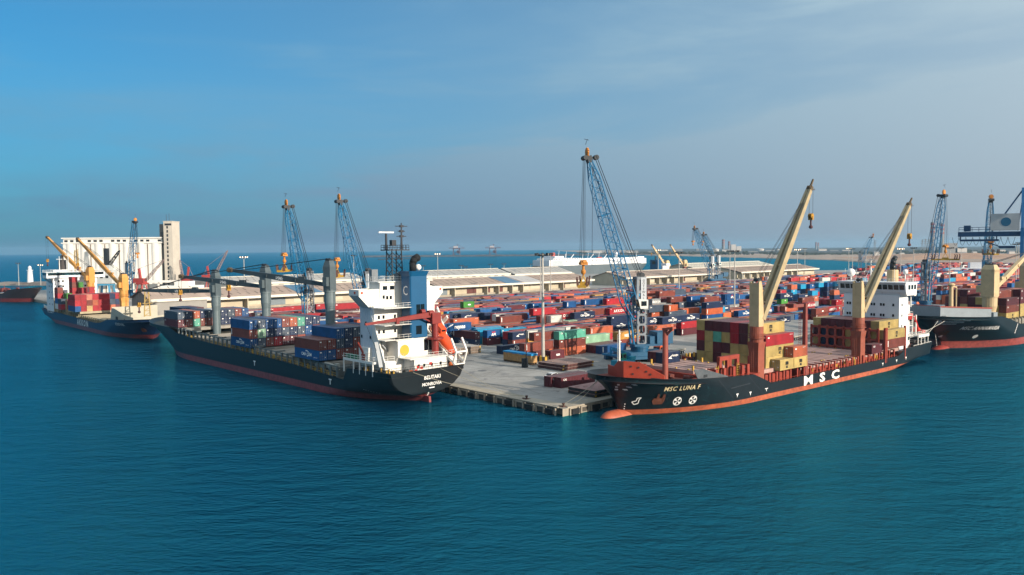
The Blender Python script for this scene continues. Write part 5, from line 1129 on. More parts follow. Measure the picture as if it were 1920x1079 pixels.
    mb = MB(); mb.bb(21, 21.06, -12.4, 13, 23.5, 24.9); mb.bb(13.3, 20.7, -13.06, -13, 23.6, 24.8); mb.build_each('bridge_window', M_GLASS, w)
    mb = MB()
    for z in (9, 12, 15, 18, 20.6): windows(mb, [(20, y, z) for y in (-7.5, -5.6, -1.5, .4, 4.5, 6.4)], .8, .9, (0, 1, 0), (1, 0, 0)); windows(mb, [(17, -10, z), (12, -10, z)], .8, .9, (1, 0, 0), (0, -1, 0))
    mb.build_each('cabin_window', M_GLASS, hs)
    mb = MB(); mb.rail([(21, -13, 25.1), (21, 13.5, 25.1)], 1.2, 2, .07); mb.rail([(13, -13, 25.1), (21, -13, 25.1)], 1.2, 2, .07)
    for y, h_ in ((-6, 33), (-2, 35), (5, 31)): mb.tube((16, y, 25), (16, y, h_), .2, .12, n=6); mb.tube((16, y - 1.4, h_ - 1.5), (16, y + 1.4, h_ - 1.5), .1, n=5)
    mb.rail([(-7, -8.6, 6.2), (6, -9.6, 5.8)], 1.5, 1.2, .07); mb.build('decks_and_rails', M_WHITE, hs)
    mb = MB(); mb.lathe([(1.8, 25), (1.7, 31)], (4.6, -2, 0), 14); mb.tube((4.6, -2, 31), (4.2, -2, 33.4), .7, n=8); mb.build('funnel', mat('dark_funnel', '#3b3532', .6, .2, rust=.4), hs)
    mb = MB()
    for dx in (-1, 1):
        for dy in (-1, 1): mb.tube((11 + dx, 3 + dy, 25), (11 + dx * .5, 3 + dy * .5, 36), .16, n=5)
    for z in (27, 29.5, 32, 34.5): mb.tube((10, 2, z), (12, 4, z + 2), .1, n=4); mb.tube((12, 2, z), (10, 4, z + 2), .1, n=4)
    mb.build('radar_mast', mat('ochre_mast'), hs)
    g = 'containers on the navy-blue ship with ochre cranes'
    W = 'navy-blue ship with ochre cranes'
    for k, (row, lg) in enumerate((('brcrrrsmr', 1), ('rrwsrrdnr', 1), ('rrprrrnrr', 1))):
        for i, c in enumerate(row): stow(fr, 57.3, -9.9 + 2.46 * i, 7.75 + HGT * k, c, 40, '', f"{CC[c][1]} container, {TIER[k]} tier, {ORD[i]} from left, front stack, {W}", g, aft=False, flip=True)
    for (x, y, k, c) in ((36, -9.9, 0, 'r'), (30, -9.9, 0, 'k'), (30, -9.9, 1, 'b'), (36, -9.9, 1, 'd'), (30, -9.9, 2, 'r'), (30, -9.9, 3, 'w'), (36, -7.4, 1, 'm'), (36, -7.4, 2, 'g'), (42.6, -2.4, 3, 'r'), (36, -2.4, 3, 's'), (36, -4.9, 4, 'w'), (36, -4.9, 3, 'r'), (36, -4.9, 5, 'r'), (36, -2.4, 4, 'g'), (36, .1, 3, 'm'), (36, 2.6, 3, 'r')):
        stow(fr, x, y, 7.5 + HGT * k, c, 20, '', f"{CC[c][1]} short container, {(TIER + ['sixth'])[k]} tier, {'at the near side' if y < -9 else ['second', 'third', 'fourth', 'fifth', 'sixth'][int((y + 7.5) / 2.5)] + ' column'}, aft stack, {'outer' if x < 33 or x > 40 else 'inner'} half, navy-blue ship", g, aft=False, flip=True)
    for (x, y) in ((36, -7.4), (36, -4.9), (36, -2.4), (36, .1), (36, 2.6)):
        for k in range(3 if y > -7 else 1): stow(fr, x, y, 7.5 + HGT * k, 'w' if k % 2 else 'r', 20, '', f"{'rust-brown' if k % 2 else 'red'} short container, {TIER[k]} tier, hidden column {int((y + 9.9) / 2.5) + 1}, aft stack, navy-blue ship", g, aft=False)
ship_kosovak()

def ship_anna():
    fr = Frame((146.1 + 158 * .766, 271.5 + 158 * .643), R(-140.0)); O = fr.W(0, 0, 0); root = empty('container_ship', O, fr.yaw)
    tag(root, 'large black container ship with white bow stripes, cut off by the right edge', 'ship')
    H = Hull(178, 29, deck=[(0, 9), (20, 8), (24, 7.2), (136, 7.2), (139, 8.2), (143, 9.8), (148, 11), (178, 12.4)], stem=[(-2, 157), (0, 157.4), (2.4, 158), (6, 164), (10, 173), (12.4, 178)], stern=[(-2, 6), (0, 3), (3, 0), (9, 0)],
             ent=[(-2, 40), (0, 36), (6, 25), (12, 20)], run=[(-2, 30), (0, 26), (6, 8)], tran=[(-2, .1), (0, .2), (3, .8), (6, .95)], epow=[(0, .85), (7, .85), (12, .6)])
    H.build(root, hull_mat('black_hull_red_boot', '#0e1015', '#98453c', 2.45, rust=.12)); H.deck_mesh(root, mat('grey_deck', '#5a5c58', .85, .25, rust=.4))
    mb = MB(); m2 = MB().lathe([(.02, -8), (1.8, -7), (2.4, -3), (2.3, 1.5), (1.6, 4.2), (.05, 5.6)], n=18); mb.add([(159.0 + z, -y, -1.1 + x * .9) for x, y, z in m2.v], m2.f); mb.build('bulbous_bow', mat('red_bulb', '#8e3a33', .55, .2, rust=.3), root, smooth=True)
    H.letters(root, 'MSC ANNAMARIA', 160.9, 7.0, 1.3, M_WHITE2, spacing=1.05, bold=.03, slope=-.02, off=.3)
    mb = MB()
    for k in range(3): mb.piece(); [H.patch(mb, 170.6 - .6 * k, 10.2 - .6 * k + .03 * q_, [(-q_, 0), (-1.4 - q_, .03), (-1.4 - q_, .36), (-q_, .36)], off=.2) for q_ in [1.35 * z_ for z_ in range(6 - k)]]; None
    ring = [(math.cos(R(a)), .9 * math.sin(R(a))) for a in range(0, 361, 24)]
    mb.piece(); H.patch(mb, 170.9, 9.9, ring[:-1])
    mb.piece(); H.patch(mb, 160.8, 4.0, [(0, 0), (-1.2, 0), (-1.2, .9), (-.7, .9), (-.5, .4), (0, .4)]); mb.piece(); H.patch(mb, 152, 4.2, [(.9 * c, .8 * s_) for c, s_ in ring[:-1]], off=.06)
    mb.piece()
    for k in range(6): H.patch(mb, 134 - .5 * k, 4.4 + .55 * k, [(0, 0), (-.5, 0), (-.6, .42), (-.1, .42)])
    mb.piece()
    for k in range(8): H.patch(mb, 161.6 + .16 * k, 1.2 + .5 * k, [(0, 0), (-.3, 0), (-.3, .2), (0, .2)])
    mb.build_each('hull_mark', M_WHITE2, root)
    mb = MB(); H.patch(mb, 161.4, 5.0, [(.6, 1.8), (.1, 1.0), (-.5, 1.7), (-1.6, 1.3), (-1.1, -.2), (1.0, -.3), (1.4, .5)], off=.3); mb.build('anchor', mat('anchor_rust'), root)
    GR = mat('blue_grey_bulwark', '#7d868b', .55, .1, .5, rust=.12, rustcol='#5d6468'); RB = mat('red_oxide_deck_paint')
    mb = MB(); mb.extr([(171, 5, 10.8), (171, -6, 10.8), (171, -6, 15.2), (171, 5, 15.2)], (.3, 0, 0)); mb.extr([(171, 4.4, 10.6), (150, 12.5, 9.6), (150, 12.5, 13.8), (171, 4.4, 15.0)], (.1, .25, 0)); mb.bb(146.5, 150, -12, 13.4, 9, 12.4); mb.build('breakwater_plate', GR, root)
    mb = MB(); mb.beam((171, 4.6, 15.1), (150, 12.8, 13.9), .5, .4); mb.beam((171, 4.6, 15.2), (171, -6, 15.2), .5, .4); mb.build('red_coping', RB, root)
    CRM = mat('cream_crane_paint'); mb = MB(); mb.tube((161, 4.2, 10.4), (161, 4.2, 21.8), .75, .6, n=14); mb.lathe([(1.0, 0), (1.2, .4), (.8, .9)], (161, 4.2, 21.5), 12); mb.beam((161, 4.2, 21.4), (158, 4.6, 21.0), .45); mb.beam((158, 4.6, 21.2), (158, 4.6, 13), .4); mb.build('fore_mast', CRM, root)
    mb = MB(); random.seed(2)
    for i in range(9): x = 155 + random.uniform(0, 15); y = random.uniform(6, 10) * (1 - (x - 150) / 50); mb.tube((x, y - .6, 11.6), (x, y + .6, 11.6), random.uniform(.4, .8), n=8); mb.box((x + 1, y, 11.4), (.8, .8, 1.1))
    mb.build_each('mooring_winch', mat('pale_winches', '#9a9c98', .5, .2, rust=.3), root)
    ship_crane(root, 'deck_crane', (141, 9.0), 6, 17.4, 28.2, (106, 10.5, 33.0), (CRM, CRM, CRM), wbase=4.6, hook_drop=7, cab=False, round_base=True, slim=1.1); ship_crane(root, 'deck_crane', (104, 9.0), 6, 17.4, 28.6, (68, 10.5, 33.0), (CRM, CRM, CRM), wbase=4.6, hook_drop=7, cab=False, round_base=True, slim=1.1)
    mb = MB(); mb.bb(60, 137, -12, 12, 5.5, 8.4); mb.build('hatch_coaming', mat('pale_hatch_cover'), root)
    mb = MB()
    for i in range(24): mb.piece().beam((60 + 3.2 * i, 13.6, 5.8), (60 + 3.2 * i, 13.6, 9.2), .4, .6); mb.beam((60 + 3.2 * i, 13.6, 9.1), (60 + 3.2 * i, 11.8, 9.1), .4, .4)
    mb.build_each('lashing_post', mat('pale_lashing', '#8e8a7c', .7, .2, rust=.4), root)
    g = 'containers on the large black ship at the right edge'
    for k, row in enumerate(('eeeeeeee', 'mmemmwew', 'wmwmeewm', 'mwmmwwww')):
        for i, c in enumerate(row):
            if k < 3 or i in (1, 2, 5, 6): stow(fr, 127.5, 10.6 - 2.55 * (7 - i), 8.6 + HGT * k, c, 40, 'M' if c == 'e' else 'V', f"{CC[c][1]} container, {TIER[k]} tier, {ORD[i]} from left, bow stack, large black ship at right", g)
    for k, row in enumerate(('eee', 'mme', 'wmm', 'mpm')):
        for i, c in enumerate(row): stow(fr, 114.0 - 12.6 * 0, 10.6 - 2.55 * (2 - i), 8.6 + HGT * k, c, 40, 'M' if c == 'e' else 'V', f"{CC[c][1]} container, {TIER[k]} tier, {ORD[i]} of three, second stack, large black ship at right", g)
    return fr
ship_anna()

def ship_roro():
    P, Q_ = Vector((36, 1010, 0)), Vector((190, 1150, 0)); yaw = math.atan2(Q_.y - P.y, Q_.x - P.x); root = empty('car_carrier', P, yaw); L = (Q_ - P).length
    tag(root, 'long white and grey car carrier ship moored behind the warehouses', 'ship')
    H = Hull(L, 30, deck=[(0, 11.6), (L, 12.6)], stem=[(-2, L - 9), (0, L - 8), (5, L - 4), (12.6, L)], stern=[(-2, 4), (0, 1), (4, 0), (12, 0)], ent=[(-2, 44), (0, 40), (12, 24)], run=[(0, 20), (6, 4)], tran=[(0, .4), (4, .9), (10, 1)])
    H.build(root, mat('grey_carrier_hull', '#565f63', .5, .1, .1)); WP = mat('white_house_paint')
    mb = MB(); z0 = 11.7
    mb.extr([(1, -15, z0), (L - 14, -15, z0), (L - 4, -4, z0), (L - 4, 4, z0), (L - 14, 15, z0), (1, 15, z0)], (0, 0, 7.4)); mb.build('upper_garage', WP, root)
    mb = MB(); mb.bb(8, 60, -14.6, 14.6, 19, 21.2); mb.bb(14, 30, -12, 12, 21.2, 24); mb.bb(60, L - 26, -12, 12, 19, 20.4); mb.bb(L - 24, L - 10, -8, 8, 19, 21.5); mb.build('superstructure', WP, root)
    mb = MB()
    for i in range(22): mb.box((10 + i * 7.2, -15.02, 17.2), (2.0, .1, .7))
    for i in range(10): mb.box((10 + i * 4.8, -14.65, 20.2), (2.6, .1, .8))
    mb.build_each('window', M_GLASS, root)
    mb = MB(); mb.box((18, -4, 26), (4, 5, 5)); mb.box((26, 5, 26), (4, 4, 4)); mb.box((100, -10, 21), (8, 3, 2)); mb.build_each('red_funnel', mat('pale_red_funnel', '#a04a42', .6, .1), root)
    mb = MB()
    for x, h_ in ((32, 31), (46, 30), (44, 27), (78, 30), (110, 28), (88, 27), (L - 18, 28), (L - 60, 27)): mb.tube((x, 0, 19), (x + 2, 0, h_), .35, .2, n=6)
    for x in (46, 84, 112): mb.beam((x, -8, 20), (x + 7, -8, 26), .7)
    mb.sphere((L - 62, 0, 25), 3.2, 12, 8, sc=(.8, .8, 1.2)); mb.build_each('mast', WP, root)
    mb = MB(); mb.extr([(6, -15.03, z0 + .1), (27, -15.03, z0 + .1), (24, -15.03, 18.6), (6, -15.03, 18.6)], (0, -.05, 0)); mb.build('stern_panel', mat('pale_grey_panel', '#a9b0b4', .5, .08), root)
ship_roro()

def ship_rusty():
    P = Vector((-384, 584, 0)); root = empty('cargo_ship', P, R(-24)); tag(root, 'dark rusty cargo ship, only its bow in view at the left edge', 'ship')
    H = Hull(46, 17, deck=[(0, 5.4), (20, 5.6), (26, 8.8), (46, 10.4)], stem=[(-2, 38), (0, 39), (2.8, 40), (10.4, 46)], stern=[(-2, 0), (10, 0)], ent=[(-2, 30), (0, 28), (10, 18)], run=[(-2, 1), (10, 1)], tran=[(-2, 1), (10, 1)])
    root.location = Vector((-337, 563, 0)) - Vector((math.cos(R(-24)), math.sin(R(-24)), 0)) * 40
    H.build(root, hull_mat('rusty_black_hull', '#2a2022', '#6a2b2b', 2.6, rust=.35)); H.deck_mesh(root, mat('rusty_deck', '#6a3a30', .85, .3, rust=.5))
    mb = MB(); random.seed(8)
    for i in range(16): mb.piece().box((random.uniform(2, 40), random.uniform(-5, 5), random.uniform(6, 9.6)), (random.uniform(1, 3), random.uniform(1, 3), random.uniform(1, 2.6)))
    for i in range(7): mb.piece().tube((3 + 5 * i, -3, 6), (3 + 5 * i, -3, random.uniform(9, 12)), .2, n=5)
    mb.piece().path([(0, -6, 8), (20, -6, 8.4), (26, -6, 10.4), (42, -2, 11.6)], .14); mb.build_each('deck_fitting', mat('rusty_red_fittings', '#6e3430', .8, .3, rust=.4), root)
    mb = MB(); mb.path([(0, -7.6, 5.9), (20, -7.6, 6.1), (26, -7.2, 9.2)], .18); mb.build('pale_rail', mat('pale_rail_2', '#9a8a7a', .6, .2), root)
ship_rusty()

def ship_far():
    P = Vector((150, 838, 0)); root = empty('cargo_ship', P, A_YAW); tag(root, 'small cargo ship with a blue funnel block and two cream cranes, behind the warehouse roofs', 'ship')
    H = Hull(110, 17, deck=[(0, 6), (100, 5.5), (110, 7)], stem=[(-2, 104), (7, 110)], stern=[(-2, 0), (8, 0)], ent=[(-2, 26), (7, 16)], run=[(-2, 6), (7, 4)], tran=[(-2, .8), (7, .95)])
    H.build(root, mat('dull_red_far_hull', '#5a2b2a', .6, .2)); H.deck_mesh(root, mat('rusty_deck'))
    mb = MB(); mb.bb(4, 15, -7, 7, 5, 15); mb.bb(9, 15, -8, 8, 15, 17.5); mb.build('deckhouse', mat('white_house_paint'), root)
    mb = MB(); mb.bb(-2, 4, -5, 5, 5, 21.5); mb.build('funnel', mat('blue_funnel_paint'), root); mb = MB(); mb.bb(-2.6, -2, -2, 2, 17, 20); mb.tube((1, 0, 21), (1, 0, 25), .8, n=8); mb.tube((6, 0, 17), (6, 0, 32), .4, .2, n=6); mb.build('mast', M_DARK, root)
    C_ = mat('cream_crane_paint')
    for x in (20, 52): ship_crane(root, 'deck_crane', (x, 0), 5, 13, 20.5, (x - 21, 3, 36.5), (mat('dull_red_post', '#6e3a34', .6, .15), C_, C_), wbase=4.2, hook_drop=9, cab=False, slim=1.3)
ship_far()
# ------------------------------------------------------------------ mobile harbour cranes
CBD = mat('crane_dark_blue', '#0d4c6c', .55, .15, .5, rust=.25, rustcol='#20343c'); CB = mat('crane_blue_paint', '#106690', .5, .1, .5, rust=.12, rustcol='#0c3f5a'); CGR = mat('crane_grey_tower', '#737a80', .5, .1, .4, rust=.15, rustcol='#4d5357'); CGL = mat('crane_pale_grey', '#a9aeb2', .5, .08, .4, rust=.12)
ORH = mat('orange_sheave_paint', '#b9772a', .6, .2, .8, rust=.4, rustcol='#5a3418'); SPY = mat('spreader_ochre', '#a8842c', .65, .25, .7, rust=.5, rustcol='#4a3a20')
def plate_hole(mb, o, ax, up, w, h, rx, rz, th, mi=0, n=24):
    """rectangular plate (centre o) with one oval opening, real thickness"""
    o, ax, up = Vector(o), Vector(ax), Vector(up); nn = ax.cross(up).normalized() * th; P = []
    for k in (0, 1):
        for i in range(n):
            t = 2 * math.pi * (i + .5) / n; c, s_ = math.cos(t), math.sin(t); m = max(abs(c) / (w / 2), abs(s_) / (h / 2)); q = 4
            e = (abs(c / rx) ** q + abs(s_ / rz) ** q) ** (-1 / q)
            P += [o + ax * (c / m) + up * (s_ / m) + nn * (k - .5), o + ax * (c * e) + up * (s_ * e) + nn * (k - .5)]
    F = []; m = 2 * n
    for i in range(n):
        j = (i + 1) % n
        F += [(2 * i, 2 * j, 2 * j + 1, 2 * i + 1), (m + 2 * i, m + 2 * i + 1, m + 2 * j + 1, m + 2 * j), (2 * i + 1, 2 * j + 1, m + 2 * j + 1, m + 2 * i + 1), (2 * i, m + 2 * i, m + 2 * j, 2 * j)]
    return mb.add(P, F, mi)
def lattice(mb, p, q, side, up, w0, w1, n, r=.14, rb=.07, taper0=.1, taper1=.12, mi=0):
    """four-chord lattice boom from p to q"""
    p, q, side, up = Vector(p), Vector(q), Vector(side), Vector(up)
    def ring(k):
        f = min(1, k / taper0 if k < taper0 else (1 - k) / taper1 if k > 1 - taper1 else 1); w = w0 + (w1 - w0) * k; hh = w * (.25 + .75 * f); ww = w * (.62 + .38 * f)
        c = p.lerp(q, k); return [c + side * (a * ww / 2) + up * (b * hh / 2) for a, b in ((-1, -1), (1, -1), (1, 1), (-1, 1))]
    R_ = [ring(i / n) for i in range(n + 1)]
    for i in range(n):
        for j in range(4):
            mb.tube(R_[i][j], R_[i + 1][j], r, n=5, mi=mi, caps=False); a, b = (j, (j + 1) % 4) if i % 2 else ((j + 1) % 4, j); mb.tube(R_[i][a], R_[i + 1][b], rb, n=4, mi=mi, caps=False)
    for k in (0, n // 3, 2 * n // 3, n):
        for j in range(4): mb.tube(R_[k][j], R_[k][(j + 1) % 4], rb * 1.3, n=4, mi=mi)
    return mb
def harbour_crane(base, tip, label, hook_z, style='plate', spreader=True, fine=True, swap=1, pivot=12.6, wheel=True, word=''):
    """mobile harbour crane: base on the quay (x, y, z), boom head at tip"""
    B_, T = Vector(base), Vector(tip); d = Vector((T.x - B_.x, T.y - B_.y, 0)).normalized(); yaw = math.atan2(d.y, d.x)
    root = empty('harbour_crane', B_, yaw); tag(root, label, 'crane', 'mobile harbour cranes on the quays')
    t = Vector(((T - B_).dot(d), 0, T.z - B_.z)); s = Vector((0, 1, 0)); H_ = 25.0
    mb = MB(); mb.bb(-7, 7, -3.2, 3.2, 1.3, 3.0); mb.bb(-8.5, 8.5, -5.5, -4.6, 1.2, 2.0); mb.bb(-8.5, 8.5, 4.6, 5.5, 1.2, 2.0)
    for x in (-7.5, 7.5):
        mb.beam((x, -6.4, 1.6), (x, 6.4, 1.6), 1.1, .8)
        for y in (-6, 6): mb.box((x, y, .7), (2.2, 1.8, 1.2))
    mb.build('chassis', CBD, root)
    mb = MB()
    for x in (-5.4, -3.6, -1.8, 1.8, 3.6, 5.4):
        for y in (-3.3, 3.3): mb.tube((x, y - .4, .75), (x, y + .4, .75), .75, n=12)
    mb.build_each('wheel', M_RUBBER, root)
    mb = MB(); mb.lathe([(2.6, 3.0), (2.6, 4.0), (2.9, 4.0), (2.9, 4.6)], n=20); mb.bb(-8.6, 2.6, -2.6, 2.6, 4.6, 5.2); mb.bb(-9.4, -4.4, -2.9, 2.9, 5.2, 8.6); mb.bb(-4.2, -2.4, -2.2, 2.2, 5.2, 7.4); mb.build('machinery_house', CBD, root)
    w = 3.4; mb = MB()
    if style == 'plate':
        for sy in (-1, 1):
            for i in range(4): plate_hole(mb, (0, sy * w / 2, 6.6 + 2.9 * i), (1, 0, 0), (0, 0, 1), 2.9, 2.9, .95, 1.15, .12)
        for sx in (-1, 1):
            for i in range(4): plate_hole(mb, (sx * 1.45, 0, 6.6 + 2.9 * i), (0, 1, 0), (0, 0, 1), w - .12, 2.9, 1.1, 1.15, .12)
        z1 = 16.7
        for sx in (-1, 1):
            for sy in (-1, 1): mb.beam((sx * 1.3, sy * (w / 2 - .35), z1), (sx * 1.1, sy * (w / 2 - .35), H_), .6, .75, up=(1, 0, 0))
        for z in (17.2, 20.6, H_ - .4): mb.box((0, 0, z), (2.6, w, .8))
        mb.bb(-1.5, -1.2, -w / 2 + .1, w / 2 - .1, z1, H_)
    else:
        for sx in (-1, 1):
            for sy in (-1, 1): mb.beam((sx * 1.6, sy * 1.6, 4.6), (sx * 1.2, sy * 1.5, H_), .42, .42, up=(1, 0, 0))
        for i in range(6):
            z = 5 + 2.7 * i
            for sy in (-1, 1): mb.beam((-1.6, sy * 1.6, z), (1.6, sy * 1.6, z + 2.7) if i % 2 else (1.6, sy * 1.6, z), .2); mb.beam((1.6, sy * 1.6, z), (-1.6, sy * 1.6, z + 2.7), .2)
            for sx in (-1, 1): mb.beam((sx * 1.6, -1.6, z), (sx * 1.6, 1.6, z + 2.7), .2); mb.beam((sx * 1.6, -1.6, z), (sx * 1.6, 1.6, z), .2)
        for sy in (-1, 1): mb.bb(-1.5, 1.5, sy * 1.6 - .2, sy * 1.6 + .2, 17, H_)
        mb.bb(-1.6, 1.6, -1.8, 1.8, H_ - 1.0, H_)
    tw = mb.build('tower', CGR, root)
    mb = MB(); mb.box((-.55, swap * (w / 2 + .04), 20.9), (1.7, .1, 7.8)) if style == 'plate' else mb.box((0, swap * 1.86, 21), (1, .08, 6))
    mb.bb(-1.75, -1.5, -1.2, 1.2, 16, H_ - .2)
    sd = mb.build('tower_side_panel', CGL, tw)
    if word:
        mb = MB()
        for i, ch in enumerate(word): text_mb(mb, ch, .66, lambda a, b, i=i: (-swap * a - .55, swap * (w / 2 + .12), 23.6 - .85 * i + b), centre=True, bold=.01)
        mb.build('lettering', M_BLACKL, sd)
    mb = MB(); mb.ladder((-2.1, swap * .9, 4.6), (-2.1, swap * .9, 16), .6, (0, 1, 0)); mb.lathe([(2.7, 15.3), (2.7, 15.45)], n=14); mb.rail([(2.6 * math.cos(R(a)), 2.6 * math.sin(R(a)), 15.4) for a in range(0, 361, 45)], 1.1, 1.4, .05); mb.rail([(-9.2, -2.8, 8.6), (-9.2, 2.8, 8.6), (-4.6, 2.8, 8.6)], 1.1, 1.4, .05); mb.build('ladders_and_walkway', M_GALV, root)
    cb = MB(); y = swap * 2.9; cb.extr([(-1.0, y - 1.1, 15.8), (1.4, y - 1.1, 15.8), (2.1, y - 1.1, 18.6), (-1.0, y - 1.1, 18.4)], (0, 2.2, 0)); cab = cb.build('cab', mat('cab_white', '#c9c9c2', .45, .06), root)
    mb = MB(); mb.extr([(1.5, y - .95, 16.3), (2.08, y - .95, 18.3), (2.08, y + .95, 18.3), (1.5, y + .95, 16.3)], (.06, 0, 0))
    for sy in (-1, 1): mb.bb(-.5, 1.2, y + sy * 1.11 - .02, y + sy * 1.11 + .02, 16.6, 18.0)
    mb.build_each('cab_window', M_GLASS, cab)
    pv = Vector((1.9, 0, pivot)); jd = (t - pv).normalized(); up = s.cross(jd); up = up if up.z > 0 or up.x < 0 else -up; L = (t - pv).length
    mb = MB(); lattice(mb, pv, t, s, up, 4.0, 2.5, 26 if fine else 18, .2, .085 if fine else .11); bo = mb.build('boom', CB, root)
    mb = MB(); mb.ladder(pv.lerp(t, .03) + up * .2, pv.lerp(t, .97) + up * .1, .5, s, .04, .9); mb.build('boom_ladder', M_GALV, bo)
    mb = MB()
    for sy in (-1.2, 1.2): mb.tube((2.2, sy, 4.4), pv.lerp(t, .16) + s * (sy * .9), .32, .2, n=8)
    mb.build_each('luffing_cylinder', CB, root)
    mb = MB(); mb.beam(t - jd * 1.2, t + jd * .8, 2.0, 1.4, up=up); mb.tube(t + Vector((1.3, -1.3, .2)), t + Vector((1.3, 1.3, .2)), .7, n=12); mb.tube(t + Vector((-2.2, -.7, .4)), t + Vector((-2.2, .7, .4)), .75, n=12); mb.beam(t + Vector((-2.4, 0, .4)), t + Vector((1.4, 0, .3)), .4, .5); hd = mb.build('boom_head', M_DARK, root)
    mb = MB(); c = t + Vector((.5, 0, 1.9))
    for i in range(12): a = R(30 * i); mb.beam(c, c + s * (1.25 * math.cos(a)) + Vector((0, 0, 1.25 * math.sin(a))), .26, .4, .46, .4)
    mb.tube(c - Vector((.35, 0, 0)), c + Vector((.35, 0, 0)), .85, n=16); mb.beam(t, c, .5, .6); mb.build('cable_reel', ORH, hd)
    mb = MB(); mb.tube(t + Vector((1.0, 0, 4.0)), t + Vector((.4, 0, 5.6)), .07, n=4); mb.tube(t + Vector((0, 0, 5.3)), t + Vector((1.4, 0, 5.6)), .07, n=4); mb.build('wind_gauge', M_DARK, hd)
    mb = MB(); top = Vector((-.4, 0, H_ + .6)); rr = .055 if fine else .09
    for sy in (-1.1, -.8, .8, 1.1): mb.tube(top + s * sy, t + s * (sy * .8) + Vector((-2.0, 0, .9)), rr, n=4)
    for sy in (-.5, .5): mb.tube(top + s * sy + Vector((1, 0, 0)), t + s * sy + Vector((.2, 0, -.2)), rr, n=4)
    mb.build('stay_ropes', M_CABLE, root)
    mb = MB()
    for sy in (-1, 1): mb.tube((-.4, sy * 1.1 - .25, H_ + .5), (-.4, sy * 1.1 + .25, H_ + .5), .75, n=12)
    mb.build_each('tower_sheave', M_DARK, root)
    hz = hook_z - B_.z; hx = t.x + 1.8; mb = MB()
    for dx in (-.2, .9):
        for sy in (-.7, .7): mb.tube((t.x + 1.3 + dx * .3, sy * .6, t.z), (hx + dx, sy, hz + 3.6), rr, n=4)
    mb.tube((t.x - 1.2, 0, t.z), (hx - 2.6, .2, hz + 2.6), rr, n=4); mb.build('hoist_ropes', M_CABLE, root)
    mb = MB(); mb.box((hx, 0, hz + 3.2), (2.0, 2.4, .8))
    for sy in (-.9, .9): mb.tube((hx - .6, sy, hz + 3.7), (hx + .5, sy, hz + 3.6), .55, n=12)
    mb.tube((hx, 0, hz + 2.8), (hx, 0, hz - .2), .4, .28, n=8); mb.lathe([(.5, -.3), (.7, .2), (.7, .7), (.45, 1.1)], (hx, 0, hz + .4), 12); mb.build('hook_block', ORH, root)
    if spreader:
        sp = MB(); z = hz - 3.2; ang = spreader if isinstance(spreader, float) else 0; c, s_ = math.cos(ang), math.sin(ang); Lx = lambda a, b, zz: (hx + a * c - b * s_, a * s_ + b * c, zz)
        for e in ((-3.2, -.8), (3.2, -.8), (-3.2, .8), (3.2, .8)): sp.beam(Lx(0, 0, hz + .1), Lx(e[0] * .45, e[1], z + .5), .16)
        for b in (-.8, .8): sp.beam(Lx(-6, b, z), Lx(6, b, z), .45, .8)
        for a in (-6, -2, 2, 6): sp.beam(Lx(a, -1.2, z), Lx(a, 1.2, z), .5, .7)
        sp.box(Lx(0, 0, z + .5), (2.6, 1.6, 1.0), ang); sb = sp.build('spreader', SPY, root)
        sp = MB()
        for a in (-6, -4.9, 4.0, 4.9, 6):
            for b in (-1.2, 1.2): sp.piece().beam(Lx(a, b, z), Lx(a + .3, b * 1.15, z + 2.0), .3, .4); sp.beam(Lx(a + .3, b * 1.15, z + 2.0), Lx(a, b * 1.25, z + 2.6), .3)
        sp.build_each('flipper_arm', mat('flipper_dark', '#4d2f26', .6, .2, rust=.4), sb)
    return root
def at(u, v, Y):
    """point seen at photo pixel (u, v) at distance Y: used once, to turn survey readings into site coordinates"""
    d = _f + CR * ((u - 960) / FPX) + CU * ((539.5 - v) / FPX); return Vector((0, 0, CAM_H)) + d * (Y / d.y)
def gz(u, v, z=QUAY):
    d = _f + CR * ((u - 960) / FPX) + CU * ((539.5 - v) / FPX); return Vector((0, 0, CAM_H)) + d * ((z - CAM_H) / d.z)
def on_quay(u, Y): p = at(u, 600, Y); return Vector((p.x, p.y, QUAY))
harbour_crane(on_quay(1199, 236), at(1104, 298, 232), 'nearest and tallest blue lattice harbour crane, its grey tower behind the black bow', 27.5, 'plate', 1.15, True, 1, word='GOTTWALD')
harbour_crane(on_quay(580, 330), at(539, 389, 325), 'blue lattice harbour crane, left of the pair behind the grey deck cranes', 30.0, 'lattice', .9, True, -1)
harbour_crane(on_quay(690, 318), at(638, 379, 312), 'blue lattice harbour crane just left of the blue-funnelled ship\'s white house', 28.0, 'lattice', .9, True, 1)
harbour_crane(on_quay(1734, 405), at(1768, 368, 398), 'blue lattice harbour crane with a holed grey tower right of the white bridge', 31.0, 'plate', .5, True, 1)
harbour_crane(on_quay(1846, 440), at(1858, 376, 430), 'blue lattice harbour crane standing in front of the big gantry crane at the right', 33.0, 'plate', .3, True, 1)
harbour_crane(on_quay(244, 590), at(253, 417, 585), 'dark lattice harbour crane in front of the white grain silos', 30.0, 'lattice', False, False, 1)
harbour_crane(on_quay(1334, 700), at(1303, 430, 695), 'distant pale blue harbour crane beyond the warehouses, left and taller of the pair', 36.0, 'plate', False, False, 1)
harbour_crane(on_quay(1346, 760), at(1320, 441, 755), 'distant harbour crane beyond the warehouses, right of the pair', 36.0, 'plate', False, False, 1)
harbour_crane(on_quay(1611, 930), at(1634, 446, 925), 'very distant small harbour crane with a blue chassis beyond the right container yard', 44.0, 'lattice', False, False, 1)

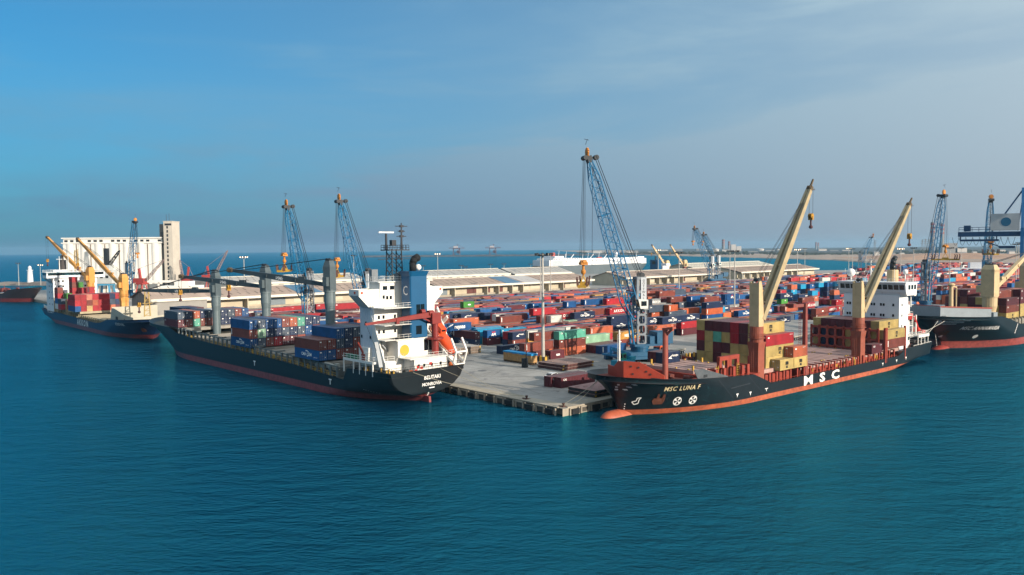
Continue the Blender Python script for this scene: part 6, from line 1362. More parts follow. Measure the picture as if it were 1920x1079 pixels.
def red_jib_crane(base, tip, label):
    B_, T = Vector(base), Vector(tip); d = Vector((T.x - B_.x, T.y - B_.y, 0)).normalized(); root = empty('jib_crane', B_, math.atan2(d.y, d.x)); tag(root, label, 'crane', 'red jib cranes by the silos')
    t = Vector(((T - B_).dot(d), 0, T.z - B_.z)); RC = mat('faded_red_crane', '#9a3a34', .6, .15, .4, rust=.3)
    mb = MB()
    for x in (-3.5, 3.5):
        for y in (-3.5, 3.5): mb.beam((x, y, 0), (x * .5, y * .5, 10), .8)
    mb.bb(-3, 3, -3, 3, 9.6, 10.8); mb.build('portal', RC, root)
    mb = MB(); mb.bb(-6, 3, -2, 2, 10.8, 14); mb.beam((-1, 0, 14), (-2, 0, 21), 1.6, 1.2); mb.build('turning_house', RC, root)
    mb = MB(); lattice(mb, (3, 0, 12), t, (0, 1, 0), Vector((0, 1, 0)).cross((t - Vector((3, 0, 12))).normalized()), 1.8, 1.0, 12, .16, .1); mb.tube((-2, 0, 21), t, .12, n=4); mb.tube((-2, 0, 21), (-5, 0, 14), .12, n=4); mb.build('jib', mat('rusty_pale_jib', '#8a7570', .6, .2, rust=.4), root)
red_jib_crane(on_quay(268, 575), at(308, 487, 570), 'red portal jib crane against the white silos with its jib raised to the right')
red_jib_crane(on_quay(396, 640), at(427, 470, 640), 'red portal jib crane right of the silo tower against the open sea')
red_jib_crane(on_quay(352, 620), at(337, 488, 620), 'small ochre-red jib crane just right of the silo tower')

def gantry():
    base = on_quay(1913, 400); root = empty('gantry_crane', base, A_YAW); tag(root, 'big blue ship-to-shore gantry crane entering at the right edge', 'gantry crane')
    d0 = at(1797, 438, 415); loc = d0 - base; bx, by = loc.dot(AV), loc.dot(BV); zb = loc.z
    yaw = math.atan2(d0.y - base.y, d0.x - base.x); root.rotation_euler.z = yaw; Lb = Vector((loc.x, loc.y)).length
    DB = mat('gantry_dark_blue', '#123a5e', .5, .1, .4, rust=.12, rustcol='#0c2238'); GB = mat('gantry_blue', '#1a5f92', .5, .1, .4)
    mb = MB()
    for y in (-8, 8):
        for x in (0, -22): mb.beam((x, y, 0), (x, y, zb + 2), 1.6, 1.6, up=(1, 0, 0))
        mb.beam((0, y, 14), (-22, y, 14), 1.2, 1.6); mb.beam((0, y, 14), (-22, y, zb), .8)
    for x in (0, -22): mb.beam((x, -8, zb), (x, 8, zb), 1.6, 1.8); mb.beam((x, -8, 12), (x, 8, 12), 1.2, 1.6)
    mb.beam((0, -8, zb + 2), (0, -2, zb + 22), 1.3); mb.beam((0, 8, zb + 2), (0, 2, zb + 22), 1.3); mb.build('legs', GB, root)
    mb = MB()
    for y in (-3, 3): mb.beam((-30, y, zb - .6), (Lb, y, zb - .6), 1.0, 2.4)
    for i in range(9): mb.beam((Lb - 6 * i - .5, -3, zb - .6), (Lb - 6 * i - .5, 3, zb - .6), .6, 1.2)
    mb.bb(Lb - 18, Lb - 1, -2.6, 2.6, zb - 4.2, zb - 3.2)
    for x in (Lb - 1, Lb - 17): mb.beam((x, 0, zb - 4), (x, 0, zb - 1), 1.2, .5)
    mb.beam((Lb - 12, 0, zb - 4.4), (Lb - 20, 0, zb - 7.6), .5); mb.bb(Lb - 25, Lb - 18, -1.6, 1.6, zb - 7.8, zb - 6.6); mb.rail([(Lb, -3.2, zb + .8), (Lb - 18, -3.2, zb + .8)], 2.2, 3, .12); mb.box((Lb - 4, 0, zb + 2.4), (3, 5, 3)); mb.build('boom', DB, root)
    mb = MB()
    for y in (-2.6, 2.6): mb.beam((Lb - 15, y, zb + 1), (0, y * .7, zb + 21.5), .45, .6)
    for y in (-2, 2): mb.beam((Lb - 26, y, zb + 1), (0, y * .7, zb + 19), .35, .45)
    mb.build_each('stay_bar', DB, root)
    mb = MB(); mb.bb(1.2, 13.5, -4, 4, zb + 1.2, zb + 9.5); mh = mb.build('machinery_house', mat('gantry_white', '#a9adad', .5, .08, .3, rust=.1), root)
    mb = MB(); mb.tube((7, 4.0, zb + 5.4), (7, 4.06, zb + 5.4), 2.2, n=24); mb.tube((7, -4.06, zb + 5.4), (7, -4.0, zb + 5.4), 2.2, n=24); mb.build_each('roundel', mat('roundel_teal', '#1d5a78', .5, .05), mh)
    mb = MB()
    for i in range(9):
        x = 3 + 3.1 * i; pts = [(x + 3.1 * k / 8, -3.6, zb - 2.0 - (4.2 if i != 4 else 5) * (1 - (2 * k / 8 - 1) ** 2)) for k in range(9)]; mb.path(pts, .09, n=4)
    for k in range(6): mb.tube((12 + .5 * k, -3.6, zb - 2), (12.2 + .5 * k, -3.6, zb - 7), .07, n=4)
    mb.build('festoon_cables', M_CABLE, root)
gantry()

# ------------------------------------------------------------------ warehouses
ROOF = mat('tan_sheet_roof', '#a38f80', .85, .14, .12, rust=.4, rustcol='#7f6a5a', streak=(.6, .05, .3)); ROOFG = mat('grey_white_sheet_roof', '#a3a09a', .8, .12, .12, rust=.3, rustcol='#84807a', streak=(.5, .06, .3)); CRW = mat('cream_warehouse_wall', '#b2a790', .85, .12, .2, rust=.2, rustcol='#8a7a60'); GYW = mat('grey_warehouse_wall', '#8d8a84', .85, .1, .15)
FAS = mat('white_fascia', '#cfc8b8', .6, .08, .3, rust=.25, rustcol='#a2937a')
def warehouse(s0, s1, t0, dep, eave, ridge, label, roof=ROOF, canopy=5, patches=(), doors=True, wall=None, seed=1, strip=False):
    root = empty('warehouse', ST(s0, t0, QUAY), A_YAW); tag(root, label, 'warehouse', 'warehouses along the back of the yard'); L = s1 - s0; w = wall or CRW; random.seed(seed)
    mb = MB(); mb.bb(0, L, canopy, dep, 0, eave - .8); mb.extr([(0.01, canopy, eave - .8), (0.01, dep, eave - .8), (0.01, dep, eave - .3), (.01, dep / 2 + canopy / 2, ridge - .3), (.01, canopy, eave - .3)], (L - .02, 0, 0)); mb.build('wall', w, root)
    mb = MB(); yr = dep / 2 + canopy / 2; th = .22
    for a, b, c, d in ((-.4, eave, yr, ridge), (dep + .4, eave, yr, ridge)): mb.extr([(-1.0, a, b), (-1.0, c, d), (-1.0, c, d + th), (-1.0, a, b + th)], (L + 2, 0, 0))
    for i in range(int(L / 1.6)): x = -.8 + 1.6 * i; mb.extr([(x, -.3, eave + th), (x, yr, ridge + th), (x, yr, ridge + th + .07), (x, -.3, eave + th + .07)], (.12, 0, 0))
    rf = mb.build('roof', roof, root)
    mb = MB(); k = int(L / 5.2); zt = lambda y: eave + (ridge - eave) * (y + .4) / (yr + .4) + th
    for i in range(k):
        for y in (5.5, 13.5):
            if random.random() < .93: x = 1.5 + i * L / k + (1.6 if y > 10 else 0); mb.extr([(x, y, zt(y) + .05), (x + .35, y, zt(y) + .05), (x + .35, y + 5.2, zt(y + 5.2) + .05), (x, y + 5.2, zt(y + 5.2) + .05)], (0, 0, .1))
    mb.build('skylight', mat('dirty_skylight', '#54493f', .5, .2), rf)
    for a, b, c in patches: mb = MB(); mb.extr([(a, -.2, zt(-.2) + .09), (b, -.2, zt(-.2) + .09), (b, yr, zt(yr) + .09), (a, yr, zt(yr) + .09)], (0, 0, .06)); mb.build('roof_patch', c, rf)
    mb = MB(); mb.bb(-1.2, L + 1.2, -.75, -.4, eave - .9, eave + .5); mb.bb(-1.0, L + 1, yr - .5, yr + .5, ridge + th, ridge + th + .35)
    for _ in range(3): pass
    mb.build_each('fascia', FAS, root)
    if doors:
        mb = MB(); x = 3.0; m2 = MB(); m3 = MB(); m4 = MB()
        while x < L - 8:
            k_ = random.random(); wd = random.choice([7, 9, 11])
            if k_ < .30: m2.bb(x, x + wd * .8, canopy - .12, canopy, 0, eave - 2.2)
            elif k_ < .62: m4.bb(x, x + wd * 1.3, canopy - .1, canopy, 2.2, eave - 1.6)
            elif k_ < .8: m3.bb(x, x + wd, canopy - .1, canopy, 0, eave - 1.6)
            mb.bb(x - 1.0, x - .4, .2, canopy, 0, eave - .9) if random.random() < .5 else None
            x += wd * 1.35 + 1.5
        if m2.v: m2.build_each('sliding_door', mat('brown_sliding_door', '#5e342c', .7, .12), root)
        if m3.v: m3.build_each('grey_door', mat('grey_blue_door', '#6f7a80', .7, .12), root)
        if m4.v: m4.build_each('pale_panel', mat('pale_panel', '#beb5a0', .8, .08), root)
        if mb.v: mb.build_each('pillar', CRW, root)
        mb = MB(); mb.bb(0, L, canopy - 1.6, canopy - .15, 0, 1.2); mb.build('loading_dock', M_CONC2, root)
    if strip:
        mb = MB()
        for i in range(int(L / 9)): mb.bb(3 + 9 * i, 7 + 9 * i, canopy - .1, canopy, eave - 2.6, eave - 1.2)
        mb.build_each('window_strip', mat('dirty_window', '#5c5c58', .5, .2), root)
BLUEP = mat('blue_roof_patch', '#4f6f87', .7, .12, .3); WHITEP = mat('white_roof_patch', '#aaa6a2', .7, .08, .3)
warehouse(47, 178, 323, 40, 7.0, 11.6, 'long tan-roofed warehouse behind the grey deck cranes, with a white fascia', patches=((62, 78, BLUEP),), seed=2)
warehouse(214, 371, 323, 40, 7.0, 11.6, 'long tan-roofed warehouse with a blue and a white roof patch right of the blue funnel', patches=((62, 78, BLUEP), (80, 100, WHITEP)), seed=3)
warehouse(414, 566, 323, 40, 7.0, 11.6, 'long tan-roofed warehouse behind the nearest harbour crane tower', seed=4)
warehouse(594, 755, 323, 40, 7.0, 11.6, 'long tan-roofed warehouse behind the nearer cream crane jib', seed=5)
warehouse(118, 232, 448, 36, 9.0, 13.5, 'grey-roofed warehouse in the back row behind the left blue cranes', roof=ROOFG, canopy=.2, doors=False, wall=FAS, seed=6, strip=True)
warehouse(280, 392, 448, 36, 9.0, 13.5, 'grey-roofed warehouse in the back row, with window strips, right of the blue funnel', roof=ROOFG, canopy=.2, doors=False, wall=FAS, seed=7, strip=True)
warehouse(420, 500, 470, 40, 7.0, 12.5, 'grey gabled warehouse at the stern of the white car carrier', roof=ROOFG, canopy=.2, doors=False, wall=GYW, seed=8)
warehouse(640, 812, 410, 44, 8.5, 13.6, 'pale-roofed big shed at the back right, partly behind the cream jib', roof=mat('pale_cream_roof', '#c9c1b0', .8, .08, .1), canopy=.2, doors=False, wall=mat('cream_gable', '#b3a892', .85, .08), seed=9)
warehouse(16, 44, 300, 30, 9, 13.5, 'grey gabled shed behind the bow of the navy-blue ship', roof=ROOF, canopy=.2, doors=False, wall=GYW, seed=10)

def silos():
    c = at(115, 447, 630); root = empty('grain_silos', Vector((c.x, c.y, QUAY)), 0); e = at(302, 447, 630); root.rotation_euler.z = math.atan2(e.y - c.y, e.x - c.x); L = (e - c).length; zt = c.z - QUAY
    tag(root, 'row of tall white cylindrical grain silos with a flat gallery roof', 'silo')
    WS = mat('white_silo_render', '#e0dcd2', .8, .05, .12, rust=.16, rustcol='#9c9488', streak=(.5, .5, .04)); n = 7; r = L / n / 2
    for i in range(n): mb = MB(); mb.lathe([(r * .97, 0), (r * .97, zt - 4.2)], (r + 2 * r * i, r, 0), 28); mb.build('silo_cylinder', WS, root, smooth=False)
    mb = MB(); mb.bb(.5, L - .5, r * .17, r * 1.5, 0, zt - 4.4); mb.build('infill_wall', WS, root)
    mb = MB()
    for i in range(n - 1): mb.bb(2 * r * (i + 1) - .3, 2 * r * (i + 1) + .3, r * .12, r * .17, 0, zt - 5)
    mb.build_each('drain_strip', mat('rusty_strip', '#80705f', .9, .2, rust=.4), root)
    mb = MB(); mb.bb(-.6, L + .6, .2, 2 * r, zt - 4.4, zt - 3.6); mb.bb(.4, L, 1.6, 2 * r - 1.6, zt - 3.6, zt - .6); mb.bb(-.8, L + .4, .8, 2 * r - .4, zt - .6, zt + .3); mb.build('gallery', WS, root)
    mb = MB()
    for i in range(int(L / 4.6)):
        if i % 4 != 3: mb.bb(1.4 + 4.6 * i, 4.0 + 4.6 * i, 1.5, 1.6, zt - 3.2, zt - 1.6)
    mb.build_each('gallery_window', M_DARK, root)
    mb = MB(); mb.bb(-2, L + 16, -9, -5, 9.0, 10.6)
    for i in range(9): mb.bb(i * L / 8 - .5, i * L / 8 + .5, -7.6, -6.4, 0, 9)
    mb.build('conveyor_bridge', WS, root)
    tw = empty('silo_tower', root.location + Vector((math.cos(root.rotation_euler.z), math.sin(root.rotation_euler.z), 0)) * (L - 2.4), root.rotation_euler.z); tag(tw, 'tall square concrete lift tower at the right end of the white silos', 'tower')
    zt2 = at(318, 416, 630).z - QUAY; CT = mat('stained_tower_concrete', '#b8b0a2', .85, .12, .1, rust=.4, rustcol='#7d766b', streak=(.4, .4, .05)); wx = (at(336, 450, 630) - at(301, 450, 630)).length * .8
    mb = MB(); mb.bb(0, wx * .42, 3, 16, 0, zt2 - 1.8); mb.build('stair_shaft', mat('shade_grey_tower_side', '#77736c', .85, .12, .1, rust=.3, rustcol='#5d5a54'), tw); mb = MB(); mb.bb(wx * .42, wx, -1, 13, 0, zt2); mb.bb(wx * .40, wx + .3, -1.2, 13.2, zt2, zt2 + .5); mb.build('lift_shaft', CT, tw)  # stair shaft greyed: the left face's shade is put into its colour
    mb = MB(); random.seed(3)
    for i in range(16): mb.bb(wx * .62, wx * .72, -1.1, -1.0, 3 + 3.2 * i, 5 + 3.2 * i)
    for i in range(4): mb.bb(wx * .08 + i * wx * .08, wx * .12 + i * wx * .08, 2.9, 3.0, zt2 - 18 - (i % 2) * 2, zt2 - 8)
    mb.bb(wx * .5, wx * .95, -1.1, -1.0, zt2 - 3, zt2 - 1.4); mb.build_each('tower_window', M_DARK, tw)
    mb = MB(); mb.tube((wx * .3, 8, zt2 - 2), (wx * .3, 8, zt2 + 6), .15, n=4); mb.tube((wx * .6, 5, zt2), (wx * .6, 5, zt2 + 7), .15, n=4); mb.build_each('aerial', M_DARK, tw)
    # low annexe between the silos and the quay
    an = empty('annexe', on_quay(345, 560), root.rotation_euler.z); mb = MB(); mb.bb(-16, 10, 0, 12, 0, 9); mb.bb(-6, 4, -.1, 11, 9, 12); mb.build('wall', WS, an); mb = MB()
    for i in range(4): mb.bb(-14 + 6 * i, -12 + 6 * i, -.14, 0, 3, 6)
    mb.build_each('window', M_DARK, an); tag(an, 'low white annexe building at the foot of the silo tower', 'building')
    q = empty('unloader_portal', on_quay(200, 500), root.rotation_euler.z); mb = MB()
    for x in (-5, 5):
        for y in (-4, 4): mb.beam((x, y, 0), (x * .7, y * .7, 13), .9)
    mb.bb(-4.4, 4.4, -3.6, 3.6, 12.4, 13.6); mb.build('portal', mat('pale_blue_portal', '#4f93b4', .5, .1), q); mb = MB(); mb.bb(-6, 6, -4, 4, 13.6, 22); mb.bb(-2, 4, -3, 3, 22, 25); hb_ = mb.build('machine_house', mat('pale_house', '#b4b6b2', .6, .1, .3, rust=.3), q)
    mb = MB()
    for i in range(3): mb.bb(-4.6 + 3.4 * i, -2.8 + 3.4 * i, -4.1, -4, 17, 18.6)
    mb.build_each('window', M_DARK, hb_); mb = MB(); lattice(mb, (2, 0, 24), (11, -3, 34), (0, 1, 0), (-.7, 0, .7), 1.8, 1.0, 10, .2, .12); mb.bb(0, 2.4, -1.2, 1.2, 24, 35.5); mb.build('elevator_leg', M_DARK, q); tag(q, 'pale blue portal grain unloader with a dark elevator leg in front of the silos', 'unloader')
silos()
# ------------------------------------------------------------------ lamp masts
LAMP_ON = emit('lit_floodlight', '#ffd9a8', 5)
def lamp_mast(u, Y, h, label, lit=False, base=False, r=.32):
    P = on_quay(u, Y); o = empty('lamp_mast', P); tag(o, label, 'lamp mast', 'tall lamp masts around the yard')
    mb = MB(); mb.tube((0, 0, 0), (0, 0, h), r * 1.15, r * .6, n=10); mb.build('mast_pole', mat('pale_mast_steel', '#a8a49c', .5, .08, .6, metal=.1), o)
    mb = MB(); mb.lathe([(1.5, h - .2), (1.6, h), (.5, h + .15)], n=12)
    for i in range(8):
        a = R(45 * i); mb.beam((0, 0, h), (1.9 * math.cos(a), 1.9 * math.sin(a), h + .2), .12); mb.box((2.0 * math.cos(a), 2.0 * math.sin(a), h + .3), (.7, .5, .75), a)
    hd = mb.build('lamp_head', M_DARK, o)
    mb = MB()
    for i in range(8):
        a = R(45 * i); mb.box((2.36 * math.cos(a), 2.36 * math.sin(a), h + .25), (.05, .42, .6), a)
    mb.build_each('floodlight', LAMP_ON if lit else mat('dull_lamp_glass', '#6f6a62', .3, .1), hd)
    if base:
        mb = MB()
        for i in range(12):
            a = R(30 * i); mb.box((1.55 * math.cos(a), 1.55 * math.sin(a), .75), (.12, .78, 1.5), a, mi=i % 2)
        mb.build('striped_guard', [mat('guard_yellow', '#b08a2c', .7, .15, rust=.3), mat('guard_black', '#22211f', .7, .15)], o)
lamp_mast(1018, 237, 31.5, 'tall lamp mast with a yellow and black striped base guard', base=True, r=.5)
lamp_mast(1014, 400, 30, 'thin lamp mast just left behind the one with the striped base')
lamp_mast(1033, 535, 29, 'slim lamp mast among the containers, right behind the one with the striped base')
lamp_mast(1273, 449, 30, 'lamp mast right of the nearest harbour crane tower, at the ochre containers')
lamp_mast(1377, 385, 31, 'lamp mast left of the nearer cream crane house')
lamp_mast(1368, 560, 30, 'thin lamp mast at the gable of the warehouse, left of the nearer cream crane')
lamp_mast(460, 500, 29, 'lamp mast with lit floodlights between the first two grey deck cranes', lit=True)
lamp_mast(822, 640, 29, 'lamp mast with bright floodlights right of the blue funnel', lit=True)
lamp_mast(665, 560, 29, 'lamp mast behind the second blue lattice crane on the left')
lamp_mast(1494, 640, 30, 'lamp mast with lit floodlights right of the nearer cream jib', lit=True)
lamp_mast(1508, 900, 30, 'thin distant lamp mast right of the nearer cream jib')
lamp_mast(1590, 760, 30, 'lamp mast with lit floodlights left of the farther cream jib', lit=True)
lamp_mast(1597, 700, 30, 'lamp mast left of the farther cream jib, right of the lit one')
lamp_mast(1622, 820, 30, 'thin lamp mast behind the farther cream jib')
lamp_mast(1687, 640, 30, 'lamp mast with lit heads above the white bridge roof', lit=True)
lamp_mast(1711, 560, 31, 'lamp mast just right of the white bridge house')
lamp_mast(1779, 520, 31, 'lamp mast between the two right-hand harbour cranes')
lamp_mast(1800, 700, 30, 'thin lamp mast left of the last harbour crane')
lamp_mast(1903, 520, 33, 'lamp mast beside the blue gantry leg'); lamp_mast(1907, 640, 34, 'second lamp mast beside the blue gantry leg')
lamp_mast(1234, 760, 30, 'distant lamp mast left of the small ship with cream cranes', lit=True)
for i, (u, Y) in enumerate(((795, 760), (866, 760), (873, 700), (921, 800), (946, 820), (996, 800))): lamp_mast(u, Y, 17, f"distant lamp post against the water, {ORD[i]} from left of six above the back warehouses", r=.25)
lamp_mast(38, 800, 22, 'lamp post on the rubble mole left of the lighthouse'); lamp_mast(79, 800, 20, 'lamp post with a lit head right of the lighthouse', lit=True)
def lighthouse():
    o = empty('lighthouse', (at(57, 537, 845).x, 845, 2.5)); tag(o, 'small white lighthouse on the rubble mole at the far left', 'lighthouse'); W_ = mat('white_house_paint')
    mb = MB(); mb.lathe([(3.0, 0), (2.3, 13)], n=14); mb.build('tower', W_, o); mb = MB(); mb.lathe([(3.2, 13), (3.2, 13.5), (1.6, 13.6), (1.6, 16.2), (1.9, 16.4), (.2, 18)], n=12); mb.build('lantern', W_, o)
lighthouse()
def pole_box():
    o = empty('utility_pole', ST(34.6, 47.6, QUAY), A_YAW); tag(o, 'thin black pole with a dark cabinet, right of the big lamp mast', 'pole'); mb = MB(); mb.tube((0, 0, 0), (0, 0, 10.5), .16, .1, n=8); mb.box((0, 0, 10.4), (.5, .4, .4)); mb.build('pole', M_DARK, o); mb = MB(); mb.box((0, .6, 1.3), (1.6, 1.0, 2.6)); mb.build('cabinet', M_DARK, o)
# ------------------------------------------------------------------ things lying and standing on the quay
def hatch_stack(s, t, L, W, n, label, yaw=0, edge='#4a2a26', top='#8c7268', off=1.0):
    for k in range(n):
        o = empty('hatch_cover', ST(s + off * (k % 2) * .6, t + off * (k % 2) * .4, QUAY + .05 + .78 * k), A_YAW + yaw); random.seed(k + int(s))
        mb = MB(); mb.box((0, 0, .36), (L, W, .62)); 
        for i in range(int(L / 1.3)): mb.box((-L / 2 + .6 + 1.3 * i, 0, .34), (.14, W + .16, .66))
        for i in range(int(W / 1.4)): mb.box((0, -W / 2 + .6 + 1.4 * i, .34), (L + .16, .14, .64))
        mb.build('side_frame', mat('rusty_cover_edge' + edge, edge, .8, .25, .6, rust=.5, rustcol='#2d201d'), o); mb = MB(); mb.box((0, 0, .70), (L + .1, W + .1, .06))
        for i in range(int(L / 2)): mb.box((-L / 2 + 1 + 2 * i, random.uniform(-W / 3, W / 3), .76), (random.uniform(.4, 1.4), .25, .1))
        mb.build('top_plate', mat('worn_cover_top' + top, top, .9, .22, .4, rust=.55, rustcol='#4f3b35'), o); mb = MB()
        for sx in (-1, 1):
            for sy in (-1, 1): mb.box((sx * (L / 2 - .3), sy * (W / 2 + .05), .4), (.5, .14, .4))
        mb.build_each('lifting_lug', M_YEL, o); tag(o, label[k], 'hatch cover', 'ship hatch covers stacked on the quay')
hatch_stack(43.2, 40.5, 12.6, 9.6, 2, ['rusty red hatch cover at the bottom of the pair beside the striped lamp mast base', 'worn brown hatch cover on top of the pair beside the striped lamp mast base'])
hatch_stack(19.6, 7.6, 11.2, 8.2, 2, ['lower dark hatch cover of the pair at the pier corner under the bow', 'pinkish-topped hatch cover on top of the pair at the pier corner under the black bow'], edge='#2c2a2c', top='#8f6f69', off=.2)
hatch_stack(40.4, 86.5, 11.6, 10.5, 3, ['pale hatch cover at the bottom of the stack by the lifeboat', 'pale hatch cover in the middle of the stack by the lifeboat', 'pale weathered hatch cover on top of the stack by the lifeboat'], edge='#6a5c50', top='#9a9288', off=.4)
def crate():
    o = empty('timber_crate', ST(40.0, 56.0, QUAY), B_YAW + math.pi); tag(o, 'long timber crate with a bright blue tarpaulin over its top, alone on the quay', 'crate'); T_ = mat('crate_timber', '#a98455', .8, .2, 1.2, rust=.25, rustcol='#6b4f30', streak=(2, 2, .3)); mb = MB(); L, W, Hc = 12.0, 2.3, 2.5
    mb.box((0, 0, .55 + Hc / 2), (L, W, Hc))
    for i in range(13): x = -L / 2 + .2 + i * (L - .4) / 12; mb.box((x, 0, .55 + Hc / 2), (.22, W + .16, Hc))
    for z in (.8, .55 + Hc - .3): mb.box((0, 0, z), (L + .1, W + .12, .2))
    mb.build('boarding', T_, o); mb = MB()
    for i in range(9): mb.box((-L / 2 + .5 + i * (L - 1) / 8, 0, .12), (.3, W + .3, .24)); 
    for y in (-.9, 0, .9): mb.box((0, y, .4), (L + .2, .3, .3))
    mb.build('skids', mat('dark_skid_timber', '#5b452c', .85, .2), o); mb = MB(); mb.box((0, 0, .55 + Hc + .05), (L + .3, W + .3, .1))
    for sy in (-1, 1):
        for i in range(12): a = random.uniform(.25, .5); mb.box((-L / 2 + (i + .5) * L / 12, sy * (W / 2 + .13), .55 + Hc - a / 2 + .06), (L / 12, .04, a))
    for sx in (-1, 1): mb.box((sx * (L / 2 + .14), 0, .55 + Hc - .2), (.04, W + .2, .5))
    mb.build('blue_tarpaulin', mat('blue_tarpaulin', '#1583b8', .5, .15, 1.0), o)
crate(); pole_box()
def wheel_set(root, xs, y, r=.5, name='wheel'):
    for x in xs:
        for sy in (-1, 1):
            mb = MB(); mb.tube((x, sy * y - .14, r), (x, sy * y + .14, r), r, n=14); w = mb.build(name, M_RUBBER, root); m2 = MB(); m2.tube((x, sy * (y + .15) - .02, r), (x, sy * (y + .15) + .02, r), r * .55, n=10); m2.build('rim', M_GALV, w)
def truck():
    o = empty('lorry', ST(83.5, 34.3, QUAY), A_YAW + math.pi + R(4)); tag(o, 'orange lorry with an empty pale flatbed trailer parked on the quay beyond the black bow', 'lorry'); OR_ = mat('lorry_orange', '#cf5424', .4, .08)
    mb = MB(); mb.extr([(5.2, -1.2, .9), (7.3, -1.2, .9), (7.4, -1.2, 2.0), (7.2, -1.2, 3.3), (6.9, -1.2, 3.7), (5.2, -1.2, 3.7)], (0, 2.4, 0)); mb.build('cab', OR_, o); mb = MB(); mb.extr([(7.42, -1.05, 2.05), (7.24, -1.05, 3.2), (7.24, 1.05, 3.2), (7.42, 1.05, 2.05)], (.05, 0, 0))
    for sy in (-1, 1): mb.bb(6.0, 7.0, sy * 1.21 - .02, sy * 1.21 + .02, 2.1, 3.2)
    mb.build_each('window', M_GLASS, o); mb = MB(); mb.bb(7.35, 7.46, -1.15, 1.15, .6, 1.7); mb.bb(5.2, 7.3, -1.0, 1.0, .5, .9); mb.bb(3.2, 5.4, -.5, .5, .7, 1.0); mb.build('bumper_and_chassis', M_DARK, o)
    mb = MB(); mb.bb(-7.4, 4.6, -1.25, 1.25, 1.25, 1.5); mb.bb(-7.4, 4.6, -.45, .45, .9, 1.25); mb.bb(4.5, 4.6, -1.25, 1.25, 1.5, 2.2); mb.build('flatbed', mat('pale_flatbed', '#a29a8c', .8, .15, .6, rust=.4), o); wheel_set(o, (6.5, 4.0, 3.0, -4.2, -5.4, -6.6), 1.05)
    mb = MB()
    for sy in (-.8, .8): mb.box((7.47, sy, 1.1), (.06, .4, .3))
    mb.build_each('headlight', M_WHITE2, o)
truck()
def car():
    o = empty('parked_car', gz(1033, 710.5), A_YAW + math.pi + R(8)); tag(o, 'white car with a dark windscreen half hidden behind the pair of maroon containers', 'car'); W_ = mat('white_car_paint', '#d4d4d2', .3, .04)
    prof = [(-2.2, .35), (2.2, .35), (2.25, .8), (1.2, 1.0), (.5, 1.45), (-1.2, 1.5), (-2.1, 1.05), (-2.25, .8)]; mb = MB(); mb.extr([(x, -.85, z) for x, z in prof], (0, 1.7, 0)); mb.build('body', W_, o); mb = MB(); mb.extr([(1.14, -.74, 1.04), (.56, -.7, 1.44), (.56, .7, 1.44), (1.14, .74, 1.04)], (.04, 0, .03))
    for sy in (-1, 1): mb.extr([(.95, sy * .86, 1.0), (.42, sy * .86, 1.38), (-1.2, sy * .86, 1.42), (-1.8, sy * .86, 1.05)], (0, sy * .02, 0))
    mb.build_each('window', M_GLASS, o); wheel_set(o, (1.4, -1.4), .78, .32); mb = MB()
    for sy in (-.6, .6): mb.box((2.26, sy, .7), (.04, .3, .16))
    mb.build_each('headlight', M_GALV, o)
car()
def flat_trailer(u, Y, label, rz=0):
    o = empty('flatbed_trailer', on_quay(u, Y), A_YAW + rz); tag(o, label, 'trailer', 'empty trailers on the quay'); mb = MB(); mb.bb(-6.4, 6.4, -1.3, 1.3, 1.2, 1.45); mb.bb(-6.4, 6.4, -.45, .45, .85, 1.2); mb.build('flatbed', mat('pale_flatbed'), o); wheel_set(o, (-5.4, -4.2, -3.0), 1.05); mb = MB(); mb.bb(3.5, 3.8, -.9, -.7, 0, 1.2); mb.bb(3.5, 3.8, .7, .9, 0, 1.2); mb.build_each('landing_leg', M_DARK, o); return o
flat_trailer(1512, 262, 'empty pale flatbed trailer on the quay behind the bright red ship container'); flat_trailer(1555, 262, 'empty flatbed trailer on the quay left of the white bridge'); flat_trailer(1500, 288, 'empty flatbed trailer behind the other two, below the navy containers')
def small_crane_parts():
    o = empty('reach_stacker', ST(51.5, 26.5, QUAY), A_YAW + math.pi); tag(o, 'turquoise and green yard machine with a raised blue boom, behind the white bow post', 'reach stacker'); mb = MB(); mb.bb(-3.4, 3.2, -1.6, 1.6, 1.0, 2.6); mb.bb(-3.6, -1.6, -1.7, 1.7, 2.6, 3.4); mb.build('body', mat('turquoise_machine', '#1a86a0', .5, .12, rust=.2), o); mb = MB(); mb.extr([(-.6, -.8, 2.6), (1.2, -.8, 2.6), (.9, -.8, 4.4), (-.6, -.8, 4.5)], (0, 1.6, 0)); mb.build('cab', mat('green_cab', '#2f8f76', .5, .1), o); mb = MB()
    for sy in (-1, 1): mb.bb(-.4, .8, sy * .81 - .02, sy * .81 + .02, 3.1, 4.2)
    mb.bb(1.06, 1.1, -.7, .7, 3.1, 4.2); mb.build_each('cab_window', M_GLASS, o); mb = MB(); mb.beam((-3, 0, 3.6), (5, 0, 6.2), .7, .9); mb.beam((5, 0, 6.3), (5, 0, 4.6), .5); mb.bb(4.6, 5.4, -3, 3, 4.2, 4.6); mb.build('boom', CB, o); wheel_set(o, (2.2, -2.4), 1.5, .75)
small_crane_parts()
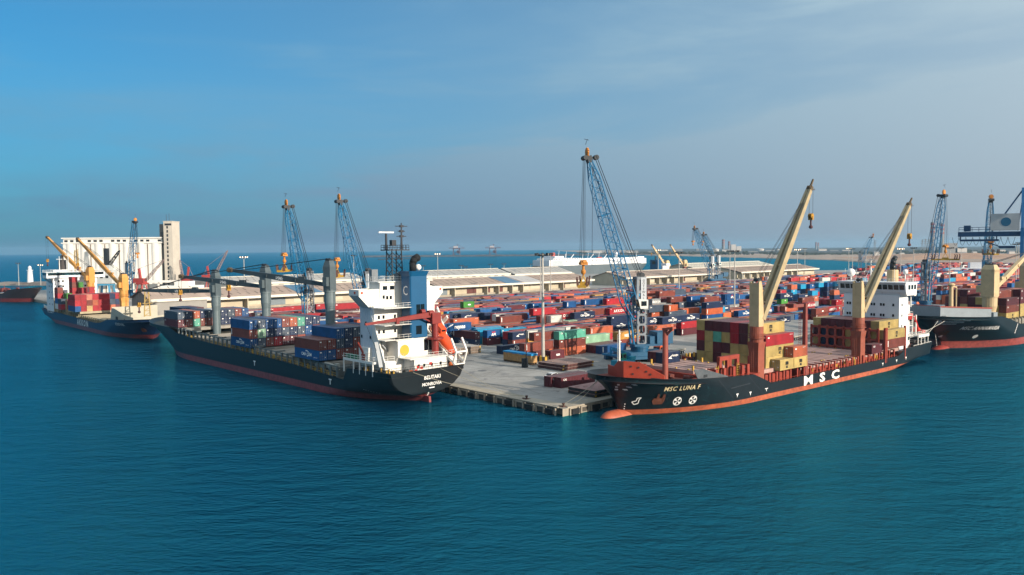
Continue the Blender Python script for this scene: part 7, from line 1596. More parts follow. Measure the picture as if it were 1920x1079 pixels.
def ropes():
    P1, P2, P3 = BEL.W(-.2, 4.5, 7.4), BEL.W(-.3, -3.5, 7.4), BEL.W(.2, -8.5, 7.6); E = ST(2.4, 13.5, QUAY + .6); E2 = ST(44, 22, QUAY + .3)
    def sag(a, b, d): return [a.lerp(b, k / 10) - Vector((0, 0, d * (1 - (2 * k / 10 - 1) ** 2))) for k in range(11)]
    for i, (a, b, d, what) in enumerate(((P1, E, .9, 'uppermost pale stern rope from the blue-funnelled ship to the rusty bollard'), (P2, E, .7, 'middle stern rope from the blue-funnelled ship to the rusty bollard'), (P3, ST(3.0, 20.5, QUAY + .2), .5, 'thin stern rope from the lifeboat side of the blue-funnelled ship'), (LUNA.W(133.5, -2.0, 7.8), ST(1.9, 1.6, QUAY + .6), .3, 'taut pale bow rope running down to the corner bollard'), (LUNA.W(134.2, -2.2, 7.6), ST(2.6, 3.0, QUAY + .1), 1.6, 'slack dark bow rope beside the taut one'))):
        mb = MB(); mb.path(sag(a, b, d), .06 if i in (0, 3) else .045); tag(mb.build('mooring_rope', M_ROPE), what, 'rope', 'mooring ropes')
    for i, (x, y, z, p) in enumerate(((176.0, 6.2, 10.9, (2.0, 8.5, 6.6)), (174.0, 7.4, 10.8, (.5, 4.0, 6.4)))):
        a = Vector((146.1 + 158 * .766, 271.5 + 158 * .643, 0)); c, s_ = math.cos(R(-140)), math.sin(R(-140)); A_ = a + Vector((x * c - y * s_, x * s_ + y * c, z)); mb = MB(); mb.path(sag(A_, LUNA.W(*p), .4), .07); tag(mb.build('mooring_rope', mat('white_rope', '#b9b4a8', .8, .1)), ['upper white rope between the two black ships on the right', 'lower white rope between the two black ships on the right'][i], 'rope', 'mooring ropes')
ropes()

# ------------------------------------------------------------------ far things across the water
def unloader(u, label):
    c = at(u, 478, 3335); o = empty('ship_unloader', Vector((c.x, c.y, 4)), 0); tag(o, label, 'gantry crane', 'gantry unloaders on the breakwater'); M1 = mat('far_rust_steel', '#5a4650', .7, .15); mb = MB()
    for x in (-14, 14):
        for y in (-9, 9): mb.beam((x, y, 0), (x * .9, y, 30), 2.4)
        mb.beam((x, -9, 15), (x, 9, 15), 2); mb.beam((x, -9, 28), (x, 9, 28), 2)
    for y in (-9, 9): mb.beam((-14, y, 29), (14, y, 29), 2.4); mb.beam((-14, y, 2), (13, y, 28), 1.6)
    mb.build('legs', M1, o); mb = MB(); mb.beam((-32, 0, 31), (34, 0, 31), 4, 2.6); mb.beam((2, 0, 31), (4, 0, 46), 2); mb.beam((4, 0, 46), (30, 0, 32), .8); mb.beam((4, 0, 46), (-30, 0, 32), .8); mb.build('boom', M1, o); mb = MB(); mb.bb(-12, 6, -5, 5, 32, 39); mb.build('machinery_house', mat('far_pale_house', '#a9a2a2', .7, .1), o); mb = MB(); mb.bb(2, 12, -4, 4, 8, 20); mb.build('hopper', M1, o)
unloader(856, 'left one of the two hazy gantry unloaders on the breakwater'); unloader(924, 'right one of the two hazy gantry unloaders on the breakwater')
def block(u, Y, parts, name, label, cat, m, group=None):
    c = at(u, 470, Y); o = empty(name, Vector((c.x, Y, 2.0))); tag(o, label, cat, group)
    for nm, fn, mm in parts: mb = MB(); fn(mb); mb.build(nm, mm, o)
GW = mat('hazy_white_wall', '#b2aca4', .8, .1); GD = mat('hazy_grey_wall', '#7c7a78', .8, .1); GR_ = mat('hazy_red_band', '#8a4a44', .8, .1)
def chimney(u, Y, h, r, label):
    def stack(mb): mb.lathe([(r, 0), (r * .8, h)], n=14)
    def band(mb):
        for z in (h - 4, h - 16, h - 28): mb.lathe([(r * .9, z - 5), (r * .88, z)], n=14)
    block(u, Y, [('shaft', stack, GD), ('red_band', band, GR_)], 'chimney', label, 'chimney', GD, 'power station chimneys')
chimney(1356, 4300, 68, 9, 'broad hazy chimney, left of the pair beyond the bay'); chimney(1367, 4300, 58, 7, 'hazy chimney, right of the pair beyond the bay'); chimney(1748, 2500, 102, 7, 'tall banded chimney behind the first right-hand harbour crane'); chimney(1766, 2500, 98, 6.5, 'tall banded chimney right behind the first right-hand crane boom')
chimney(1530, 5200, 52, 6, 'slim hazy tower on the far shore, left of two'); chimney(1534, 5200, 50, 5, 'slim hazy tower on the far shore, right of two')
def hall(w, d, h, n=1):
    def f(mb):
        for i in range(n): mb.bb(i * w * 1.1, i * w * 1.1 + w, 0, d, 0, h * (1 - .25 * i))
    return f
def tank(r, h): return lambda mb: mb.lathe([(r, 0), (r, h), (r * .5, h * 1.2)], n=18)
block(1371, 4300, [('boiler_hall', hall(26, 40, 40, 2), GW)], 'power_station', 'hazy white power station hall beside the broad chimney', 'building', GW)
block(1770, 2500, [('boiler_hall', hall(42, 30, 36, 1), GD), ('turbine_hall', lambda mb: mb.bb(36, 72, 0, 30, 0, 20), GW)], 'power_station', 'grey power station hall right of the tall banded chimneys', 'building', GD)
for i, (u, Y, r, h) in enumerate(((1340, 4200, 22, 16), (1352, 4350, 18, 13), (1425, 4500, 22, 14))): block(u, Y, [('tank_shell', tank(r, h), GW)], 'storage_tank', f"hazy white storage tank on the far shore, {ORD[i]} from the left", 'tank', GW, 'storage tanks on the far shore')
random.seed(77); k = 0
for u in range(1090, 1920, 26):
    Y = random.uniform(3800, 5200) if u < 1600 else random.uniform(1900, 2900); w = random.uniform(14, 46) * Y / 4000; h = random.uniform(5, 13) * (Y / 4000) ** .5; k += 1
    def wall_(mb, w=w, h=h): mb.bb(0, w, 0, w * .6, 0, h)
    def roof_(mb, w=w, h=h): mb.extr([(-.5, -.5, h), (-.5, w * .6 + .5, h), (-.5, w * .3, h * 1.3)], (w + 1, 0, 0))
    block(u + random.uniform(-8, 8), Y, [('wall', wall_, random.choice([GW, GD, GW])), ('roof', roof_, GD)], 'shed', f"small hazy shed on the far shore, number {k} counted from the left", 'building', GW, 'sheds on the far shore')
def office(): 
    o = empty('office_building', on_quay(1782, 760), R(-18)); tag(o, 'long white low office building with dark windows beyond the yard between the right-hand cranes', 'building'); mb = MB(); mb.bb(0, 52, 0, 12, 0, 11); mb.bb(16, 28, 1, 11, 11, 16); mb.build('wall', mat('white_house_paint'), o); mb = MB()
    for i in range(14):
        for z in (2, 6.5): mb.bb(2 + 3.5 * i, 4 + 3.5 * i, -.08, 0, z, z + 2)
    mb.build_each('window', M_DARK, o)
office()
def pylon(u, Y, h, label):
    c = at(u, 470, Y); o = empty('pylon', Vector((c.x, Y, 2))); tag(o, label, 'pylon', 'power line pylons'); mb = MB()
    for sx in (-1, 1):
        for sy in (-1, 1): mb.beam((sx * 5, sy * 5, 0), (sx * .8, sy * .8, h), .7)
    for z in (h * .7, h * .82, h * .94): mb.beam((-9, 0, z), (9, 0, z), .8)
    for q in range(6): mb.beam((-5 + .7 * q, 0, h * q / 6), (4.3 - .7 * q, 0, h * (q + 1) / 6), .4)
    mb.build('lattice', GD, o)
for i, u in enumerate((1735, 1742, 1729, 1640, 1486, 1470)): pylon(u, 2900 + 150 * i, 52, f"hazy lattice pylon on the far shore, number {i + 1} of six")
def scrub():
    """tree belt on the far shore: a dark irregular mass, built of leaf clumps"""
    mb = MB(); random.seed(55)
    for i in range(1500):
        x = random.uniform(330, 2700); y = 2600 + random.uniform(-90, 260) + (0 if x > 900 else (900 - x) * 2.2); h = random.uniform(3, 8) * (1 + .5 * math.sin(x * .01)); w = random.uniform(6, 16)
        if math.sin(x * .013) + math.sin(x * .041 + 1) < -.9: continue
        for k in range(3):
            c = Vector((x + random.uniform(-w, w) * .5, y + random.uniform(-6, 6), 4 + h * random.uniform(.3, .8))); s_ = w * random.uniform(.25, .5)
            P = [c + Vector((s_ * math.cos(a), random.uniform(-1, 1), h * .5 * math.sin(a))) for a in (0, 1.2, 2.3, 3.4, 4.5, 5.5)]; mb.add(P, [tuple(range(6))])
    tag(mb.build('scrub', mat('dark_scrub_leaves', '#33392e', .9, .3, .05)), kind='stuff')
scrub()
# ------------------------------------------------------------------ the container yard: (s, t, tier, colour, length, mark) along and across the quay grid
YARD = """
17.4,17.2,0m4V;16.6,19.9,0m4V;360.0,34.0,0k4Q;360.0,34.0,2w4A;372.6,41.8,3s4Q;360.0,44.4,1o4A;360.0,44.4,2r4K;70.3,50.8,0b4S;360.0,52.6,3w4K;70.3,53.3,0m4V;50.6,53.8,0m2B;70.3,55.9,0m4V;46.0,56.2,0m2Q;57.1,56.5,0s4Q;57.1,56.5,1w4Q;
57.1,56.5,2i4V;43.2,57.3,1w4S;223.5,57.3,0w4S;223.5,57.3,1w4B;86.8,57.7,0w4Q;86.8,57.7,1y4K;236.0,58.4,1r4A;71.4,58.7,1l4Q;49.2,59.4,2w4V;249.2,60.3,2r2Q;224.2,61.4,2r2A;111.4,62.0,0h4V;111.4,62.0,1s4V;146.3,62.0,0m4Q;158.9,62.0,0r4A;
171.6,62.0,0t2B;178.1,62.0,0w4V;197.2,62.0,0n4C;285.9,62.0,0w4S;298.6,62.0,0m4V;118.4,63.3,2n4C;130.9,63.9,0m4S;130.9,63.9,1r4V;130.9,63.9,2n4C;110.5,65.7,1w4S;110.5,65.7,2n4C;48.4,73.6,0n4C;91.6,74.6,1s4S;163.4,74.7,1b4S;163.4,74.7,2o4S;
163.4,74.7,3n4Q;229.2,75.5,1s4S;190.3,76.3,1b4C;141.6,77.6,2d4Q;141.6,77.6,3o2S;217.1,77.8,1b2P;297.5,78.0,1k4S;253.3,79.5,2w4V;109.3,80.1,1n4D;109.3,80.1,2n4Q;132.3,80.3,3d4V;90.5,80.6,1w4V;205.0,80.6,1m4Q;135.8,81.6,2s4V;157.8,82.5,2o4S;
238.6,83.1,3n4C;62.0,83.2,0w2S;62.0,83.2,1n2H;62.0,85.8,1r4A;60.0,94.0,0m2Q;60.0,94.0,1b2P;66.5,94.0,1t4S;54.4,94.2,0n4Cb;54.4,94.2,1m4Sb;193.5,96.0,3w4Q;95.7,98.4,2k2Q;60.0,99.2,1t4B;217.3,100.3,2b4Q;217.3,100.3,3b4P;92.5,100.8,2w4S;
112.3,101.7,2n4C;47.3,102.0,2b4Y;76.1,102.4,1w4S;193.7,103.7,2n4D;193.7,103.7,3b4S;92.5,104.7,3r4V;166.5,105.1,3h2K;103.3,105.8,2r4A;138.7,106.0,2r4A;50.1,106.6,0h4V;50.1,106.6,1b4C;183.8,107.7,3w4V;128.6,108.6,2w4V;80.2,110.0,2w4S;
263.6,112.6,2w4V;182.5,113.2,4w4V;24.0,115.2,0n4H;24.0,115.2,1w4Q;36.6,115.2,0n4H;49.3,115.2,0w4V;49.3,115.2,1r4A;61.9,115.2,2s4Q;195.5,116.3,4d4V;24.0,117.8,2w4V;49.3,117.8,2w4Q;181.2,119.5,4w4V;24.0,120.4,2m2Q;37.0,120.4,1m4Q;
37.0,120.4,2w4Q;154.6,121.4,3r4Q;128.9,121.9,3b2S;143.9,125.2,3b4S;24.0,127.8,1m2Q;87.6,127.8,2n4D;78.3,131.2,2n4H;67.9,133.0,2w2V;24.0,135.6,1r2Q;24.0,135.6,2w2V;43.1,135.6,2r4A;74.9,135.6,2n4C;24.0,140.4,1r4A;36.6,140.4,2o2V;
36.6,143.0,2b4S;55.8,143.0,2n4C;24.0,145.6,2b4C;68.4,145.6,2y4S;24.0,150.8,2k4Q;119.4,150.8,2m4Q;137.4,151.9,2b4S;24.0,155.6,2r2K;43.1,155.6,2m4S;99.7,156.0,3g2B;61.8,158.2,2w4Q;43.9,169.7,2w4V;24.0,173.6,0b2S;24.0,173.6,1b2V;
24.0,176.2,2w2V;74.9,176.2,2r4K;34.0,178.8,2r4Q;91.1,178.8,2r4A;68.8,181.4,2r4K;24.0,184.0,2m4S;55.4,189.5,2m4V;55.4,189.5,3r4Q;24.0,189.6,2w4S;48.7,193.1,3r2V;40.2,220.0,2r4V;50.5,224.6,2r4V;24.0,226.2,1m2Q;"""
YARD_FAR = """
137,71,0r4;230,73,0s2;154,74,0n4;222,75,0n4;213,78,0d4;62,97,0c4;236,58,0b4;71,59,0t4;92,75,0r4;178,76,1o2;178,76,0b2;190,76,0s4;164,79,1s4;164,79,0r4;109,80,0w4;220,92,1o2;93,98,1w4;105,99,1l2;122,99,1n2;112,102,1n4;88,103,1s4;63,104,1t4;
81,123,1s4;68,122,1m4;49,59,0o4;249,60,1w2;249,60,0m2;224,61,1n2;224,61,0r2;110,66,0m4;169,77,2t4;142,78,1h4;142,78,0w4;177,80,2n4;177,80,1m4;177,80,0n4;253,79,1r4;253,79,0n4;267,81,2s2;267,81,1h2;267,81,0m2;170,82,2t4;170,82,1b4;
170,82,0s4;158,83,1m4;241,84,2g2;241,84,1w2;270,94,2b2;270,94,1n2;279,95,2n4;188,106,2d2;188,106,1r2;103,106,1h4;139,106,1b4;129,109,1b4;256,117,2b4;256,117,1y4;229,120,2m4;88,122,2r4;113,124,2r4;130,124,2t2;138,124,2s4;103,127,2w4;
103,127,1m4;158,128,2r4;127,129,2s4;78,131,1w4;109,142,2b2;82,145,2t4;100,145,2b2;107,147,2b2;100,147,2t2;92,147,2y2;126,155,2b4;126,155,1n4;42,160,2r4;126,169,2r2;134,170,2p4;100,171,2n4;147,172,2y4;119,176,2n4;114,190,2m4;47,190,2m2;
284,78,3s2;284,78,2n2;284,78,1y2;284,78,0b2;272,84,3t2;272,84,2r2;194,96,2s4;283,99,3b4;283,99,2y4;298,99,3b4;298,99,2r4;298,99,1t4;267,99,3r2;267,99,2t2;267,99,1b2;314,100,3b2;314,100,2b2;314,100,1h2;217,100,1h4;280,101,3k2;280,101,1d2;
167,105,2o2;179,117,3s2;179,117,2m2;191,119,3d4;155,121,2o4;100,156,2d2;49,193,2m2;289,94,4b2;289,94,3s2;311,95,4b2;311,95,3n2;311,95,2n2;311,95,1r2;320,95,4t2;320,95,3d2;320,95,2m2;320,95,1d2;283,96,4t2;275,97,4s2;275,97,3t2;305,97,4t2;
182,113,3m4;182,113,2m4;195,116,3b4;191,62,0w2;260,62,0d2;267,62,0n4;279,62,0w2;311,62,0k4;324,62,0m2;330,62,0w4;343,62,0b2;350,62,0o2;356,62,0m4;369,62,0n2;375,62,0s2;149,65,0w4;162,65,0k4;175,65,0w2;181,65,0b4;194,65,0h4;206,65,0d4;
219,65,0b2;226,65,0r4;263,65,0b4;276,65,0b4;289,65,0b4;301,65,0r4;314,65,0b4;327,65,0t4;339,65,0k2;346,65,0w2;352,65,0w4;365,65,0o2;371,65,0n4;123,67,0b4;148,67,0w4;161,67,0d4;173,67,0n4;192,67,0b4;204,67,0s4;217,67,0w2;224,67,0y4;
262,67,0t4;274,67,0h4;301,67,0n4;313,67,0w4;326,67,0t4;339,67,0s2;345,67,0s4;364,67,0o4;377,67,0d4;150,70,0n4;163,70,0m4;176,70,0o4;188,70,0y4;201,70,0h4;213,70,0r2;220,70,0n2;227,70,0t4;265,70,0b4;291,70,0w4;304,70,0m2;321,70,0t4;
333,70,0w4;346,70,0n4;359,70,0b4;371,70,0w4;384,70,0b4;396,70,0n4;174,72,0m4;186,72,0w4;199,72,0w4;211,72,0r4;237,72,0b4;275,72,0r4;287,72,0b2;294,72,0h4;306,72,0m2;313,72,0m4;336,72,0h2;342,72,0n2;349,72,0w4;361,72,0y4;374,72,0w4;
387,72,0w4;399,72,0b4;412,72,0d4;123,78,0k4;123,78,1d4;227,78,0w4;227,78,1m4;240,78,0w2;240,78,1y2;266,78,0b4;291,78,0r2;291,78,1w2;297,78,0r4;310,78,0b4;310,78,1m4;323,78,0w4;323,78,1w4;335,78,0b4;348,78,0d2;348,78,1w2;365,78,0m2;
365,78,1y2;371,78,0y4;384,78,0w4;396,78,0d2;396,78,1n2;403,78,0w4;403,78,1r4;415,78,0h4;428,78,1w4;447,78,1r2;466,78,1m4;543,78,1r4;74,81,0d2;74,81,1h2;192,81,0m4;192,81,1o4;205,81,0s4;218,81,0n4;230,81,1t2;237,81,1w4;300,81,1w2;307,81,1n2;
313,81,1b4;326,81,1n2;332,81,0w4;359,81,0m4;359,81,1n4;371,81,1n2;378,81,0r4;391,81,0m2;391,81,1b2;397,81,1t4;422,81,0n4;422,81,1n4;435,81,1w2;454,81,1n4;467,81,1r4;479,81,1k4;540,81,1r4;553,81,1k4;566,81,1b2;69,83,0y2;69,83,1k2;75,83,1h4;
88,83,1k2;94,83,1r4;119,83,0b4;119,83,1w4;190,83,0r4;190,83,1w4;202,83,1n2;209,83,1w4;221,83,1n4;286,83,0n4;286,83,1r4;299,83,1b4;311,83,1k4;336,83,0w4;336,83,1m4;355,83,0w2;355,83,1t2;368,83,1h4;381,83,1t4;393,83,1s2;400,83,1s4;413,83,1k4;
425,83,1r4;438,83,1w4;457,83,1m4;470,83,1s2;476,83,1k2;483,83,1s4;552,83,1w2;578,83,1r2;597,83,1r4;62,86,0n4;75,86,1b4;87,86,1r4;100,86,1h2;126,86,1t4;138,86,1r2;190,86,1o4;213,86,1b4;225,86,1r2;250,86,1r4;263,86,1t2;283,86,0n4;283,86,1r4;
295,86,1b4;308,86,1o4;321,86,1r4;346,86,0n4;346,86,1t4;372,86,1b2;379,86,1d2;385,86,1h2;392,86,1w4;429,86,1r4;441,86,1b2;460,86,1s4;473,86,1m2;480,86,1m4;492,86,1r4;534,86,1s4;547,86,1w4;559,86,1o2;566,86,1r4;585,86,1w4;610,86,1s4;
67,88,1w4;80,88,1n4;92,88,1n4;105,88,1n4;118,88,1b2;124,88,1y4;137,88,1m4;200,88,1w4;226,88,1m2;232,88,1b4;245,88,1m4;257,88,1m2;283,88,1r4;296,88,1w4;321,88,1w2;327,88,1m4;340,88,1t4;353,88,1n4;365,88,1m4;388,88,1b4;401,88,1n2;407,88,1w2;
414,88,1y4;426,88,1k2;433,88,1r4;445,88,1r4;477,88,1s2;484,88,1m4;496,88,1s4;509,88,1t4;522,88,1m4;534,88,1m4;572,88,1r4;585,88,1s4;598,88,1m4;633,88,1m4;67,94,0n4;79,94,1r4;98,94,1w4;110,94,1s2;117,94,1n2;123,94,1k4;150,94,1n4;253,94,1n4;
292,94,1n4;350,94,1o4;362,94,1r4;375,94,1b4;387,94,1w4;400,94,1b4;413,94,1b4;425,94,1o2;432,94,1m4;445,94,1w4;457,94,1r4;470,94,1k4;482,94,1b4;495,94,1o4;508,94,1o4;520,94,1r4;533,94,1n4;556,94,1n2;594,94,1t4;607,94,1r4;619,94,1r4;
632,94,1w4;645,94,1r2;651,94,1r4;664,94,1w4;77,97,1n4;116,97,1s4;148,97,1k4;231,97,1o4;243,97,1w4;256,97,1y4;332,97,1r4;344,97,1b4;357,97,1d4;370,97,1t2;376,97,1b4;389,97,1m4;414,97,1n4;427,97,1n4;439,97,1b4;452,97,1b4;465,97,1r4;
490,97,1r4;515,97,1w2;522,97,1o2;528,97,1s2;535,97,1m4;560,97,1m4;572,97,1r4;598,97,1b4;610,97,1r4;623,97,1r4;642,97,1s4;655,97,1k4;674,97,1m4;60,99,0t4;85,99,1n2;130,99,1n2;136,99,1r4;155,99,1o4;232,99,1r4;245,99,1r4;353,99,1r4;378,99,1w4;
391,99,1b2;397,99,1b2;404,99,1n4;416,99,1b4;429,99,1n4;441,99,1r2;448,99,1s4;461,99,1m4;480,99,1b4;492,99,1m4;505,99,1w2;512,99,1r4;524,99,1s4;537,99,1r2;543,99,1r4;556,99,1k4;569,99,1r4;581,99,1t4;594,99,1s4;607,99,1r4;638,99,1s2;
645,99,1r2;658,99,1r2;677,99,1w4;690,99,1r4;130,102,1m4;142,102,1m2;149,102,1r4;235,102,1s4;248,102,1w4;260,102,1b4;333,102,1n4;346,102,1y4;359,102,1n4;371,102,1m2;378,102,1y4;390,102,1n2;407,102,1o4;420,102,1k4;432,102,1r4;445,102,1r4;
458,102,1m2;464,102,1b4;477,102,1r2;483,102,1m2;496,102,1w2;503,102,1w4;515,102,1r4;528,102,1w2;535,102,1m4;547,102,1m2;554,102,1n4;566,102,1r2;585,102,1s4;598,102,1t4;625,102,1w4;644,102,1m2;650,102,1m4;670,102,1s2;676,102,1b4;689,102,1b4;
124,104,1r4;244,104,1m4;257,104,1w4;346,104,1r4;358,104,1w4;371,104,1b4;390,104,1b2;428,104,1b4;440,104,1r4;453,104,1s2;460,104,1r4;472,104,1m4;498,104,1w4;517,104,1s2;523,104,1b4;536,104,1r4;548,104,1o4;561,104,1o4;574,104,1r2;580,104,1s4;
606,104,1m2;612,104,1k4;625,104,1r4;651,104,1w4;670,104,1b4;683,104,1b4;696,104,1n4;61,110,1n2;68,110,1w4;80,110,1w4;105,110,2h2;112,110,2r2;145,110,1m4;145,110,2m4;158,110,1b2;158,110,2h2;164,110,1t4;164,110,2t4;177,110,2h4;190,110,2r2;
223,110,2w4;235,110,1n4;248,110,1m2;254,110,1w4;267,110,1n2;274,110,1n4;274,110,2w4;350,110,1s4;350,110,2y4;362,110,1w4;362,110,2w4;375,110,1o4;400,110,1m2;400,110,2m2;407,110,1n4;420,110,1n2;426,110,1s4;426,110,2r4;439,110,1w4;439,110,2r4;
439,110,3r4;451,110,1o2;451,110,2r2;451,110,3o2;458,110,1o4;470,110,1o4;470,110,2b4;470,110,3r4;483,110,1w4;483,110,2b4;496,110,1b2;496,110,2s2;496,110,3m2;502,110,1r4;502,110,2w4;515,110,1n4;528,110,1w4;528,110,2b4;528,110,3w4;540,110,1t4;
540,110,2t4;553,110,1r4;553,110,2s4;553,110,3s4;565,110,1o4;565,110,2s4;578,110,1k2;578,110,2t2;578,110,3r2;597,110,1r2;597,110,2m2;604,110,1m2;604,110,2t2;610,110,1w4;610,110,2t4;610,110,3r4;623,110,1s4;636,110,1b4;636,110,2s4;636,110,3b4;
648,110,1w2;648,110,2r2;665,110,1s4;665,110,2t4;677,110,1b2;677,110,2r2;677,110,3r2;684,110,1k4;684,110,2r4;684,110,3m4;696,110,1b4;696,110,2s4;723,110,1m4;723,110,2r4;87,113,1b4;99,113,1b4;112,113,2w4;125,113,2w4;137,113,2b4;238,113,1w4;
251,113,1r4;264,113,1b4;282,113,2n4;358,113,1n4;358,113,2r4;371,113,2m2;384,113,1y4;384,113,2n4;397,113,1d4;409,113,1r4;422,113,1b2;422,113,2r2;429,113,2k4;429,113,3b4;460,113,2r4;492,113,2k4;492,113,3r4;505,113,3s4;524,113,1w2;524,113,2b2;
556,113,2o4;556,113,3r4;581,113,1s4;594,113,1b4;594,113,2r4;594,113,3k4;625,113,2s2;625,113,3t2;632,113,2b4;651,113,2w4;664,113,1o2;664,113,2m2;664,113,3r2;670,113,3r2;709,113,2s2;715,113,1m4;715,113,2r4;715,113,3r4;62,115,1w4;87,115,1b4;
87,115,2m4;100,115,1m4;112,115,2b2;142,115,2b4;378,115,2y4;403,115,1d4;416,115,1d4;460,115,3n2;467,115,2r4;479,115,2w4;517,115,2m4;542,115,3w2;549,115,2r4;549,115,3b4;581,115,2s4;581,115,3k4;619,115,2s4;619,115,3s4;631,115,2m4;688,115,3r4;
707,115,3s2;726,115,3m4;739,115,2m2;739,115,3r2;24,118,0n4;24,118,1m4;37,118,0k4;49,118,0w4;49,118,1b4;72,118,1w4;85,118,1o2;85,118,2k2;91,118,1n4;91,118,2b4;104,118,1s2;123,118,2w4;136,118,2n4;148,118,2o4;161,118,2s2;230,118,2b4;
281,118,2b4;294,118,2m4;393,118,2n4;406,118,1r4;406,118,2b4;425,118,1s4;425,118,2s4;438,118,3w4;476,118,2t2;533,118,2t4;636,118,3k4;655,118,2m2;655,118,3m2;687,118,3n2;706,118,3b4;719,118,3t2;24,120,0m2;24,120,1t2;31,120,2o2;37,120,0w4;
50,120,0r4;50,120,1s4;107,120,1t2;132,120,2n4;170,120,2r4;247,120,2d4;278,120,2n4;432,120,2t2;432,120,3r2;438,120,2r4;463,120,3k4;482,120,2w4;482,120,3r4;540,120,2b4;603,120,3b4;672,120,3o4;684,120,3w2;754,120,3r4;24,125,0y4;24,125,1w4;
49,125,1b4;62,125,1b4;157,125,2k4;247,125,2b2;260,125,2m2;279,125,2k4;305,125,2w4;317,125,2n4;387,125,2r4;400,125,2n4;419,125,2t4;444,125,2r4;457,125,3o4;482,125,3k4;495,125,3o2;552,125,2r4;577,125,3k4;661,125,3k4;712,125,3o4;743,125,3s2;
24,128,0r2;88,128,1b4;234,128,2w4;259,128,2r2;266,128,2k2;272,128,2w2;279,128,2k4;392,128,2h4;461,128,2s4;486,128,3w4;562,128,3k4;756,128,3o4;769,128,3o4;24,130,0o4;49,130,1y4;62,130,1w4;100,130,2n4;157,130,2n2;170,130,2n4;183,130,2r2;
189,130,2d4;221,130,2w4;261,130,2r2;267,130,2b4;293,130,2r2;299,130,2y4;396,130,2h4;408,130,2o4;421,130,2s4;459,130,3s4;503,130,3r4;528,130,3r2;554,130,3n4;579,130,3r4;604,130,3k4;617,130,3t4;630,130,3w4;642,130,3w4;668,130,3b2;687,130,3b4;
725,130,3r4;763,130,3b4;30,133,1m4;55,133,1w4;68,133,1m2;125,133,2b4;138,133,2w4;150,133,2w2;310,133,2w4;413,133,2m4;426,133,2b4;426,133,3m4;478,133,3w2;484,133,3k4;516,133,3n2;522,133,3k4;670,133,3t4;683,133,3s2;703,133,3m2;728,133,3n4;
766,133,3w4;804,133,3s2;24,136,0b2;136,136,2b2;155,136,2y4;180,136,2b4;193,136,2w4;237,136,2w4;250,136,2h4;275,136,2k4;288,136,2w4;313,136,2n4;338,136,2t4;424,136,2r2;443,136,2s4;443,136,3t4;456,136,2r4;526,136,3n2;564,136,3w4;577,136,3r2;
583,136,3b4;596,136,3r4;666,136,3r2;24,140,0y4;56,140,2b2;62,140,2w2;81,140,2d4;178,140,2w4;191,140,2y4;248,140,2h4;261,140,2b2;267,140,2m4;292,140,2s2;299,140,2k2;318,140,2m4;343,140,2n4;419,140,2o4;438,140,2r4;438,140,3w4;464,140,2r4;
540,140,3r2;559,140,3t2;624,140,3s4;659,140,3b4;686,140,3m4;699,140,3b4;731,140,3r4;800,140,3r2;24,143,0w4;37,143,1k4;49,143,2d2;56,143,1w4;138,143,2m4;151,143,2b4;195,143,2m4;208,143,2w4;233,143,2w4;246,143,2h4;348,143,2b2;428,143,2k4;
428,143,3r4;457,143,3s4;469,143,2k4;482,143,2s4;514,143,3m2;520,143,3o4;533,143,3m4;571,143,3m2;590,143,3r4;647,143,3b4;699,143,3b4;744,143,3o4;814,143,3t2;24,146,0d4;24,146,1r4;37,146,1b4;37,146,2w4;49,146,2w2;68,146,1w4;138,146,2t4;
151,146,2k2;195,146,2t4;208,146,2b4;277,146,2h4;290,146,2n4;329,146,2n4;342,146,2m4;361,146,2n2;450,146,3r2;469,146,3r4;482,146,2m4;482,146,3m4;526,146,3s4;635,146,3b2;699,146,3n4;739,146,3w2;764,146,3w4;777,146,3r4;24,148,0w4;24,148,1b4;
37,148,1b2;37,148,2b2;164,148,2s4;208,148,2b4;246,148,2n4;259,148,2n4;297,148,2w4;354,148,2r4;405,148,2n4;457,148,3s4;482,148,3m2;540,148,3r4;590,148,2b4;590,148,3o4;603,148,3m2;641,148,3b4;654,148,3s4;717,148,3b4;730,148,3w4;755,148,3r4;
807,148,3r4;24,151,0b4;24,151,1r4;62,151,2r4;75,151,2r4;88,151,2r4;100,151,2r2;107,151,2r4;158,151,2b4;259,151,2m4;297,151,2w4;348,151,2b2;380,151,2t2;405,151,2r4;431,151,2r4;538,151,3r4;639,151,3r4;696,151,3r2;741,151,3m2;805,151,3s4;
824,151,3r2;856,151,3s4;24,156,0m2;24,156,1r2;163,156,2r4;176,156,2o4;201,156,2w4;284,156,2n4;296,156,2w2;328,156,2w4;353,156,2m4;392,156,2n4;404,156,2s2;411,156,2n2;424,156,2k2;557,156,3r2;614,156,3n2;669,156,3k4;752,156,3m2;822,156,3w4;
835,156,3o4;24,158,0w4;24,158,1s4;24,158,2b4;55,158,2r2;74,158,2m4;87,158,2s4;112,158,2r4;132,158,2n4;144,158,2r4;182,158,2d4;281,158,2s4;308,158,2m2;333,158,2r4;352,158,2m4;365,158,2b4;378,158,2w4;413,158,2r2;432,158,2t4;432,158,3k4;
445,158,2w4;445,158,3r4;505,158,3r4;530,158,2b4;550,158,3r4;562,158,3r4;581,158,3s4;24,161,0r4;24,161,1k4;24,161,2k4;62,161,2r4;85,161,2w4;128,161,2n4;201,161,2b4;214,161,2m2;278,161,2n2;297,161,2m4;347,161,2h4;379,161,2r4;392,161,2t4;
404,161,2r4;423,161,2n4;436,161,3r4;487,161,3r2;563,161,3b4;576,161,3m4;639,161,3b2;646,161,3b4;671,161,3b4;717,161,3w4;730,161,2s4;761,161,3r4;806,161,3r4;858,161,3w4;24,163,0k2;24,163,1r2;43,163,2s4;94,163,2k4;119,163,2w4;132,163,2r2;
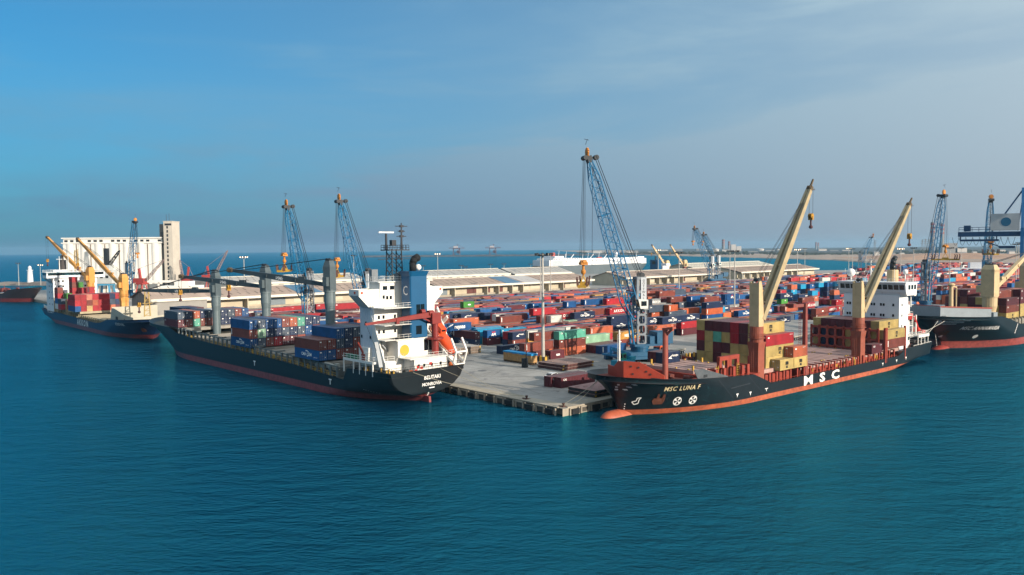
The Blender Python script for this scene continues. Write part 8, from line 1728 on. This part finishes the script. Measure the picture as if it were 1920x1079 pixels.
157,163,2w2;224,163,2t4;294,163,2w4;307,163,2m4;355,163,2r4;412,163,2m2;424,163,2r4;424,163,3r4;437,163,3s2;456,163,3t2;539,163,2m4;539,163,3b4;597,163,2m4;642,163,3k4;655,163,3n4;668,163,3b4;706,163,3r4;782,163,3w2;801,163,3b4;820,163,3s4;
858,163,3k4;921,163,2n4;24,166,0w4;24,166,1b4;112,166,2s4;132,166,2b2;138,166,2n4;151,166,2n4;170,166,2w4;195,166,2n4;303,166,2r4;315,166,2w4;341,166,2w4;366,166,2w2;398,166,2b4;410,166,2s2;494,166,3m2;551,166,2r4;612,166,2s4;612,166,3m4;
650,166,3t4;768,166,3r4;793,166,3r4;812,166,3w4;831,166,3r2;863,166,3b4;913,166,3r4;926,166,2m4;43,174,2w4;94,174,2r4;126,174,2m4;139,174,2w2;177,174,1w4;189,174,2s4;215,174,2n4;227,174,2y2;234,174,2n4;304,174,2y4;316,174,2t2;335,174,2b4;
348,174,2m4;361,174,2n4;418,174,2w4;468,174,3r2;491,174,3s2;548,174,3m4;618,174,3s4;688,174,3o4;713,174,3t4;751,174,3b2;796,174,3r4;834,174,3r4;846,174,3s4;929,174,2b2;929,174,3w2;935,174,3o4;948,174,2t4;24,176,0s2;24,176,1w2;31,176,1s4;
43,176,2w2;50,176,2k4;100,176,2s2;107,176,2b4;132,176,2w4;145,176,2w2;189,176,2n2;208,176,2y4;233,176,2n4;246,176,2w4;284,176,2w4;316,176,2y2;322,176,2h2;348,176,2w4;361,176,2n4;373,176,2b4;392,176,2k2;409,176,2s4;421,176,2r4;421,176,3r4;
434,176,2b4;434,176,3s4;472,176,3w4;497,176,3s4;510,176,3w4;548,176,3w4;573,176,3r2;580,176,2k4;580,176,3k4;637,176,3b4;649,176,2r4;662,176,3r4;681,176,3r4;704,176,3r4;767,176,3k2;774,176,2s4;787,176,2o2;787,176,3s2;806,176,3r4;856,176,3o4;
882,176,3w4;894,176,3s2;932,176,2b4;945,176,3m4;970,176,2b4;72,179,2m2;104,179,2s2;129,179,2m4;142,179,2n4;155,179,2b2;174,179,1n4;187,179,2o4;199,179,2m4;225,179,2h4;275,179,2b4;301,179,2n2;307,179,2w4;320,179,2w4;383,179,2o4;396,179,2n4;
421,179,2r4;567,179,3t4;662,179,2s4;713,179,3t4;827,179,3b4;840,179,3b4;910,179,3k4;935,179,3w4;967,179,3w4;979,179,3r4;24,181,0r4;24,181,1r4;94,181,2r4;126,181,2y2;158,181,2o4;171,181,1r4;183,181,1r4;183,181,2r4;210,181,2m4;223,181,2w4;
248,181,2d4;261,181,2w4;273,181,2m4;305,181,2b2;343,181,2w4;356,181,2m4;369,181,2w4;400,181,2k4;413,181,2n2;489,181,3r4;521,181,3b4;533,181,2r4;546,181,2s4;597,181,3m4;609,181,3o4;698,181,3b4;717,181,3r4;742,181,3b4;863,181,3o4;24,184,0w4;
24,184,1r4;37,184,2r4;125,184,2n4;144,184,2r2;151,184,2m4;163,184,2t4;176,184,2r2;183,184,2b4;208,184,2m2;214,184,2o4;259,184,2b2;278,184,2n2;284,184,2r4;307,184,2w4;332,184,2o4;345,184,2y2;352,184,2o4;371,184,2r4;383,184,2w2;390,184,2n4;
402,184,2n4;415,184,2y4;428,184,2r4;440,184,3r4;453,184,3r4;478,184,3b4;491,184,3m4;541,184,2w4;554,184,3m4;580,184,3r4;602,184,3s4;615,184,3m4;660,184,3b2;673,184,2n4;720,184,3r4;771,184,3s4;803,184,3r4;911,184,3n2;930,184,3r4;953,184,3m4;
24,190,0w4;24,190,1r4;81,190,2w2;88,190,2s4;138,190,2b4;176,190,2o4;224,190,2m4;237,190,2s4;293,190,2w2;331,190,2o4;344,190,2w2;350,190,2n2;357,190,2w4;369,190,2h2;382,190,2t4;408,190,2t2;427,190,2k4;427,190,3n4;439,190,2r4;439,190,3n4;
478,190,3o4;553,190,2r4;553,190,3k4;579,190,3b4;617,190,3s4;655,190,3b4;680,190,2b4;680,190,3b4;724,190,3r2;769,190,3o4;857,190,3b4;889,190,3r4;959,190,3b4;1004,190,3t4;24,192,0m4;24,192,1r4;24,192,2w4;62,192,1s4;62,192,2w4;75,192,2w4;
87,192,2w2;100,192,2b2;107,192,2k2;139,192,2n2;158,192,2w4;170,192,2r4;183,192,2b4;196,192,2o4;208,192,2b4;221,192,2b4;234,192,2w4;265,192,2m4;278,192,2m4;291,192,2h2;387,192,2k4;425,192,2r4;463,192,3t2;508,192,3m2;520,192,2r4;565,192,3m4;
603,192,3r4;641,192,3n2;679,192,3b4;736,192,3r4;762,192,3r4;882,192,3o4;933,192,3w4;983,192,3s2;24,195,0r2;24,195,1w2;31,195,2r4;62,195,2r4;75,195,2s2;107,195,2s4;240,195,2w2;260,195,2m2;266,195,2r4;279,195,2h4;291,195,2n4;367,195,2m2;
374,195,2t2;393,195,2n4;406,195,2r4;418,195,2r4;463,195,3r4;498,195,3o4;530,195,3m4;542,195,3b4;580,195,3k4;599,195,3w2;644,195,3k2;650,195,2s4;705,195,3b4;717,195,3r4;743,195,3b4;768,195,3m4;873,195,3m4;937,195,3b4;969,195,3n4;
1007,195,3k4;24,197,0w4;24,197,1b4;24,197,2k4;37,197,2k4;87,197,2w2;164,197,2r4;177,197,2b2;241,197,2n4;253,197,2k4;285,197,2d4;298,197,2m2;304,197,2n2;349,197,2m4;374,197,2w4;387,197,2n4;425,197,2b4;425,197,3k4;463,197,3b2;544,197,3m4;
556,197,3n4;569,197,3b4;594,197,3k2;748,197,3m4;857,197,3r4;939,197,3s4;24,200,0r2;24,200,1r2;24,200,2w2;43,200,2r2;75,200,2r4;94,200,2b4;123,200,2w4;149,200,2w4;200,200,2r4;213,200,2r4;226,200,2o4;238,200,2n4;276,200,2b2;302,200,2t4;
315,200,2b2;340,200,2w4;353,200,2k4;366,200,2r2;423,200,2w4;423,200,3o4;435,200,3k4;448,200,3w2;454,200,3b4;518,200,3k4;543,200,3r4;626,200,3m4;638,200,3b4;651,200,3w4;664,200,2r4;714,200,3r4;739,200,3b2;797,200,3o2;803,200,3b2;842,200,3k4;
867,200,3n4;968,200,3o4;24,206,0b2;771,206,3b4;790,206,3m4;803,206,3r2;809,206,3w4;834,206,3r4;952,206,3k4;971,206,3s4;24,208,0m2;24,208,1r2;56,208,1b4;762,208,3o4;794,208,3r4;826,208,3w4;851,208,3w2;896,208,3s4;934,208,3w4;24,211,0w4;
24,211,1m4;56,211,1r4;785,211,3m4;848,211,3s4;931,211,3w4;963,211,3r4;1001,211,3r4;332,213,1o4;784,213,3r4;809,213,3s2;816,213,3s4;854,213,3t2;860,213,3w4;873,213,2o4;937,213,3o2;956,213,3b2;1001,213,3m2;24,216,0m4;24,216,1r4;49,216,1r4;
148,216,1m4;174,216,1r4;346,216,1w4;359,216,1y4;776,216,3m2;814,216,3o4;858,216,3r4;989,216,3r4;24,224,0k4;24,224,1w4;68,224,1b4;144,224,1n4;156,224,1n2;163,224,1w4;176,224,1w4;201,224,1m4;213,224,1r4;350,224,1w2;356,224,1b4;369,224,1m2;
849,224,3s2;856,224,3m2;862,224,3r4;875,224,3r4;919,224,2r4;919,224,3m4;938,224,3b4;951,224,3r4;1001,224,3b4;24,226,0s2;31,226,1r4;75,226,1w4;119,226,1s4;132,226,1y2;145,226,1y4;158,226,1n4;183,226,1m4;209,226,1k4;221,226,1b4;297,226,1h4;
310,226,1y4;361,226,1m4;449,226,1n4;777,226,3m2;815,226,3r4;860,226,3r4;911,226,2n4;965,226,3k4;24,229,0r2;24,229,1m2;61,229,1r4;73,229,1w2;124,229,1m4;137,229,1m4;156,229,1m2;162,229,1y4;175,229,1m4;207,229,1w2;213,229,1b4;296,229,1r2;
309,229,1r4;321,229,1s4;360,229,1t4;372,229,1w4;410,229,1w4;423,229,1o4;448,229,1b4;762,229,2o4;782,229,3t2;788,229,3r4;813,229,3s4;826,229,3r4;851,229,3t4;921,229,2t2;991,229,3b4;24,231,0w4;24,231,1r4;37,231,1w4;62,231,1m4;106,231,1b4;
119,231,1r4;132,231,1w2;138,231,1k2;145,231,1k2;151,231,1m4;164,231,1n2;170,231,1m4;183,231,1h4;196,231,1w2;202,231,1h2;221,231,1d2;297,231,1m4;322,231,1h4;335,231,1b4;360,231,1w4;373,231,1m4;417,231,1n4;430,231,1n2;436,231,1n4;449,231,1n4;
462,231,1m4;765,231,2w2;828,231,3s4;892,231,3w4;905,231,3r4;917,231,3s4;942,231,3r4;24,234,0w2;24,234,1r2;57,234,1w4;70,234,1w4;89,234,1r4;114,234,1r4;127,234,1t4;140,234,1w4;152,234,1t2;159,234,1n4;171,234,1y4;184,234,1r4;197,234,1t4;
209,234,1w4;222,234,1o4;247,234,1h2;254,234,1r4;266,234,1r4;285,234,1r4;298,234,1m4;325,234,1y4;337,234,1w4;381,234,1y2;394,234,1w4;407,234,1o4;420,234,1n4;432,234,1r4;451,234,1r2;458,234,1o4;766,234,2b4;766,234,3b4;779,234,2r4;856,234,3m2;
875,234,3r4;970,234,3b4;24,240,0r2;24,240,1k2;43,240,1b4;81,240,1b2;88,240,1k4;100,240,1r4;113,240,1w4;126,240,1w4;148,240,1r4;161,240,1b2;167,240,1w4;190,240,1b4;209,240,1b4;221,240,1w2;228,240,1r4;240,240,1n4;253,240,1r4;266,240,1t2;
272,240,1h4;285,240,1h4;310,240,1b4;323,240,1d4;345,240,1y4;358,240,1o4;371,240,1b2;377,240,1w4;390,240,1m2;396,240,1d4;423,240,1k2;429,240,1s2;436,240,1m4;455,240,1n4;467,240,1r4;480,240,1b4;771,240,1w2;771,240,2o2;796,240,2s4;952,240,2s2;
24,242,0m4;24,242,1k4;37,242,1k4;49,242,1w4;62,242,1r4;75,242,1r4;100,242,1r4;126,242,1r2;133,242,1m4;146,242,1n4;184,242,1r2;215,242,1w4;228,242,1k4;247,242,1k2;254,242,1n4;266,242,1b4;279,242,1b4;292,242,1r4;314,242,1w4;327,242,1w2;
333,242,1n4;346,242,1y4;359,242,1n4;378,242,1r2;384,242,1w4;410,242,1m4;435,242,1r2;441,242,1b4;454,242,1b2;460,242,1m4;473,242,1k4;771,242,2w4;784,242,3t4;887,242,3r4;974,242,3s4;24,245,0m4;24,245,1b4;37,245,1r2;75,245,1m4;94,245,1r4;
107,245,1s4;119,245,1r2;126,245,1o2;132,245,1b4;145,245,1w2;152,245,1k4;164,245,1w4;177,245,1w4;189,245,1w2;196,245,1w4;242,245,1n4;268,245,1n4;281,245,1d4;294,245,1w4;306,245,1d4;319,245,1r4;332,245,1w4;344,245,1s2;363,245,1r4;383,245,1o4;
395,245,1n4;408,245,1m4;420,245,1r4;443,245,1r4;456,245,1m2;462,245,1n4;481,245,1b4;852,245,3t2;985,245,3r4;998,245,3m2;34,247,1r2;92,247,1r4;105,247,1w4;140,247,1w2;147,247,1m2;153,247,1n4;166,247,1w2;173,247,1n4;185,247,1m4;216,247,1m2;
223,247,1w4;236,247,1w4;248,247,1w2;280,247,1y4;305,247,1m2;318,247,1w4;344,247,1r4;356,247,1r4;369,247,1t4;388,247,1n4;407,247,1m4;432,247,1r4;445,247,1b4;458,247,1r4;470,247,1b4;762,247,2t2;788,247,2r4;788,247,3s4;819,247,2m2;826,247,2r4;
858,247,2s4;858,247,3b4;870,247,3r2;896,247,3k4;953,247,3r4;972,247,3r2;30,250,1r4;66,250,1m4;78,250,1r4;104,250,1m4;116,250,1s4;129,250,1n2;135,250,1n4;148,250,1b4;161,250,1s2;167,250,1n4;180,250,1n4;192,250,1d4;205,250,1r4;218,250,1r4;
230,250,1y2;237,250,1m4;250,250,1n2;269,250,1r4;281,250,1n4;317,250,1n4;348,250,1d4;374,250,1n4;386,250,1b4;399,250,1o4;418,250,1r4;431,250,1o4;443,250,1w4;456,250,1s2;463,250,1k4;475,250,1s4;488,250,1s4;500,250,1w2;638,250,1r4;765,250,2t4;
765,250,3b4;787,250,2r2;854,250,2r4;899,250,3m4;943,250,3r4;987,250,2r4;1006,250,3m4;24,256,0m4;764,256,2r2;784,256,2k4;784,256,3m4;796,256,2r2;796,256,3r2;828,256,2m4;841,256,2r4;841,256,3t4;878,256,2t4;891,256,3r4;904,256,3k4;929,256,3o4;
967,256,3m4;24,258,0r4;941,258,3s2;954,258,3w4;979,258,3n4;1004,258,2o4;1004,258,3k4;24,261,0r4;765,261,2o4;778,261,2w2;797,261,3m4;809,261,3n4;835,261,3m2;917,261,3b4;936,261,3s4;993,261,3s4;24,263,0r4;760,263,2t4;785,263,2w4;798,263,3b2;
830,263,3r4;843,263,3b2;855,263,3w4;881,263,3m4;893,263,3r2;970,263,3r4;24,266,0r2;31,266,0r2;772,266,2m4;784,266,2r4;784,266,3b4;881,266,3b2;919,266,3n2;976,266,3r4;1001,266,3s4;24,271,0b4;762,271,2r2;769,271,2s4;769,271,3o4;781,271,2s4;
781,271,3r4;800,271,3w4;870,271,3m4;882,271,3n4;908,271,3w4;920,271,3r4;24,273,0r2;826,273,3m4;839,273,3o4;858,273,3k4;940,273,3n4;978,273,3m4;24,276,0s4;49,276,0r4;290,276,0n4;809,276,3s4;822,276,3t4;835,276,3r4;860,276,3r4;929,276,3o4;
974,276,3t4;24,279,0k2;31,279,0m2;37,279,0s2;56,279,0r2;63,279,0r4;279,279,0b4;292,279,0r4;330,279,0r4;368,279,0w4;762,279,1m4;762,279,2r4;775,279,2m4;825,279,3b4;24,281,0r4;37,281,0w4;56,281,0r4;68,281,0r4;293,281,0d4;331,281,0n4;
343,281,0n4;369,281,0w4;381,281,0w4;407,281,0t2;781,281,2s4;876,281,3w2;902,281,3r4;927,281,3t4;965,281,3r4;360,34,1w4;373,34,0r4;373,34,1k4;373,34,2r4;385,34,0m2;385,34,1r2;385,34,2s2;392,34,0n2;392,34,1m2;398,34,0o4;398,34,1n4;398,34,2r4;
411,34,0m2;411,34,1r2;417,34,0w2;417,34,1m2;417,34,2s2;417,34,3b2;424,34,0k4;424,34,1w4;424,34,2k4;437,34,0w2;437,34,1r2;437,34,2b2;437,34,3w2;360,37,0w2;360,37,1m2;367,37,1s4;379,37,2n4;392,37,2r4;424,37,2w4;436,37,2w4;449,37,3r4;
392,39,2r4;392,39,3o4;404,39,2b2;424,39,2r4;436,39,2k4;360,42,0r4;373,42,1m4;373,42,2w4;411,42,2n4;423,42,2s2;430,42,2r4;442,42,2o4;455,42,2w4;360,44,0r4;373,44,1w4;385,44,2s4;398,44,2m4;398,44,3b4;423,44,2r4;436,44,2r4;436,44,3w4;
448,44,3o2;455,44,2k4;468,44,3b4;360,50,0s2;360,50,1o2;367,50,0r2;367,50,1m2;386,50,1o2;392,50,1w4;392,50,2r4;392,50,3s4;405,50,3m4;437,50,2k4;475,50,3r2;494,50,3r4;360,53,0o4;360,53,1k4;360,53,2b4;373,53,1o2;373,53,2r2;379,53,2r4;
392,53,2w2;443,53,2m4;455,53,2b4;481,53,3s4;360,55,0m4;360,55,1m4;373,55,2k4;385,55,2r4;398,55,2r4;442,55,3w4;"""
def yard():
    rows = []
    for e in YARD.replace('\n', '').strip(';').split(';'):
        s, t, r = e.split(','); o = 'B' if r.endswith('b') else 'A'; L = 40 if r[2] == '4' else 20; lg = r[3] if len(r) > 3 and r[3] != 'b' else ''
        ls, lt = (LEN[L], WID) if o == 'A' else (WID, LEN[L]); c = ST(float(s) + ls / 2, float(t) + lt / 2, QUAY + .03 + HGT * int(r[0]))
        q = c - Vector((0, 0, CAM_H)); u = q.dot(CR) / q.dot(_f); rows.append((u, c, int(r[0]), r[1], L, lg, o, cdesc(r[1], L, lg)))
    rows.sort(key=lambda r: r[0]); tot, seen = {}, {}
    for r in rows: k = (r[7], r[2]); tot[k] = tot.get(k, 0) + 1
    lay = ['on the yard ground', 'second yard layer', 'third yard layer', 'fourth yard layer', 'fifth yard layer']
    num = lambda n: ORD[n - 1] if n <= 12 else f'{n}th' if n % 10 not in (1, 2, 3) or n < 14 else f"{n}{['st', 'nd', 'rd'][n % 10 - 1]}"
    random.seed(19)
    for u, c, k, code, L, lg, o, d in rows:
        key = (d, k); seen[key] = seen.get(key, 0) + 1
        lab = f"{d}, {lay[k]}" + (f", {num(seen[key])} from the left" if tot[key] > 1 else ', the only one')
        container(c, A_YAW if o == 'A' else B_YAW + math.pi, code, L, lg, lab, 'containers standing in the yard')
    # everything beyond those nearest: past counting, one object
    mb = MB(); codes = list(CC); idx = {c: i for i, c in enumerate(codes)}; nW = len(codes); ca, sa = math.cos(A_YAW), math.sin(A_YAW)
    for e in YARD_FAR.replace('\n', '').strip(';').split(';'):
        s, t, r = e.split(','); L = LEN[40 if r[2] == '4' else 20]; i = idx[r[1]]; c = ST(float(s) + L / 2 + random.uniform(-.2, .2), float(t) + WID / 2, QUAY + .03 + HGT * int(r[0]))
        W_ = lambda x, y, z: (c.x + x * ca - y * sa, c.y + x * sa + y * ca, c.z + z); x, y, h = L / 2, WID / 2, HGT - .04
        n = 6 if L > 7 else 3; top = []; P = [(-x, -y), (-x, y), (x, y), (x, -y)]
        for k in range(n * 2): xx = x - 2 * x * (k + .5) / (2 * n); P.append((xx, -y + (.07 if k % 2 else 0)))
        m = len(P); mb.add([W_(a, b, 0) for a, b in P] + [W_(a, b, h) for a, b in P], [tuple(range(m, 2 * m))] + [(k, (k + 1) % m, m + (k + 1) % m, m + k) for k in range(m)], i)
        mb.add([W_(*p) for p in ((-x, -y - .01, h - .16), (x, -y - .01, h - .16), (x, -y - .01, h), (-x, -y - .01, h))], [(0, 1, 2, 3)], nW + 1)
        q = random.random()
        if q < .34: a = random.uniform(-x * .5, x * .3); w = random.uniform(1.2, 3.4) if L > 7 else 1.2; z = random.uniform(.9, 1.5); mb.add([W_(*p) for p in ((a, -y - .03, z), (a + w, -y - .03, z), (a + w, -y - .03, z + .6), (a, -y - .03, z + .6))], [(0, 1, 2, 3)], nW)
        elif q < .5: mb.add([W_(*p) for p in ((-x + .5, -y - .03, .5), (-x + .8, -y - .03, .5), (-x + .8, -y - .03, 2.2), (-x + .5, -y - .03, 2.2))], [(0, 1, 2, 3)], nW)
    for c, yaw, code, L_ in FAR_EXTRA:
        x, y, h = LEN[L_] / 2, WID / 2, HGT - .04; ca2, sa2 = math.cos(yaw), math.sin(yaw); P = [(-x, -y), (x, -y), (x, y), (-x, y)]
        mb.add([(c.x + a * ca2 - b * sa2, c.y + a * sa2 + b * ca2, c.z + z) for z in (0, h) for a, b in P], [(4, 5, 6, 7), (0, 1, 5, 4), (1, 2, 6, 5), (2, 3, 7, 6), (3, 0, 4, 7)], idx[code])
    ms = [mat('far_box_' + CC[c][1].replace(' ', '_').replace('-', '_'), CC[c][0], .6, .22, .35, rust=.3, rustcol='#5c3a2a', streak=(1, 1, 1)) for c in codes] + [mat('faded_white_marks', '#bdbab2', .6, .1), mat('dusty_top_rail', '#6b625b', .8, .2)]
    tag(mb.build('stacked_containers', ms), kind='stuff')
yard()
# ------------------------------------------------------------------ the air: one closed box of even haze round the whole place
def haze():
    mb = MB(); mb.bb(-10900, 10900, -10900, 10900, -1.6, 86); m = bpy.data.materials.new('haze_air'); m.use_nodes = True; n, l = m.node_tree.nodes, m.node_tree.links; n.clear(); o = n.new('ShaderNodeOutputMaterial'); v = n.new('ShaderNodeVolumePrincipled')
    v.inputs['Color'].default_value = (.36, .64, .86, 1); v.inputs['Density'].default_value = .00006; v.inputs['Anisotropy'].default_value = .1; l.new(v.outputs[0], o.inputs['Volume']); ob = mb.build('haze', m); tag(ob, kind='stuff')
haze()
